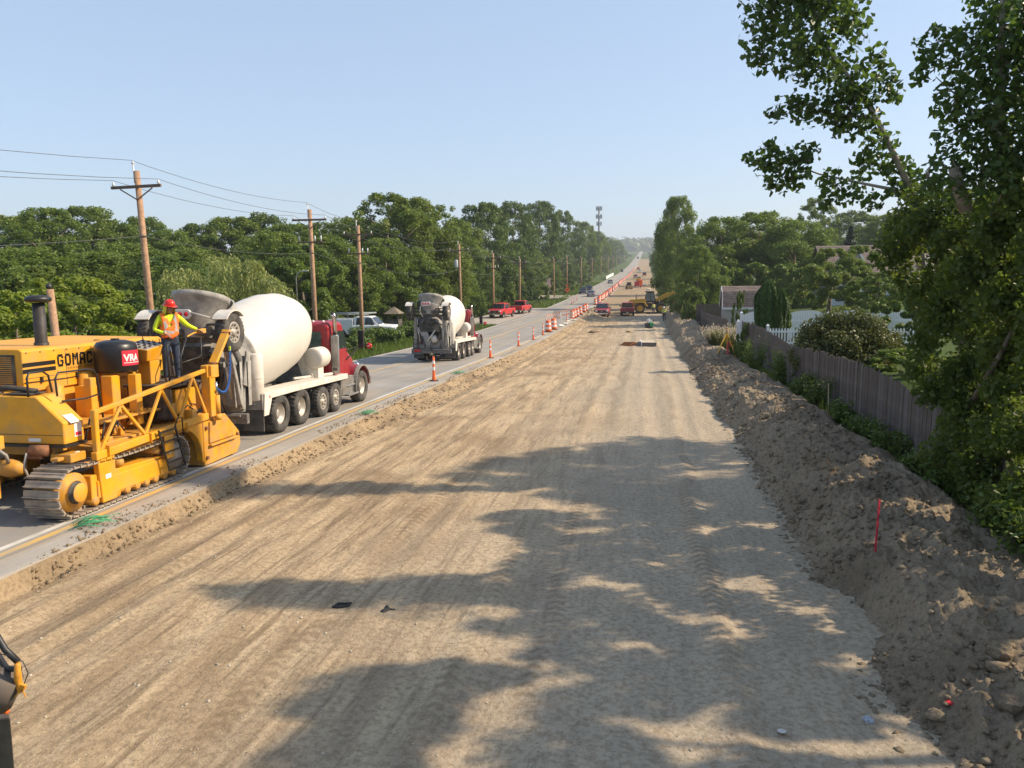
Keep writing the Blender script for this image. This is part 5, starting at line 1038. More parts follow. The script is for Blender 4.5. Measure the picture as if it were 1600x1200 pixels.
    # charge hopper
    hx = Matrix.Translation((0, -1.80, 3.0)) @ Matrix.Rotation(math.radians(-16), 4, 'X')
    m = MB(); m.lathe([(.30, -.34), (.34, -.30), (.47, .10), (.66, .62), (.69, .64), (.70, .76), (.67, .76), (.64, .64), (.45, .1), (.31, -.28)], hx, 28); hp = add(m, 'charge_hopper', CONG, 0)
    m = MB(); m.lathe([(.74, -.05), (.80, .0), (.80, .45), (.76, .45)], Matrix.Translation((0, -1.45, 3.02)) @ Matrix.Rotation(.35, 4, 'X'), 20, a0=-.2, a1=math.pi+.2); add(m, 'hopper_shroud', CONG, 0)
    m = MB(); m.prism([(-.36, 3.26), (-.30, 3.20), (.14, 3.20), (.20, 3.27), (.20, 3.38), (.14, 3.43), (-.30, 3.43), (-.36, 3.36)], 'y', -2.42, -2.36); lp = add(m, 'light_panel', DIRTW)
    for x in (-.24, -.08, .08): m = MB(); m.lathe([(0, -.03), (.05, -.02), (.055, 0)], Matrix.Translation((x, -2.42, 3.32)) @ Matrix.Rotation(math.pi/2, 4, 'X') @ Matrix.Rotation(math.pi, 4, 'X'), 12); m.lathe([(0, .02), (.048, .015), (.055, 0)], Matrix.Translation((x, -2.425, 3.32)) @ Matrix.Rotation(math.pi/2, 4, 'X'), 12); add(m, 'marker_light', LRED, 0, lp)
    m = MB(); m.tube([(.2, -2.4, 3.36), (.62, -2.25, 3.22), (.9, -2.05, 3.05)], .022, 6); add(m, 'hopper_pipe', DIRTW, 0); m = MB(); m.tube([(-.4, -2.3, 3.2), (-.45, -2.3, 2.9), (-.3, -2.25, 2.6)], .03, 6); add(m, 'hopper_pipe', DIRTW, 0)
    # booster axle folded up behind the drum
    for s in (-1, 1):
        wheel(T, s*1.03, -2.12, 2.86, .47, .30, s, False, True)
        m = MB(); m.loft([[(s*1.03+q*.19, -2.12+.56*math.sin(a), 2.86+.56*math.cos(a)) for q in (-1, 1)]+[(s*1.03+q*.19, -2.12+.53*math.sin(a), 2.86+.53*math.cos(a)) for q in (1, -1)] for a in [math.radians(t) for t in range(-52, 46, 12)]]); add(m, 'mini_fender', DIRTW, 0)
        m = MB(); m.bar((s*.82, -1.95, 2.7), (s*.92, -1.62, 1.0), .10, .16); m.bar((s*.80, -1.45, 1.9), (s*.78, -1.98, 2.72), .07, .09); add(m, 'booster_arm', CONG)
        m = MB(); m.tube([(s*.7, -1.6, 1.15), (s*.72, -1.8, 2.0)], .05, 10); m.tube([(s*.72, -1.8, 2.0), (s*.73, -1.92, 2.55)], .028, 8, 1); add(m, 'booster_ram', [DIRTW, CHR], 0)
    m = MB(); m.bar((-.9, -2.12, 2.86), (.9, -2.12, 2.86), .13, .15); m.bar((-.8, -2.0, 3.05), (.8, -2.0, 3.05), .06, .06); m.bar((-.85, -2.0, 2.66), (.85, -2.0, 2.66), .08, .12); m.box(-.3, .3, -2.05, -1.75, 2.2, 2.5); m.box(-.55, .55, -1.95, -1.7, 1.75, 2.2); add(m, 'booster_axle', DKG)
    # chutes, tank, cylinder, ladder at the back
    m = MB(); m.lathe([(.165, 1.02), (.195, 1.05), (.195, 2.22), (.165, 2.25), (0, 2.26)], Matrix.Translation((1.03, -.95, 0)), 20); m.lathe([(.205, 1.6), (.21, 1.62), (.205, 1.64)], Matrix.Translation((1.03, -.95, 0)), 20); add(m, 'water_cylinder', DIRTW, 0)
    for k, (x, y) in enumerate(((.92, -1.28), (.84, -1.5), (.76, -1.66))):
        m = MB(); m.lathe([(.13, .95), (.15, 2.1), (.135, 2.1), (.115, .95)], Matrix.Translation((x, y, 0)) @ Matrix.Rotation(.04*k, 4, 'X'), 12, a0=-.6+.2*k, a1=2.6+.2*k); add(m, 'folded_chute', CONG, 0)
    m = MB(); m.loft([[(.22*math.cos(a)-.45+.28*t, -1.9+.30*t, 1.95-.85*t+.2*math.sin(a)) for a in [math.radians(q) for q in range(180, 361, 30)]]+[(.19*math.cos(a)-.45+.28*t, -1.9+.30*t, 1.97-.85*t+.17*math.sin(a)) for a in [math.radians(q) for q in range(360, 179, -30)]] for t in (0, .5, 1.)]); add(m, 'discharge_chute', M('chute_blue_grey', (.34, .38, .44), .5, .3, var=.2, dust=.6), 0)
    m = MB(); m.tube([(-.2, -1.85, 1.2), (.1, -1.95, 1.55), (.42, -1.9, 2.0)], .04, 8); m.lathe([(0, -.16), (.2, -.14), (.22, 0), (.2, .14), (0, .16)], Matrix.Translation((.2, -1.7, 1.35)) @ Matrix.Rotation(1.2, 4, 'Y'), 14); add(m, 'chute_pivot', DIRTW, 0)
    m = MB(); m.tube([(-1.0, -1.75, .75), (-1.05, -1.75, 1.4), (-.95, -1.75, 1.65), (-.72, -1.75, 1.6), (-.7, -1.75, .8)], .022, 6); [m.bar((-1.03, -1.75, z), (-.7, -1.75, z), .04, .03) for z in (.8, 1.05, 1.3)]; add(m, 'rear_ladder', BLK, 0)
    m = MB(); m.tube([(.05, -1.8, .7), (.0, -1.85, 1.0), (.08, -1.8, 1.2)], .025, 6); m.tube([(-.35, -1.7, .8), (-.3, -1.85, 1.1), (-.5, -1.8, 1.5)], .022, 6); m.tube([(.6, -1.75, .8), (.55, -1.9, 1.2), (.62, -1.8, 1.8)], .02, 6); add(m, 'rear_hoses', HOSE, 0)
    m = MB(); m.box(-1.15, 1.15, -1.72, -1.58, .52, .78); m.box(-1.1, -.5, -1.9, -1.72, .5, .56); m.box(-.4, 1.0, -1.78, -1.72, .70, .76); bp = add(m, 'rear_bumper', GREYF)
    m = MB(); m.box(-.98, -.62, -1.735, -1.722, .60, .74); add(m, 'tail_light', LRED, 0, bp)
    m = MB(); m.box(-.5, .5, -1.5, -1.15, 1.0, 1.5); m.box(.25, .7, -1.55, -1.3, .95, 1.3); add(m, 'control_valves', CONG)
    # fender decks
    for s in (-1, 1):
        sec = lambda y, z: [(s*.60, y, z), (s*1.26, y, z), (s*1.26, y, z-.17), (s*1.22, y, z-.17), (s*1.22, y, z-.03), (s*.60, y, z-.03)]
        m = MB(); m.loft([sec(-.95, 1.20), sec(.7, 1.20), sec(4.75, 1.13)]); fd = add(m, 'fender_deck', DIRTW)
        m = MB(); m.prism([(-1.05, .62), (-.98, 1.19), (-.55, 1.19), (-.62, .98), (-.80, .62)], 'x', s*1.262-.012, s*1.262+.012); add(m, 'fender_edge', DIRTW, 0, fd)
        m = MB(); m.box(min(s*.55, s*1.24), max(s*.55, s*1.24), -1.06, -.96, .78, 1.2); qp = add(m, 'rear_panel', CONG, .01, fd)
        for x in (1.12, .72): m = MB(); m.lathe([(0, .03), (.045, .025), (.05, 0)], Matrix.Translation((s*x, -1.06, 1.09)) @ Matrix.Rotation(math.pi/2, 4, 'X'), 12); add(m, 'tail_light', LRED, 0, fd)
        m = MB(); m.lathe([(0, .02), (.03, .018), (.035, 0)], Matrix.Translation((s*1.262, -.72, 1.09)) @ Matrix.Rotation(s*math.pi/2, 4, 'Y'), 10); add(m, 'side_light', LRED, 0, fd)
        m = MB(); m.box(min(s*.62, s*1.22), max(s*.62, s*1.22), -.99, -.965, .20, .80); add(m, 'mudflap', FLAP, 0)
        m = MB(); m.box(min(s*.7, s*1.2), max(s*.7, s*1.2), 4.30, 4.38, .42, 1.1); add(m, 'splash_guard', GREYF)
        # battery box / steps
        m = MB(); m.prism([(4.42, .42), (4.42, 1.12), (5.45, 1.0), (5.45, .42)], 'x', min(s*.62, s*1.20), max(s*.62, s*1.20)); bx = add(m, 'step_box', ALU)
        m = MB(); m.box(min(s*.9, s*1.3), max(s*.9, s*1.3), 4.75, 5.62, .36, .42); m.box(min(s*.9, s*1.26), max(s*.9, s*1.26), 4.8, 5.5, .68, .72); add(m, 'step', ALU, .008, bx)
    m = MB(); m.lathe([(0, -.34), (.28, -.34), (.33, -.29), (.33, .29), (.28, .34), (0, .34)], Matrix.Translation((.83, 3.35, 1.78)) @ Matrix.Rotation(math.pi/2, 4, 'X'), 26); wt = add(m, 'white_tank', DRUMW, 0); m = MB(); m.box(.7, .96, 3.1, 3.5, 1.13, 1.5); m.tube([(.45, 2.4, 1.2), (1.05, 3.95, 1.2)], .05, 8); add(m, 'tank_stand', DIRTW, .01, wt)
    # cab
    def csec(y, w0, w1, z0, z1, r=.09): return [(-w0, y, z0), (w0, y, z0), (w0, y, z0+.5*(z1-z0)), (w1, y, z1-r), (w1-r, y, z1), (-w1+r, y, z1), (-w1, y, z1-r), (-w0, y, z0+.5*(z1-z0))]
    m = MB(); m.loft([csec(3.95, 1.0, .95, 1.05, 2.78), csec(4.1, 1.02, .97, 1.0, 2.86), csec(4.6, 1.02, .97, 1.0, 2.90), csec(5.15, 1.02, .94, 1.0, 2.84), csec(5.55, 1.02, .90, 1.0, 2.0, .06)]); cb = add(m, 'cab', REDP, .03)
    m = MB(); m.prism([(-.72, 2.0), (-.14, 2.0), (-.14, 2.5), (-.2, 2.56), (-.66, 2.56), (-.72, 2.5)], 'y', 3.93, 3.955); m.prism([(.14, 2.0), (.72, 2.0), (.72, 2.5), (.66, 2.56), (.2, 2.56), (.14, 2.5)], 'y', 3.93, 3.955); add(m, 'rear_window', M('rear_glass', (.05, .10, .085), .1, var=.5, scale=6, spec=.8), 0, cb)
    m = MB(); m.prism([(.30, 1.35), (.52, 1.35), (.52, 1.6), (.30, 1.6)], 'y', 3.93, 3.95); add(m, 'vent_plate', GREYF, 0, cb)
    for s in (-1, 1):
        m = MB(); m.prism([(4.45, 1.95), (5.3, 1.95), (5.08, 2.55), (4.45, 2.55)], 'x', s*1.02-.012, s*1.02+.008); add(m, 'side_window', GLASS, 0, cb)
        m = MB(); m.prism([(4.38, 1.05), (5.34, 1.05), (5.34, 1.9), (4.38, 1.9)], 'x', s*1.021-.004, s*1.021+.008); dr = add(m, 'door', REDP, .01, cb)
        m = MB(); m.tube([(s*1.04, 4.4, 1.5), (s*1.07, 4.4, 1.6), (s*1.07, 4.4, 2.3), (s*1.04, 4.4, 2.36)], .014, 6); add(m, 'grab_handle', CHR, 0, cb)
        wtx = link('door_lettering', text_mesh('TRUCKING' if False else 'II', .12, 'door_lettering', DECW, .001), cb) if False else None
        m = MB(); m.bar((s*1.04, 5.2, 1.55), (s*1.34, 5.75, 1.98), .035, .05); m.bar((s*1.04, 5.2, 1.85), (s*1.34, 5.75, 2.02), .025, .03); m.box(s*1.38-.10, s*1.38+.10, 5.70, 5.80, 1.92, 2.52); mr = add(m, 'mirror', BLK, .02, cb)
        m = MB(); m.box(s*1.38-.08, s*1.38+.08, 5.694, 5.698, 2.06, 2.48); add(m, 'mirror_glass', GLASSD, 0, cb)
        m = MB(); m.lathe([(0, .04), (.08, .03), (.10, 0), (.10, -.03), (0, -.05)], Matrix.Translation((s*1.62, 5.85, 1.98)) @ Matrix.Rotation(math.pi/2, 4, 'X'), 14); add(m, 'convex_mirror', LRED, 0, cb); m = MB(); m.box(s*1.62-.04, s*1.62+.04, 5.795, 5.80, 1.965, 1.995); add(m, 'mirror_mark', DECW, 0, cb)
    for x in (-.7, -.35, 0, .35, .7): m = MB(); m.lathe([(.05, 0), (.045, .05), (.02, .07), (0, .075)], Matrix.Translation((x, 4.2, 2.855)), 10); add(m, 'roof_light', DRUMW, 0, cb)
    m = MB(); m._add([(-.82, 5.165, 2.76), (.82, 5.165, 2.76), (.86, 5.56, 2.02), (-.86, 5.56, 2.02)], [(0, 1, 2, 3)]); [m.v.__setitem__(i, (m.v[i][0], m.v[i][1]+.012, m.v[i][2]+.012)) for i in range(4)]; add(m, 'windshield', GLASS, 0, cb)
    # hood and fenders
    m = MB(); hs_ = lambda y, w0, z1: [(-w0, y, .75), (w0, y, .75), (w0, y, z1-.22), (w0-.14, y, z1-.04), (w0*.4, y, z1), (-w0*.4, y, z1), (-w0+.14, y, z1-.04), (-w0, y, z1-.22)]
    m.loft([hs_(5.5, .80, 2.0), hs_(6.1, .72, 1.86), hs_(6.75, .62, 1.70), hs_(6.95, .58, 1.60)]); hd = add(m, 'hood', REDP, .03)
    m = MB(); m.box(-.5, .5, 6.93, 6.99, .85, 1.55); [m.box(-.46+k*.1, -.42+k*.1, 6.99, 7.0, .88, 1.5) for k in range(10)]; add(m, 'grille', CHR, 0, hd)
    for s in (-1, 1):
        def fs(a, r): y = 6.12+r*math.cos(a); z = .60+r*math.sin(a); return y, z
        m = MB(); secs = []
        for t in range(200, -6, -12):
            a = math.radians(t); y, z = fs(a, .70); y2, z2 = fs(a, .655); secs.append([(s*.55, y, z), (s*1.14, y, z), (s*1.22, y2+(y-y2)*.4, z2+(z-z2)*.4), (s*1.22, y2, z2), (s*.55, y2, z2)])
        m.loft(secs); fe = add(m, 'fender', REDP, 0, hd)
        m = MB(); m.loft([[(s*1.16, fs(math.radians(t), .715)[0], fs(math.radians(t), .715)[1]), (s*1.285, fs(math.radians(t), .70)[0], fs(math.radians(t), .70)[1]), (s*1.285, fs(math.radians(t), .66)[0], fs(math.radians(t), .66)[1]), (s*1.16, fs(math.radians(t), .675)[0], fs(math.radians(t), .675)[1])] for t in range(198, -6, -12)]); add(m, 'fender_flare', M('flare_grey', (.20, .19, .18), .6, var=.2, dust=.5), 0, hd)
        m = MB(); m.lathe([(0, .09), (.08, .08), (.11, 0), (.11, -.1), (0, -.12)], Matrix.Translation((s*.80, 6.75, 1.22)) @ Matrix.Rotation(-math.pi/2, 4, 'X'), 14); add(m, 'headlight', CHR, 0, hd)
        m = MB(); m.lathe([(0, .02), (.04, .015), (.045, 0)], Matrix.Translation((s*.83, 5.75, 1.62)) @ Matrix.Rotation(s*math.pi/2, 4, 'Y'), 8); add(m, 'turn_signal', AMB, 0, hd)
    m = MB(); m.box(-1.2, 1.2, 7.0, 7.14, .5, .82); add(m, 'front_bumper', CHR, .03)
    # exhaust stack behind the cab, right side
    m = MB(); m.lathe([(.12, 1.2), (.125, 2.42), (.09, 2.46)], Matrix.Translation((1.12, 4.12, 0)), 16); m.box(1.02, 1.25, 4.0, 4.04, 1.2, 2.44); [m.box(1.06, 1.21, 3.995, 4.0, 1.3+k*.14, 1.38+k*.14, 1) for k in range(1)]; es = add(m, 'exhaust_shield', [M('stack_metal', (.33, .32, .31), .35, .8, var=.2), DKG], 0)
    m = MB(); m.tube([(1.12, 4.12, 2.40), (1.12, 4.12, 3.02), (1.10, 4.02, 3.14)], .066, 14); add(m, 'exhaust_pipe', CHR, 0, es); m = MB(); m.lathe([(.05, 0), (.06, .01), (0, .012)], Matrix.Translation((1.10, 4.0, 3.145)) @ Matrix.Rotation(.9, 4, 'X'), 12); add(m, 'exhaust_tip', BLK, 0, es)
    return T
mx = make_mixer('nearer mixer truck, red cab and white drum, right behind the yellow machine'); place(mx, -11.05, 19.35)
mx2 = copy_tree(mx, label='farther mixer truck driving on the road, seen from behind by the traffic tubes'); place(mx2, -11.95, 43.5, .012)

# ------------------------------------------------------------------ pickups, van, cars, loader
def small_wheel(parent, x, y, r, w_, s, rim=RIMA):
    t = bpy.data.objects.new('wheel', None); COL.objects.link(t); adopt(t, parent); t.location = (x, y, r); R = Matrix.Rotation(s*math.pi/2, 4, 'Y'); h = w_/2
    m = MB(); m.lathe([(r*.6, -h), (r*.9, -h), (r, -h*.7), (r, h*.7), (r*.9, h), (r*.62, h), (r*.6, h*.7)], R, 22); m.build('tyre', RUBT, t)
    m = MB(); m.lathe([(r*.6, -h*.8), (r*.6, h*.7), (r*.52, h*.5), (r*.2, h*.55), (r*.16, h*.75), (0, h*.75)], R, 18); m.build('rim', rim, t)
def make_pickup(label, paint, grp=None, light=False, topper=None, plate=True):
    T = empty('pickup_truck', label, 'pickup', group=grp); add = lambda mb, nm, mt, bv=.0, par=None: mb.build(nm, mt, par or T, bv, 2)
    for s in (-1, 1):
        for y in (1.85, -1.85): small_wheel(T, s*.86, y, .41, .28, s)
    def bs(y, w0, z0, z1, c=.07): return [(-w0+.05, y, z0), (w0-.05, y, z0), (w0, y, z0+.15), (w0, y, z1-c), (w0-c, y, z1), (-w0+c, y, z1), (-w0, y, z1-c), (-w0, y, z0+.15)]
    m = MB(); m.loft([bs(-2.85, .97, .55, 1.17), bs(-2.78, 1.0, .48, 1.21), bs(-.62, 1.0, .45, 1.22), bs(.9, 1.0, .45, 1.22), bs(1.1, 1.0, .45, 1.24), bs(2.6, .98, .5, 1.16, .12), bs(2.85, .90, .6, 1.04, .14)]); bd = add(m, 'body', paint, .02)
    for s in (-1, 1):
        for y in (1.85, -1.85):
            m = MB(); m.prism([(y+.50*math.cos(t), .42+.50*math.sin(t)) for t in [math.pi*k/10 for k in range(11)]], 'x', s*1.0-.02, s*1.0+.006); add(m, 'wheel_arch', BLK, 0, bd)
    m = MB(); cs = lambda y, w0, z0, w1, z1: [(-w0, y, z0), (w0, y, z0), (w1, y, z1), (-w1, y, z1)]
    m.loft([cs(-.68, .92, 1.2, .80, 1.86), cs(-.55, .93, 1.2, .80, 1.92), cs(.6, .93, 1.2, .79, 1.93), cs(.78, .93, 1.2, .76, 1.88), cs(1.42, .90, 1.2, .88, 1.24)]); cb = add(m, 'cab', paint, .03)
    m = MB(); m._add([(-.72, .86, 1.85), (.72, .86, 1.85), (.84, 1.40, 1.26), (-.84, 1.40, 1.26)], [(0, 1, 2, 3)]); [m.v.__setitem__(i, (m.v[i][0], m.v[i][1]+.02, m.v[i][2]+.022)) for i in range(4)]; add(m, 'windshield', GLASSD, 0, cb)
    m = MB(); m.prism([(-.76, 1.32), (.76, 1.32), (.70, 1.80), (-.70, 1.80)], 'y', -.71, -.685) ; add(m, 'rear_window', GLASSD, 0, cb)
    for s in (-1, 1):
        for a, c in ((-.5, .16), (.24, 1.1)):
            m = MB(); top = 1.83; b0 = min(c, .82); pts = [(a, 1.28), (c, 1.28), (b0, top), (a+.05, top)]; m._add([(s*(.945-.145*(z-1.2)/.7+.012), y, z) for y, z in pts]+[(s*(.945-.145*(z-1.2)/.7-.01), y, z) for y, z in pts], [(0, 1, 2, 3), (7, 6, 5, 4)]); add(m, 'side_window', GLASSD, 0, cb)
            m = MB(); m.box(min(s*1.0, s*1.02), max(s*1.0, s*1.02), a+.02, a+.16, 1.04, 1.08); add(m, 'door_handle', paint, 0, cb)
        m = MB(); m.box(s*1.10-.09, s*1.10+.09, .88, 1.0, 1.24, 1.46); m.bar((s*.93, .95, 1.28), (s*1.05, .95, 1.30), .05, .05); add(m, 'mirror', BLK, .02, cb)
        m = MB(); m.box(s*.76-.15, s*.76+.15, 2.78, 2.88, .84, 1.04); add(m, 'headlight', M('lamp_glass', (.7, .7, .7), .15), .01, bd)
        m = MB(); m.box(s*.90-.085, s*.90+.085, -2.87, -2.80, .80, 1.16); add(m, 'tail_light', LRED, .01, bd)
    m = MB(); m.box(-.58, .58, 2.82, 2.90, .70, 1.02); [m.box(-.56, .56, 2.90, 2.915, z, z+.03, 1) for z in (.74, .84, .94)]; m.lathe([(0, .02), (.1, .01), (.11, 0)], Matrix.Translation((0, 2.915, .86)) @ Matrix.Rotation(-math.pi/2, 4, 'X') @ Matrix.Diagonal((1, .45, 1, 1)), 14, 2); add(m, 'grille', [BLK, CHR if light else DKG, CHR], 0, bd)
    m = MB(); m.box(-.94, .94, 2.8, 2.98, .46, .66); add(m, 'front_bumper', CHR, .03)
    m = MB(); m.box(-.94, .94, -3.0, -2.84, .48, .66); add(m, 'rear_bumper', BLK if not light else CHR, .02)
    m = MB(); m.box(-.15, .15, 2.98, 2.985, .50, .62); m.box(-.15, .15, -3.006, -3.0, .50, .62); add(m, 'number_plate', DECW)
    m = MB(); m.box(-.80, .80, -2.865, -2.85, .66, 1.18); tg = add(m, 'tailgate', paint, .01, bd); m = MB(); m.box(-.12, .12, -2.885, -2.866, 1.02, 1.08); add(m, 'tailgate_handle', BLK, 0, bd)
    m = MB(); m.box(-.86, .86, -2.76, -.75, 1.195, 1.226); add(m, 'bed_cover', BLK, 0, bd)
    for s in (-1, 1): m = MB(); m.tube([(s*1.0, -.9, .36), (s*1.0, 1.3, .36)], .05, 8); add(m, 'side_step', BLK, 0)
    return T
RP1 = M('pickup_red', (.50, .015, .02), .25, var=.05, dust=.2); RP2 = M('pickup_maroon', (.30, .02, .03), .3, var=.06, dust=.4, dustcol=(.34, .24, .2)); WP = M('van_white', (.74, .75, .76), .35, var=.04, dust=.2); DKP = M('dark_blue_paint', (.03, .04, .06), .25, var=.1); GRP_ = M('grey_car_paint', (.19, .20, .22), .3, var=.06); BLP = M('black_car_paint', (.02, .02, .024), .25)
pa = make_pickup('red pickup parked on the left roadside gravel, grille toward the camera', RP1, light=True); place(pa, -19.6, 104.6, math.pi-.18, .04)
m = MB(); m.box(-.5, .5, -.12, .12, 1.94, 2.05); m.build('light_bar', ORNG, pa, .02)
pb = copy_tree(pa, label='second red pickup parked on the left roadside gravel, tailgate toward the camera'); place(pb, -18.7, 115.5, -.12, .04)
for k in kids(pb):
    if k.name.startswith('light_bar'): bpy.data.objects.remove(k); break
pc = make_pickup('maroon pickup on the dirt road, front toward the camera', RP2); place(pc, -6.2, 113, math.pi, -.33)
pd = copy_tree(pc, label='maroon pickup on the dirt road beside the loader, tailgate toward the camera'); place(pd, -2.7, 116, .02, -.33)
def make_van(label):
    T = make_pickup(label, WP, light=True); T.name = 'service_truck'; T['category'] = 'service truck'
    m = MB()
    for s in (-1, 1): m.box(s*.80-.18, s*.80+.18, -2.95, -.78, .62, 1.72)
    m.box(-.62, .62, -2.95, -.78, .8, 1.0); bx = m.build('service_body', WP, T, .02)
    for s in (-1, 1):
        for a, c in ((-2.9, -2.3), (-2.24, -1.4), (-1.34, -.84)): m = MB(); m.box(s*.985-.006, s*.985+.006, a, c, .98 if a == -2.24 else .7, 1.62); m.build('locker_door', WP, bx, .008)
    m = MB()
    for y in (-2.7, -1.2, .1): m.tube([(-.86, y, 1.72 if y < 0 else 1.9), (-.86, y, 2.12), (.86, y, 2.12), (.86, y, 1.72 if y < 0 else 1.9)], .025, 6)
    for s in (-1, 1): m.tube([(s*.86, -2.8, 2.12), (s*.86, .6, 2.12)], .025, 6)
    m.tube([(-.4, -2.6, 2.2), (-.4, .9, 2.2)], .06, 8); m.tube([(.2, -2.6, 2.18), (.2, .7, 2.18)], .04, 8); m.build('ladder_rack', M('rack_grey', (.3, .32, .3), .5), T); return T
van = make_van('white utility service truck with ladder rack half hidden by roadside weeds'); van.matrix_world = Matrix.Translation((-23.6, 62.5, float(ZR(62))+.12)) @ Matrix.Rotation(-math.pi/2+.06, 4, 'Z')
def make_car(label, paint, suv=False, name='car', grp=None):
    T = empty(name, label, 'car', group=grp); add = lambda mb, nm, mt, bv=.0, par=None: mb.build(nm, mt, par or T, bv, 2)
    for s in (-1, 1):
        for y in (1.4, -1.4): small_wheel(T, s*.78, y, .34, .22, s)
    zt = 1.78 if suv else 1.45; zb = 1.0 if suv else .92
    def bs(y, w0, z0, z1, c=.08): return [(-w0+.06, y, z0), (w0-.06, y, z0), (w0, y, z0+.14), (w0, y, z1-c), (w0-c, y, z1), (-w0+c, y, z1), (-w0, y, z1-c), (-w0, y, z0+.14)]
    m = MB(); m.loft([bs(-2.35, .82, .4, zb-.1), bs(-2.2, .9, .28, zb), bs(-1.2, .92, .24, zb+.02), bs(1.0, .92, .24, zb), bs(2.0, .88, .28, zb-.12), bs(2.32, .78, .36, zb-.26)]); bd = add(m, 'body', paint, .02)
    m = MB(); cs = lambda y, w0, z0, w1, z1: [(-w0, y, z0), (w0, y, z0), (w1, y, z1), (-w1, y, z1)]; yr = -2.1 if suv else -1.7
    m.loft([cs(yr, .84, zb-.03, .80, zb+.02), cs(yr+.4, .86, zb-.03, .68, zt-.05), cs(-.5, .86, zb-.03, .68, zt), cs(.3, .86, zb-.03, .67, zt-.02), cs(1.15, .84, zb-.03, .82, zb+.0)]); cb = add(m, 'cabin', paint, .02)
    m = MB(); m._add([(-.64, .42, zt-.04), (.64, .42, zt-.04), (.78, 1.06, zb+.06), (-.78, 1.06, zb+.06)], [(0, 1, 2, 3)]); [m.v.__setitem__(i, (m.v[i][0], m.v[i][1]+.03, m.v[i][2]+.03)) for i in range(4)]; add(m, 'windshield', GLASSD, 0, cb)
    m = MB(); m._add([(-.64, yr+.36, zt-.08), (.64, yr+.36, zt-.08), (.76, yr+.06, zb+.08), (-.76, yr+.06, zb+.08)], [(3, 2, 1, 0)]); [m.v.__setitem__(i, (m.v[i][0], m.v[i][1]-.03, m.v[i][2]+.02)) for i in range(4)]; add(m, 'rear_window', GLASSD, 0, cb)
    for s in (-1, 1):
        m = MB(); pts = [(yr+.42, zb+.05), (.85, zb+.05), (.35, zt-.09), (yr+.55, zt-.1)]; m._add([(s*(.86-.18*(z-zb)/(zt-zb)+.012), y, z) for y, z in pts], [(0, 1, 2, 3)]); add(m, 'side_window', GLASSD, 0, cb)
        m = MB(); m.box(s*.66-.14, s*.66+.14, 2.2, 2.31, .58, .70); add(m, 'headlight', M('lamp_glass', (.7, .7, .7), .15), .01, bd)
        m = MB(); m.box(s*.70-.14, s*.70+.14, -2.37, -2.3, .66, .80); add(m, 'tail_light', LRED, .01, bd)
        m = MB(); m.box(s*.98-.06, s*.98+.06, .62, .72, zb, zb+.14); add(m, 'mirror', paint, .02, cb)
    m = MB(); m.box(-.2, .2, -2.375, -2.36, .58, .70); add(m, 'number_plate', DECW, 0, bd); return T
c1 = make_car('grey sedan driving away on the road beside the barrels', GRP_); place(c1, -12.6, 181, .0)
c2 = make_car('dark grey suv coming toward the camera on the far lane', DKP, True); place(c2, -15.7, 196, math.pi)
c3 = make_car('black suv following close behind the dark grey suv', BLP, True); place(c3, -15.4, 212, math.pi)
c4 = copy_tree(c1, label='dark sedan driving uphill beyond the white trailer-like guard panel'); place(c4, -12.9, 285, 0)
c5 = copy_tree(c3, label='tiny dark car cresting the middle of the hill road'); place(c5, -16, 520, math.pi)
c6 = copy_tree(c3, label='tiny dark vehicle at the very top of the hill road'); place(c6, -12, 1100, 0); c6.scale = (1.5, 1.5, 1.8)
# wheel loader, side on, bucket to the right
LY = M('loader_yellow', (.60, .36, .02), .45, var=.1, dust=.4); LT = M('loader_black', (.03, .03, .03), .6)
ld = empty('wheel_loader', 'yellow wheel loader standing across the dirt road with its boom raised', 'wheel loader'); place(ld, .6, 121.5, -math.pi/2, -.33)
# local: +Y is the loader's front, x its right side (toward the camera)
for y in (-1.5, 1.65):
    for s in (-1, 1): small_wheel(ld, s*1.05, y, .80, .62, s, LY)
LA = lambda mb, nm, mt, bv=.02, par=None: mb.build(nm, mt, par or ld, bv, 1)
m = MB(); m.prism([(-3.3, .95), (-3.3, 1.85), (-2.9, 2.15), (-.6, 2.25), (-.6, .8), (-2.6, .7)], 'x', -.75, .75); eh = LA(m, 'engine_hood', LY)
m = MB(); m.prism([(-.6, .7), (-.6, 1.6), (.5, 1.5), (.9, 1.2), (.9, .7)], 'x', -.6, .6); LA(m, 'chassis', LT)
for s in (-1, 1): m = MB(); m.prism([(-2.5, 1.6), (-2.2, 1.78), (-.8, 1.78), (-.3, 1.1), (-.45, 1.05), (-.9, 1.66), (-2.2, 1.66)], 'x', s*1.05-.34, s*1.05+.34); LA(m, 'fender', LY)
m = MB(); m.prism([(-.7, 1.65), (.75, 1.65), (.85, 2.3), (.6, 3.25), (-.55, 3.25), (-.75, 2.3)], 'x', -.66, .66); cb = LA(m, 'cab', LT)
m = MB(); m.prism([(-.8, 3.25), (.72, 3.25), (.66, 3.38), (-.74, 3.38)], 'x', -.72, .72); LA(m, 'cab_roof', LT, .02, cb)
for s in (-1, 1): m = MB(); m.prism([(-.60, 1.9), (.02, 1.9), (.02, 3.15), (-.5, 3.15)], 'x', s*.668-.006, s*.668+.006); m.prism([(.10, 1.9), (.70, 1.9), (.76, 2.3), (.54, 3.15), (.10, 3.15)], 'x', s*.668-.006, s*.668+.006); LA(m, 'cab_window', M('cab_glass', (.16, .20, .19), .12, var=.3), 0, cb)
m = MB(); m.tube([(.45, -2.1, 2.2), (.45, -2.1, 2.95)], .06, 8); LA(m, 'exhaust', LT, 0)
m = MB()
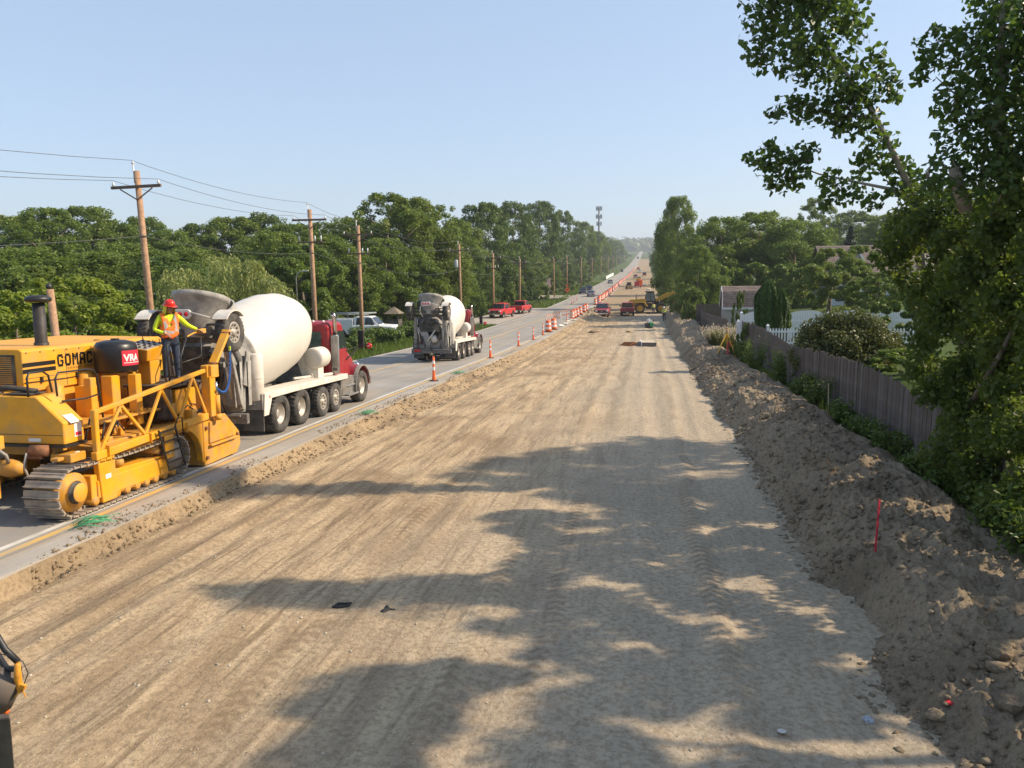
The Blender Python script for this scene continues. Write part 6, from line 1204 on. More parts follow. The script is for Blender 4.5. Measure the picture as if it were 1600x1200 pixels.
for s in (-1, 1): m.bar((s*.42, .85, 2.0), (s*.42, 2.0, 2.3), .14, .42); m.bar((s*.42, 1.9, 2.3), (s*.42, 3.5, 3.15), .14, .42); m.bar((s*.42, 3.3, 3.2), (s*.42, 4.1, 2.9), .14, .36)
m.bar((0, 1.2, 2.3), (0, 2.8, 3.1), .2, .3); LA(m, 'boom', LY)
m = MB(); m.bar((.0, .9, 1.3), (0, .9, 2.1), 1.0, .3); [m.tube([(s*.3, 1.0, 1.3), (s*.3, 2.6, 2.35)], .08, 8) for s in (-1, 1)]; LA(m, 'lift_frame', LT, .01)
m = MB(); m.prism([(4.0, 2.4), (4.0, 3.5), (4.3, 3.75), (5.0, 3.55), (5.1, 3.4), (4.35, 3.5), (4.12, 3.35), (4.14, 2.6), (4.5, 2.3), (5.3, 2.45), (5.32, 2.35), (4.4, 2.15)], 'x', -1.35, 1.35); bk = LA(m, 'bucket', LT, 0); m = MB(); [m.prism([(4.05, 2.3), (4.05, 3.5), (5.0, 3.5), (5.3, 2.4)], 'x', s*1.33-.03, s*1.33+.03) for s in (-1, 1)]; LA(m, 'bucket_side', LT, 0, bk)
# ------------------------------------------------------------------ people
SKIN = M('skin', (.36, .19, .12), .55, var=.08); LIME = M('lime_shirt', (.58, .72, .02), .8, var=.1, scale=8); VESTO = M('vest_orange', (.95, .19, .02), .75, var=.08, scale=8); SILV = M('reflective_tape', (.42, .40, .38), .4, var=.1); VESTL = M('vest_lime', (.62, .66, .12), .75, var=.1)
JEAN = M('jeans', (.030, .045, .075), .85, var=.45, scale=7); BOOT = M('boot_leather', (.10, .07, .045), .7, var=.3); HATR = M('red_hard_hat', (.72, .03, .015), .3, var=.05); HATW = M('white_hard_hat', (.8, .8, .78), .3, var=.04); CAPE = M('neck_shade_lime', (.62, .55, .05), .8, var=.1); HAIR = M('dark_hair', (.02, .015, .012), .7); NAVY = M('navy_cloth', (.02, .028, .06), .85, var=.3)
def person(label, J, vest=VESTO, shirt=LIME, hat=HATR, pants=JEAN, cape=None, look=(0, 0), handpose='grip'):
    """J: joints (x right, y front, z up); a skinned body whose clothes follow it"""
    T = empty('person', label, 'person')
    V = []; R = []; E = []; reg = []
    def add(p, r, par=None, rg='t'):
        V.append(p); R.append(r if isinstance(r, tuple) else (r, r)); reg.append(rg)
        if par is not None: E.append((par, len(V)-1))
        return len(V)-1
    pv = add(J['pelvis'], (.155, .115)); w_ = add(J['waist'], (.145, .105), pv); c_ = add(J['chest'], (.175, .118), w_); nb = add(J['neck'], (.075, .07), c_); n2 = add(tuple(np.array(J['neck'])+(0, .01, .06)), .056, nb, 's'); h = np.array(J['head'])
    h1 = add(tuple(h+(0, .012, -.055)), (.066, .078), n2, 's'); h2 = add(tuple(h+(0, 0, .02)), (.078, .096), h1, 's'); add(tuple(h+(0, -.01, .09)), (.066, .08), h2, 's')
    for s, L in ((1, 'r'), (-1, 'l')):
        hp = add(J['hip_'+L], .098, pv, 'p'); k = add(J['knee_'+L], .070, hp, 'p'); cf = add(tuple(np.array(J['knee_'+L])*.62+np.array(J['ankle_'+L])*.38+(0, -.015, 0)), .066, k, 'p'); an = add(J['ankle_'+L], .050, cf, 'p'); add(J['toe_'+L], (.045, .036), an, 'b')
        sh = add(J['shoulder_'+L], .070, c_, 'a'); e = add(J['elbow_'+L], .050, sh, 'a'); add(J['wrist_'+L], .036, e, 'a')
    me = bpy.data.meshes.new('body'); me.from_pydata(V, E, []); o = bpy.data.objects.new('body', me); COL.objects.link(o)
    sk = o.modifiers.new('skin', 'SKIN'); sk.use_smooth_shade = True
    for i, v in enumerate(me.skin_vertices[0].data): v.radius = R[i]; v.use_root = i == 0
    sb_ = o.modifiers.new('sub', 'SUBSURF'); sb_.levels = 2; sb_.render_levels = 2
    dg = bpy.context.evaluated_depsgraph_get(); bm_ = bpy.data.meshes.new_from_object(o.evaluated_get(dg)); bpy.data.objects.remove(o); bm_.name = 'body'
    mats = [shirt, SKIN, pants, BOOT]; bm_.materials.clear(); [bm_.materials.append(x) for x in mats]
    VA = np.array(V); seg = [(VA[a], VA[b], reg[b]) for a, b in E]; kd = {'t': 0, 'a': 0, 's': 1, 'p': 2, 'b': 3}; torso = []
    for p in bm_.polygons:
        c = np.array(p.center); best = min(seg, key=lambda s_: np.linalg.norm(c-(s_[0]+(s_[1]-s_[0])*np.clip(np.dot(c-s_[0], s_[1]-s_[0])/max(1e-9, np.dot(s_[1]-s_[0], s_[1]-s_[0])), 0, 1)))); rg = best[2]
        mi = kd[rg]
        if rg in 'ta' and c[2] < J['pelvis'][2]+.06: mi = 2
        p.material_index = mi; p.use_smooth = True
        dz_ = c[2]-J['pelvis'][2]; hgt = J['neck'][2]-J['pelvis'][2]
        xin = abs(c[0]-J['chest'][0]) < .155+.02*(dz_ > hgt*.7)
        fr = (c[1]-J['chest'][1]) > 0
        vneck = fr and dz_ > hgt*.55 and abs(c[0]-J['chest'][0]) < (dz_-hgt*.52)*.42
        if rg in 'ta' and -.10 < dz_ < hgt*1.02 and xin and not vneck: torso.append(p.index)
    body = link('body', bm_, T)
    # vest: the body's own torso faces, a finger's breadth proud of it
    nv = {}; vv = []; ff = []; mi = []
    for i in torso:
        p = bm_.polygons[i]; fc = []
        for vi in p.vertices:
            if vi not in nv: v = bm_.vertices[vi]; nv[vi] = len(vv); vv.append(tuple(v.co+v.normal*.018))
            fc.append(nv[vi])
        ff.append(fc); dz_ = p.center.z-J['pelvis'][2]; ax_ = abs(p.center.x-J['chest'][0]); mi.append(1 if (.13 < dz_ < .175) or (dz_ > .17 and .075 < ax_ < .115) else 0)
    if vest and ff:
        vm = bpy.data.meshes.new('vest'); vm.from_pydata(vv, [], ff); vm.materials.append(vest); vm.materials.append(SILV); vm.polygons.foreach_set('material_index', mi); vm.polygons.foreach_set('use_smooth', [True]*len(ff)); vo = link('vest', vm, T); sd_ = vo.modifiers.new('solid', 'SOLIDIFY'); sd_.thickness = .008; sd_.offset = 1
    # head: face, hair, hat
    HM = Matrix.Translation(J['head']) @ Matrix.Rotation(look[0], 4, 'Z') @ Matrix.Rotation(look[1], 4, 'X')
    def hb(mb, nm, mt): mb.v = [tuple(HM @ Vector(v)) for v in mb.v]; return mb.build(nm, mt, T)
    m = MB(); m.loft([[(-.010, .085, .035), (.010, .085, .035), (.010, .07, .035), (-.010, .07, .035)], [(-.016, .115, -.01), (.016, .115, -.01), (.018, .08, -.012), (-.018, .08, -.012)]]); 
    for s in (-1, 1): m.lathe([(0, .012), (.018, .008), (.024, -.006), (.018, -.012), (0, -.012)], Matrix.Translation((s*.080, -.005, .01)) @ Matrix.Rotation(s*math.pi/2, 4, 'Y') @ Matrix.Diagonal((1.3, .8, 1, 1)), 10)
    hb(m, 'nose_and_ears', SKIN)
    m = MB(); [m.lathe([(0, .006), (.010, .004), (.012, 0)], Matrix.Translation((s*.033, .088, .03)) @ Matrix.Rotation(-math.pi/2, 4, 'X') @ Matrix.Diagonal((1.2, .7, 1, 1)), 8) for s in (-1, 1)]; [m.bar((s*.018, .092, .048), (s*.052, .084, .046), .008, .007) for s in (-1, 1)]; hb(m, 'eyes_and_brows', HAIR)
    m = MB(); m.bar((-.024, .089, -.045), (.024, .089, -.045), .010, .012); hb(m, 'mouth', M('lips', (.26, .10, .08), .5))
    m = MB(); m.lathe([(.088, -.03), (.094, .03), (.09, .07)], Matrix.Diagonal((.92, 1.08, 1, 1)), 18, a0=math.pi*.95, a1=math.pi*2.05); hb(m, 'hair', HAIR)
    m = MB(); m.lathe([(.108, .055), (.112, .075), (.106, .12), (.085, .158), (.05, .178), (0, .186)], Matrix.Diagonal((.93, 1.12, 1, 1)), 22); m.lathe([(.108, .06), (.145, .052), (.145, .058), (.108, .07)], Matrix.Translation((0, .012, 0)) @ Matrix.Diagonal((.95, 1.16, 1, 1)), 22); m.loft([[(-.012, -.10, .14), (.012, -.10, .14), (.012, -.10, .10), (-.012, -.10, .10)], [(-.012, 0, .197), (.012, 0, .197), (.012, 0, .17), (-.012, 0, .17)], [(-.012, .10, .14), (.012, .10, .14), (.012, .10, .10), (-.012, .10, .10)]]); hb(m, 'hard_hat', hat)
    if cape: m = MB(); m.lathe([(.112, .06), (.118, .0), (.125, -.07), (.135, -.12), (.12, -.12), (.11, -.05), (.105, .05)], Matrix.Diagonal((.98, 1.08, 1, 1)), 20, a0=math.pi*.86, a1=math.pi*2.14); hb(m, 'neck_shade', cape)
    # hands: palm, four unequal curled fingers and a thumb each
    for s, L in ((1, 'r'), (-1, 'l')):
        w0 = Vector(J['wrist_'+L]); d = (w0-Vector(J['elbow_'+L])).normalized(); up = Vector((0, 0, 1)); sd2 = d.cross(up).normalized(); dn = sd2.cross(d)   # dn points up-ish
        m = MB(); sec = lambda t, a, b_: [w0+d*t+sd2*x*a+dn*y*b_ for x, y in ((-1, -.6), (0, -1), (1, -.6), (1, .6), (0, 1), (-1, .6))]
        m.loft([sec(-.03, .028, .024), sec(.02, .034, .020), sec(.07, .043, .018), sec(.10, .042, .014)], smooth=True)
        for k, ln in enumerate((.066, .074, .070, .056)):
            b0 = w0+d*.095+sd2*(-.031+.0207*k); cu = .75 if handpose == 'grip' else .35
            p1 = b0+d*ln*.42*math.cos(cu*.6)-dn*ln*.42*math.sin(cu*.6); p2 = p1+d*ln*.33*math.cos(cu*1.5)-dn*ln*.33*math.sin(cu*1.5); p3 = p2+d*ln*.27*math.cos(cu*2.3)-dn*ln*.27*math.sin(cu*2.3); m.tube([b0-d*.02, b0, p1, p2, p3], [.009, .0095, .0088, .008, .006], 7)
        tb = w0+d*.035-sd2*.034*s; t1 = tb-sd2*.022*s+d*.022-dn*.008; t2 = t1+d*.030-dn*.016-sd2*.004*s; m.tube([tb+sd2*.012*s, tb, t1, t2], [.012, .0125, .0105, .008], 7); m.build('hand', SKIN, T)
    return T
ST = dict(pelvis=(0, 0, .93), waist=(0, .005, 1.08), chest=(0, .0, 1.28), neck=(0, -.005, 1.45), head=(0, .03, 1.59), hip_r=(.10, 0, .88), hip_l=(-.10, 0, .88), knee_r=(.115, .03, .48), knee_l=(-.115, .03, .48), ankle_r=(.12, -.01, .08), ankle_l=(-.12, -.01, .08), toe_r=(.14, .14, .035), toe_l=(-.14, .14, .035),
          shoulder_r=(.185, 0, 1.39), shoulder_l=(-.185, 0, 1.39), elbow_r=(.29, .02, 1.13), elbow_l=(-.29, .02, 1.13), wrist_r=(.30, .14, .92), wrist_l=(-.30, .14, .92))
op = dict(ST); op.update(elbow_r=(.30, -.02, 1.13), wrist_r=(.13, .17, 1.04), elbow_l=(-.40, -.03, 1.19), wrist_l=(-.60, -.06, 1.10), chest=(0, .01, 1.28), head=(-.01, .05, 1.585))
pp = person('operator in red hard hat and orange vest standing on the yellow machine', op, cape=CAPE, look=(.35, -.22)); place(pp, -10.05, 14.92, math.radians(-131), 1.93+.0)
wk = dict(ST); wk.update(head=(0, .12, 1.55), neck=(0, .05, 1.43), chest=(0, .04, 1.27), elbow_r=(.24, .16, 1.15), wrist_r=(.10, .34, 1.08), elbow_l=(-.24, .16, 1.15), wrist_l=(-.10, .34, 1.08), knee_r=(.12, .10, .50), ankle_r=(.13, -.10, .08), toe_r=(.14, .05, .035))
p2 = person('worker in white hard hat and pale lime vest walking beside the dirt mound', wk, vest=VESTL, shirt=VESTL, hat=HATW, pants=NAVY, look=(0, -.3)); place(p2, 2.35, 100.5, math.radians(150), -.33); p2.scale = (1.12,)*3
p3 = person('worker in lime vest standing in front of the right wheel of the loader', dict(ST), vest=VESTL, shirt=VESTL, hat=BLK, pants=NAVY); place(p3, 1.15, 118.6, math.radians(30), -.33)

# ------------------------------------------------------------------ traffic devices
ORB = M('barrel_orange', (.90, .13, .02), .45, var=.06, dust=.15); WHB = M('barrel_white', (.82, .80, .77), .4, var=.05, dust=.15); BASEB = M('black_rubber_base', (.025, .025, .025), .8)
def make_barrel(label, grp):
    T = empty('traffic_barrel', label, 'traffic barrel', group=grp)
    m = MB(); m.lathe([(0, .04), (.27, .04), (.275, .26), (.268, .27), (.268, .44), (.26, .45), (.255, .62), (.246, .63), (.246, .80), (.236, .81), (.225, .96), (.19, 1.0), (0, 1.0)], None, 22); m.bar((-.09, 0, .97), (-.09, 0, 1.07), .04, .02); m.bar((.09, 0, .97), (.09, 0, 1.07), .04, .02); m.bar((-.11, 0, 1.07), (.11, 0, 1.07), .04, .025); m.build('body', ORB, T)
    for z, r in ((.27, .2705), (.63, .2485)): m = MB(); m.lathe([(r, z+.005), (r-.001, z+.17)], None, 22); m.build('white_band', WHB, T)
    m = MB(); m.lathe([(0, .05), (.40, .045), (.42, 0), (.28, 0)], None, 20); m.build('base', BASEB, T); return T
def bscale(o): o.scale = (1.12, 1.12, 1.14)
def make_tube(label, grp, h=1.07):
    T = empty('traffic_tube', label, 'traffic tube', group=grp)
    m = MB(); m.lathe([(.095, .03), (.085, .1), (.058, h*.3), (.052, h*.95), (.03, h*.97), (.045, h*.98), (.045, h), (0, h+.01)], None, 16); m.build('body', ORB, T)
    for z in (.44, .70): m = MB(); m.lathe([(.0585, h*z), (.0565, h*(z+.13))], None, 16); m.build('white_band', WHB, T)
    m = MB(); m.lathe([(0, .04), (.20, .035), (.225, 0)], Matrix.Rotation(math.pi/8, 4, 'Z'), 8); m.build('base', BASEB, T); return T
tg_ = 'traffic tubes and barrels along the edge of the dirt'
tubes = [(-9.1, 32.2, 'nearest orange traffic tube, in front of the farther mixer truck'), (-9.25, 45.4, 'orange traffic tube beside the front wheel of the farther mixer truck'), (-9.3, 56.2, 'orange traffic tube third from the camera, past the farther mixer truck'), (-9.35, 64.2, 'orange traffic tube fourth from the camera, before the first barrels'), (-9.4, 70.8, 'orange traffic tube right beside the first barrel'), (-9.3, 92, 'orange traffic tube standing among the striped barricades')]
tb0 = None
for x, y, l in tubes:
    o = make_tube(l, tg_) if tb0 is None else copy_tree(tb0, label=l); tb0 = tb0 or o; place(o, x, y, random.random()*6); o.rotation_euler[1] += random.gauss(0, .015)
for x, y, l in ((-14.0, 147.2, 'short orange tube on the road surface, nearest of three'), (-14.1, 153, 'short orange tube on the road surface, middle of three'), (-14.5, 163.5, 'short orange tube on the road surface, farthest of three')):
    o = copy_tree(tb0, label=l, group='three tubes on the road'); place(o, x, y)
b0 = make_barrel('nearest orange and white barrel, leftmost beside the traffic tube', tg_); place(b0, -9.45, 75.2); bscale(b0)
for x, y, l in ((-9.4, 79.2, 'second orange and white barrel, left of the striped barricades'), (-9.4, 99.5, 'orange and white barrel just right of the striped barricades'), (-9.45, 103.2, 'orange barrel pressed against the left end of the close cluster before the maroon pickup'), (-9.35, 106.5, 'orange barrel first of the close cluster before the maroon pickup'), (-9.35, 111.5, 'orange barrel second of the close cluster before the maroon pickup'), (-9.3, 118, 'orange barrel third of the close cluster before the maroon pickup'), (-9.3, 122.5, 'orange barrel last of the close cluster before the maroon pickup'), (-9.2, 143, 'orange barrel behind the hood of the maroon pickup'), (-8.95, 147.5, 'orange barrel partly hidden behind the maroon pickup roof')):
    o = copy_tree(b0, label=l); place(o, x, y, random.random()*6); bscale(o)
y = 152.
while y < 640:
    o = copy_tree(b0, label='small orange barrel in the long row running up the hill beside the road', group='barrels in the row up the hill'); place(o, -9.1+random.gauss(0, .12), y, random.random()*6); bscale(o); y += 3.2 if y < 200 else (7.5 if y < 280 else 13)
BARW = M('barricade_white', (.78, .75, .70), .5, var=.06); BARO = M('barricade_orange', (.85, .26, .06), .45, var=.06)
def make_barricade(label, grp):
    T = empty('barricade', label, 'barricade', group=grp)
    for s in (-1, 1):
        for q in (-1, 1): m = MB(); m.bar((s*.38, q*.26, 0), (s*.38, 0, 1.35), .045, .045); m.build('leg', BARW, T)
    for z, q in ((1.12, .055), (.62, .14)):
        m = MB(); m.box(-.45, .45, -q-.02, -q, z, z+.26); pnl = m.build('panel', BARW, T); m = MB()
        for k in range(4): x = -.42+k*.23; m.prism([(x, z+.002), (x+.10, z+.002), (x+.18, z+.258), (x+.08, z+.258)], 'y', -q-.026, -q-.0205)
        m.build('stripes', BARO, pnl)
    return T
bars = [(-10.5, 84.5, .5, 'leftmost striped barricade standing behind the white sandbags'), (-10.2, 88.5, .2, 'second striped barricade from the left behind the white sandbags'), (-10.5, 92.5, -.3, 'striped barricade in the middle of the group behind the sandbags'), (-10.0, 96.0, .3, 'tallest-looking striped barricade, right of the middle one'), (-9.7, 98.8, .1, 'rightmost striped barricade, next to the barrel')]
br0 = None
for x, y, r, l in bars:
    o = make_barricade(l, 'striped barricades by the sandbags') if br0 is None else copy_tree(br0, label=l); br0 = br0 or o; place(o, x, y, r)
BAG = M('white_sandbag', (.72, .69, .60), .85, var=.12, scale=4, dust=.3); sbm = MB(); sbm.loft([[(x, math.cos(a)*wd, .09+math.sin(a)*hh) for a in [2*math.pi*k/10 for k in range(10)]] for x, wd, hh in ((-.30, .05, .02), (-.24, .15, .07), (-.08, .19, .09), (.1, .18, .085), (.24, .14, .07), (.30, .05, .02))], smooth=True); sme = sbm.mesh('sandbag', BAG)
for k in range(11):
    o = link('sandbag', sme, label='white sandbag lying on the road shoulder at the feet of the striped barricades', cat='sandbag', group='white sandbags by the barricades'); place(o, -9.15+random.gauss(0, .16), 82.5+k*1.45, random.random()*3, .0 if k % 3 else .12)
sg = empty('sign_stand', 'orange diamond work sign with black marks on a stand at the left road edge', 'road sign'); place(sg, -18.0, 179, .15)
m = MB(); m.tube([(0, 0, 0), (0, 0, 2.9)], .04, 8); [m.bar((0, 0, .25), (x, y, 0), .05, .03) for x, y in ((.6, .4), (-.6, .4), (.6, -.4), (-.6, -.4))]; m.build('stand', DKG, sg)
m = MB(); m.prism([(0, 1.0), (.62, 1.62), (0, 2.24), (-.62, 1.62)], 'y', -.06, -.04); pl = m.build('sign_panel', ORB, sg); m = MB(); m.prism([(-.25, 1.55), (.25, 1.55), (.25, 1.7), (-.25, 1.7)], 'y', -.064, -.061); m.build('marking', DECAL, pl)
m = MB(); m.prism([(0, 2.3), (.38, 2.6), (0, 2.95), (-.38, 2.6)], 'y', -.06, -.04); m.build('flag_panel', ORB, sg)

# ------------------------------------------------------------------ poles, wires, tower, lamps, small buildings on the left
POLEW = M('pole_wood', (.36, .215, .125), .85, var=.3, scale=7, bmp=.3, bs=20); XARM = M('crossarm_wood', (.16, .10, .07), .85, var=.3); PORC = M('porcelain', (.68, .68, .66), .3); WIRE = M('wire_metal', (.10, .10, .105), .5)
def make_pole(label, H, arm=True, low=False, trafo=False, grp='utility poles along the left side of the road'):
    T = empty('utility_pole', label, 'utility pole', group=grp)
    m = MB(); m.tube([(0, 0, -1.0), (0, 0, H*.5), (0, 0, H)], [.165, .145, .115], 14); m.build('shaft', POLEW, T)
    if arm:
        m = MB(); m.box(-1.15, 1.15, -.20, -.10, H-.72, H-.60); m.build('crossarm', XARM, T)
        for s in (-1, 1):
            m = MB(); m.bar((s*.75, -.15, H-.74), (0, -.14, H-1.2), .02, .05); m.build('brace', XARM, T)
            m = MB(); m.lathe([(.02, H-.6), (.05, H-.56), (.055, H-.50), (.03, H-.48), (.045, H-.44), (.0, H-.42)], Matrix.Translation((s*1.05, -.15, 0)), 10); m.build('insulator', PORC, T)
        m = MB(); m.tube([(-.13, -.02, H-.5), (-.13, -.02, H+.28)], .03, 6); m.lathe([(.03, H+.28), (.06, H+.3), (.06, H+.37), (0, H+.4)], Matrix.Translation((-.13, -.02, 0)), 10); m.build('top_pin', PORC, T)
    if low:
        m = MB(); m.box(-.85, .85, -.18, -.10, H-2.1, H-2.0); m.build('lower_crossarm', XARM, T)
        for x in (-.7, .35, .75): m = MB(); m.tube([(x, -.2, H-2.0), (x, -.2, H-1.65)], .045, 8); m.build('cutout', PORC, T)
    if trafo: m = MB(); m.lathe([(0, H-2.6), (.2, H-2.6), (.22, H-2.5), (.22, H-1.8), (.16, H-1.72), (0, H-1.7)], Matrix.Translation((-.36, -.1, 0)), 16); m.build('transformer', M('transformer_grey', (.42, .44, .45), .4), T)
    m = MB(); m.lathe([(.155, H-2.75), (.165, H-2.72), (.155, H-2.68)], None, 10); m.build('neutral_clamp', DKG, T); return T
poles = [(30.1, 9.0, 'nearest tall utility pole with crossarm, behind the mixer hopper', 0, 0), (46.7, 9.25, 'utility pole with crossarm behind the red cab of the nearer mixer', 1, 0), (54.9, 8.95, 'utility pole with crossarm beside the white service truck', 1, 0), (86.5, 9.2, 'utility pole with a grey transformer can, behind the farther mixer truck', 0, 1), (105.7, 8.8, 'utility pole with crossarm at the parked red pickups', 1, 0), (128.6, 8.4, 'utility pole right behind the second red pickup', 0, 0),
         (178.4, 8.9, 'utility pole at the end of the left grass strip', 0, 0), (208, 9.4, 'utility pole first beyond the orange diamond sign', 1, 0), (253.8, 9.3, 'utility pole second beyond the orange diamond sign', 0, 0), (305, 9.2, 'utility pole third beyond the orange diamond sign', 0, 0), (371, 10, 'far utility pole up the hill', 0, 0), (434, 10.5, 'far utility pole up the hill', 0, 0), (500, 10.5, 'far utility pole up the hill', 0, 0), (560, 10.8, 'far utility pole up the hill', 0, 0), (650, 11, 'far utility pole up the hill', 0, 0), (760, 11, 'far utility pole up the hill', 0, 0)]
tops_ = []
for i, (y, H, l, lw, tf) in enumerate(poles):
    g_ = 'far utility poles up the hill' if i > 9 else 'utility poles along the left side of the road'
    o = make_pole(l, H, True, bool(lw), bool(tf), g_); o.location = (-21, y, float(ZR(y))); o.rotation_euler = (0, -.02 if i == 0 else random.gauss(0, .006), 0); tops_.append((y, float(ZR(y))+H, -21-(.02*H if i == 0 else 0)))
tops_ = [(-18, tops_[0][1]+.4, -21)]+tops_
for dx, dz, l in ((-1.05, -.38, 'power line on the left end of the crossarms'), (-.13, .42, 'topmost power line carried on the pole tops'), (1.05, -.38, 'power line on the right end of the crossarms'), (.16, -2.7, 'lowest power line, strung below the crossarms')):
    m = MB()
    for (y0, z0, x0), (y1, z1, x1) in zip(tops_[:-1], tops_[1:]):
        L = y1-y0; sg_ = min(1.3, .00065*L*L+.15); pts = [(x0+(x1-x0)*t+dx, y0+L*t-.15, z0+(z1-z0)*t+dz-4*sg_*t*(1-t)) for t in [k/14 for k in range(15)]]; r = .011 if y0 < 60 else (.014 if y0 < 150 else .02); m.tube(pts, r, 5, caps=False)
    m.build('power_line', WIRE, label=l, cat='power line')
q = P(78, 452, 24); m = MB(); z0 = float(ZR(24)); ps = empty('wooden_post', 'short wooden post behind the exhaust stack of the yellow machine', 'post', (q.x, 24, z0)); m.tube([(.12, 0, -.5), (0, 0, q.z-z0)], [.15, .12], 12); m.build('shaft', POLEW, ps); m = MB(); m.lathe([(0, 0), (.09, .02), (.11, .1), (.06, .2), (0, .22)], Matrix.Translation((-.03, 0, q.z-z0)), 10); m.build('lamp_head', BLK, ps)
q = P(462, 424, 60); z0 = float(ZR(60)); st_ = empty('street_lamp', 'slender street lamp among the trees behind the mixer drum', 'street lamp', (q.x, 60, z0)); h_ = q.z-z0; m = MB(); m.tube([(0, 0, -.3), (0, 0, h_*.9), (.12, 0, h_*.97), (.5, 0, h_), (.75, 0, h_+.02)], [.07, .05, .04, .03, .03], 8); m.build('pole', ALU, st_); m = MB(); m.loft([[(.6, -.09, h_-.02), (.6, .09, h_-.02), (.6, .09, h_+.07), (.6, -.09, h_+.07)], [(1.1, -.07, h_+.02), (1.1, .07, h_+.02), (1.1, .07, h_+.08), (1.1, -.07, h_+.08)]]); m.build('lamp_head', PORC, st_)
q = P(936, 322, 500); z0 = float(ZR(500)); tw = empty('cell_tower', 'slender cell tower with antenna clusters rising behind the left woods', 'cell tower', (q.x, 500, z0)); h_ = q.z-z0; m = MB(); m.tube([(0, 0, 0), (0, 0, h_)], [.9, .45], 10); m.build('mast', M('tower_grey', (.16, .17, .19), .6), tw)
for z, n_, r in ((h_-1.5, 12, 1.7), (h_-6.5, 12, 1.8), (h_-11, 9, 1.5)):
    m = MB(); [m.box(r*math.cos(k*6.283/n_)-.18, r*math.cos(k*6.283/n_)+.18, r*math.sin(k*6.283/n_)-.12, r*math.sin(k*6.283/n_)+.12, z-1.3, z+1.3) for k in range(n_)]; [m.bar((0, 0, z), (r*math.cos(k*6.283/n_), r*math.sin(k*6.283/n_), z), .12, .12) for k in range(n_)]; m.build('antenna_array', M('antenna_grey', (.22, .23, .25), .6), tw)
q = P(622, 505, 75); gz = empty('gazebo', 'dark wooden gazebo with hipped roof among the trees behind the farther mixer', 'gazebo', (q.x-.4, 75, float(ZR(75))+.3))
for sx in (-1, 1):
    for sy in (-1, 1): m = MB(); m.box(sx*1.0-.06, sx*1.0+.06, sy*1.0-.06, sy*1.0+.06, -.5, 1.9); m.build('post', DKG, gz)
m = MB(); m.loft([[(-1.35, -1.35, 1.85), (1.35, -1.35, 1.85), (1.35, 1.35, 1.85), (-1.35, 1.35, 1.85)], [(-.06, -.06, 2.65), (.06, -.06, 2.65), (.06, .06, 2.65), (-.06, .06, 2.65)]]); m.build('roof', M('tan_roof', (.19, .155, .11), .9, var=.2), gz)
for sx, sy in ((0, -1), (0, 1), (1, 0), (-1, 0)): m = MB(); m.box(-.94 if sy else sx*1.0-.03, .94 if sy else sx*1.0+.03, -.94 if sx else sy*1.0-.03, .94 if sx else sy*1.0+.03, -.4, 1.2); m.build('screen_panel', DKG, gz)
def small_house(label, x, y, wx, wy, hw, hr, roofm, wallm, dz=0., door=None):
    T = empty('small_house', label, 'house', (x, y, float(ZR(y))+dz)); m = MB(); m.box(-wx/2, wx/2, 0, wy, -1.5, hw); m.build('wall', wallm, T); courses('shingle_course', T, (-wx/2-.3, -.35, hw-.1), (wx/2+.3, -.35, hw-.1), (-wx/2-.3, wy/2, hr), (wx/2+.3, wy/2, hr), 7, roofm); courses('shingle_course', T, (-wx/2-.3, wy+.35, hw-.1), (wx/2+.3, wy+.35, hw-.1), (-wx/2-.3, wy/2, hr), (wx/2+.3, wy/2, hr), 7, roofm); m = MB(); m.prism([(0, hw), (wy, hw), (wy/2, hr-.1)], 'x', -wx/2+.02, wx/2-.02); m.build('gable_wall', wallm, T)
    if door: m = MB(); m.prism([(-.9, 0), (.9, 0), (.9, 1.5), (.6, 2.0), (0, 2.2), (-.6, 2.0), (-.9, 1.5)], 'y', -.06, -.01); m.build('door', WHITE, T)
    return T
small_house('low outbuilding with pale roof glimpsed between the trees behind the red cab', P(508, 490, 82).x, 82, 2.6, 4, 1.9, 2.7, M('pale_roof', (.42, .42, .42), .7, var=.1), DKG, .3)
small_house('brown-roofed low house with a white arched door at the end of the gravel drive', P(826, 458, 192).x, 196, 9, 6, 2.0, 3.6, SHING, M('brown_wall', (.12, .09, .07), .8), .3, True)
m = MB(); m.box(-.06, .06, -40, 40, 0, 1.5)
o = m.build('guard_panel', WHITE, label='long white barrier panel on the left shoulder partway up the hill', cat='barrier'); place(o, -18.0, 395, 0, 0)
gz.scale = (.62, .62, .85)
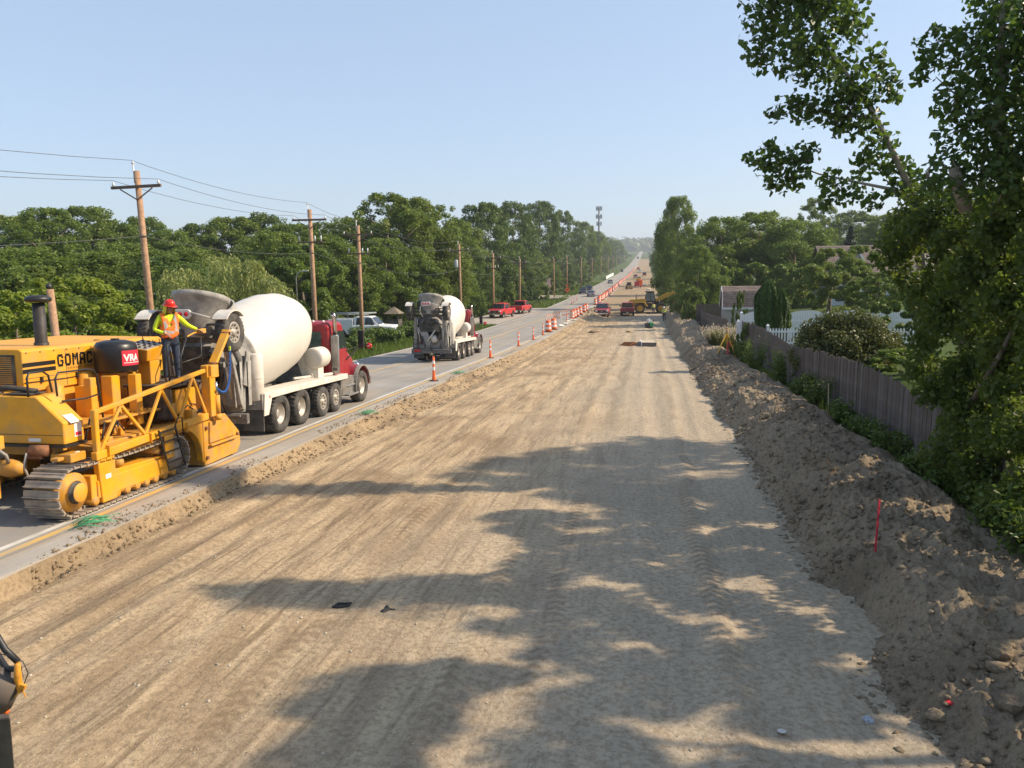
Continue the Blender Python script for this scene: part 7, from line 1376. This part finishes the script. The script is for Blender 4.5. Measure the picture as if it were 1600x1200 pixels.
# weeds in front of the service truck
for k, (x, y, h, r) in enumerate(((-19.5, 43, 1.2, 1.1), (-20.5, 47.5, 1.7, 1.2), (-19.6, 50.5, 1.3, 1.1), (-21.0, 54, 1.9, 1.3), (-20.0, 58, 1.7, 1.3), (-21.2, 61.5, 1.5, 1.2), (-19.8, 64.5, 1.4, 1.2), (-20.8, 68.5, 1.8, 1.3), (-19.4, 72, 1.3, 1.1), (-21.5, 40, 1.5, 1.2), (-20.8, 35.5, 1.4, 1.2), (-21.4, 76, 1.8, 1.4))):
    z0 = float(terrain_h(np.array([x]), np.array([float(y)]))[0]); g = np.random.default_rng(900+k); nl = 2600; o = empty('weed_clump', 'leafy green roadside weed clump ' + ('just beyond the fender of the nearer mixer', 'left of the truck, before the second pole', 'at the road edge past the nearer mixer', 'tall, under the rear of the white service truck', 'under the service truck doors, by the third pole', 'tall, under the service truck hood', 'at the road edge below the gazebo', 'tall, in front of the gazebo', 'beside the rear left corner of the farther mixer', 'farthest back behind the red cab', 'behind the red cab roof', 'just left of the farther mixer, under the gazebo')[k], 'weed', (x, y, z0), 0, 'roadside weed clumps by the service truck')
    cc = [(g.normal()*r*.45, g.normal()*r*.45, h*(.25+.6*g.random())) for _ in range(26)]; link('leaves', leafmesh('leaves', clump_leaves(g, cc, [.22+.2*g.random() for _ in cc], nl, .17, .9, .6, .3), LEAF_K), o, kind='stuff')
# ------------------------------------------------------------------ things on the dirt
pc_ = empty('plate_compactor', 'small plate compactor with green base and white engine on the dirt', 'compactor'); place(pc_, .35, 87.5, .3, -.33)
m = MB(); m.prism([(-.45, .0), (.35, .0), (.5, .12), (.5, .16), (-.5, .16), (-.5, .1)], 'x', -.3, .3); m.build('plate', M('compactor_black', (.03, .03, .03), .6), pc_, .02); m = MB(); m.box(.0, .42, -.40, .25, .16, .58); m.build('tank', M('compactor_green', (.02, .28, .10), .45), pc_, .04); m = MB(); m.box(-.22, .28, -.25, .2, .60, .92); m.lathe([(0, .92), (.12, .92), (.1, 1.02), (0, 1.02)], None, 12); m.build('engine', HATW, pc_, .04); m = MB(); m.tube([(-.28, -.3, .2), (-.3, -.75, .95), (.3, -.75, .95), (.28, -.3, .2)], .025, 8); m.build('handle', BLK, pc_); m = MB(); m.box(-.40, -.05, -.3, .25, .16, .55); m.build('exciter', DKG, pc_, .03)
fr = empty('form_box', 'weathered plywood form box lying on the dirt in front of the maroon pickup', 'form box'); place(fr, .25, 62.4, .04, -.33)
m = MB(); m.box(-.55, .55, -1.2, 2.6, .03, .30); m.build('box', M('raw_plywood', (.46, .39, .29), .85, var=.2, scale=3), fr, .01); m = MB(); m.box(-.56, .56, -1.23, -1.202, .0, .32); m.build('edge_board', OLDW2, fr); m = MB(); m.box(-.62, -.57, -1.2, 2.6, .0, .34); m.build('edge_board', WHITE, fr)
fr = empty('steel_form', 'rusty red steel form beside the plywood form box', 'steel form'); place(fr, -1.35, 62.2, .06, -.33)
m = MB(); m.prism([(-.75, 0), (.65, 0), (.6, .30), (-.35, .32)], 'y', -.25, -.2); m.box(-.7, .65, -.2, .5, .02, .06); m.build('web', RUST, fr, .006); m = MB(); m.bar((.1, -.27, .08), (.62, -.27, .30), .03, .05); m.build('stiffener', BARO, fr); m = MB(); m.box(.68, 1.05, -.2, .45, 0, .3); m.build('end_block', GREYF, fr, .02)
for px, py, r, l, s in ((928, 507, .55, 'low dirt pile left of the compactor, in front of the maroon pickup', 21), (984, 502, .40, 'small dark dirt pile behind the plate compactor', 22), (1040, 523, .35, 'small dirt pile near the berm foot right of the compactor', 23), (925, 509, .3, 'dark clump of dirt at the left edge of the low dirt pile', 24)): blob('dirt_pile', l, 'dirt pile', px, py, .2, r, BANKM, s, .35)
GRN = M('green_netting', (.06, .32, .15), .6, var=.2)
for x, y, l, s in ((-9.05, 10.95, 'scrap of green netting on the road shoulder by the machine track', 1.), (-8.6, 22.6, 'scrap of green netting on the bank beside the nearer mixer wheels', .9), (-8.8, 35.5, 'scrap of green netting just past the nearest traffic tube', 1.)):
    g = np.random.default_rng(int(y)); m = MB()
    for k in range(26):
        a = g.normal()*.25; L = .25+.3*g.random(); x0, y0 = .12*g.normal(), .12*g.normal(); m.tube([(x0-L*.4, y0-.1*a, .02), (x0, y0, .05+.08*g.random()), (x0+L*.5, y0+L*a, .02+.05*g.random())], .006, 4)
    o = m.build('netting_scrap', GRN, label=l, cat='litter'); o.location = (x, y, float(ZR(y))+.02); o.scale = (s, s, s); o.rotation_euler[2] = .9
sk_ = empty('skid_steer', 'small tan and black skid steer on the far dirt by the barrels', 'skid steer'); place(sk_, -5.0, 232, .1, -.2)
for s in (-1, 1):
    for y in (-.6, .6): small_wheel(sk_, s*.85, y, .42, .3, s)
m = MB(); m.box(-.65, .65, -1.3, 1.1, .4, 1.1); m.build('body', M('skid_tan', (.42, .26, .10), .5), sk_, .05); m = MB(); m.box(-.6, .6, -.6, .7, 1.1, 2.05); m.build('cab', LT, sk_, .05); m = MB(); [m.bar((s*.78, -1.2, 1.6), (s*.78, 1.5, .7), .12, .2) for s in (-1, 1)]; m.build('lift_arm', M('skid_tan', (.42, .26, .10)), sk_); m = MB(); m.box(-.9, .9, 1.4, 2.1, .1, .7); m.build('bucket', LT, sk_, .05)
rt_ = empty('tool_trailer', 'red and orange equipment trailer behind the skid steer', 'trailer'); place(rt_, -2.6, 246, .1, -.2)
for s in (-1, 1): small_wheel(rt_, s*.9, 0, .4, .25, s)
m = MB(); m.box(-1.0, .2, -1.8, 1.8, .5, 1.9); m.build('red_box', RP1, rt_, .04); m = MB(); m.box(.25, 1.3, -1.8, 1.8, .5, 2.4); m.build('orange_box', ORB, rt_, .04); m = MB(); m.box(-.5, .9, -.6, .6, 1.95, 3.0); m.build('yellow_hopper', LY, rt_, .1)
for k, (x, y, s) in enumerate(((-.6, 262, .9), (1.2, 270, 1.1), (2.6, 268, .8), (.6, 222, .9))):
    o = link('sandbag', sme, label='heap-like white bag on the far dirt right of the skid steer', cat='bag', group='white bags on the far dirt'); place(o, x, y, k, -.15); o.scale = (s*2.4, s*2.2, s*3)
far_cols = [WP, RP2, DKP, WP, RP1]
for k, (x, y, l) in enumerate(((-3, 330, 'white pickup far up the dirt works above the skid steer'), (-5, 372, 'maroon pickup far up the dirt works'), (-1, 420, 'dark pickup far up the dirt works'), (-4, 500, 'white pickup farthest up the dirt works'), (-6, 590, 'red pickup near the top of the dirt works'))):
    o = copy_tree(pc, label=l); place(o, x, y, math.pi*(k % 2), -.2)
    for c in kids(o):
        if c.name.split('.')[0] in ('body', 'cab'): c.data = c.data.copy(); c.data.materials[0] = far_cols[k]

# ------------------------------------------------------------------ summer haze: one closed box of thin air round the whole place
m = MB(); m.box(-2700, 2700, -80, 4300, float(ZK.min())-12, 130)
hz = m.mesh('haze', []); hm = bpy.data.materials.new('haze'); hm.use_nodes = True; n = hm.node_tree; n.nodes.clear(); ou = n.nodes.new('ShaderNodeOutputMaterial'); pv_ = n.nodes.new('ShaderNodeVolumePrincipled'); pv_.inputs['Color'].default_value = (.86, .92, 1., 1); pv_.inputs['Density'].default_value = .00027; pv_.inputs['Anisotropy'].default_value = .2; n.links.new(pv_.outputs[0], ou.inputs['Volume']); hz.materials.append(hm); link('haze', hz, kind='stuff')
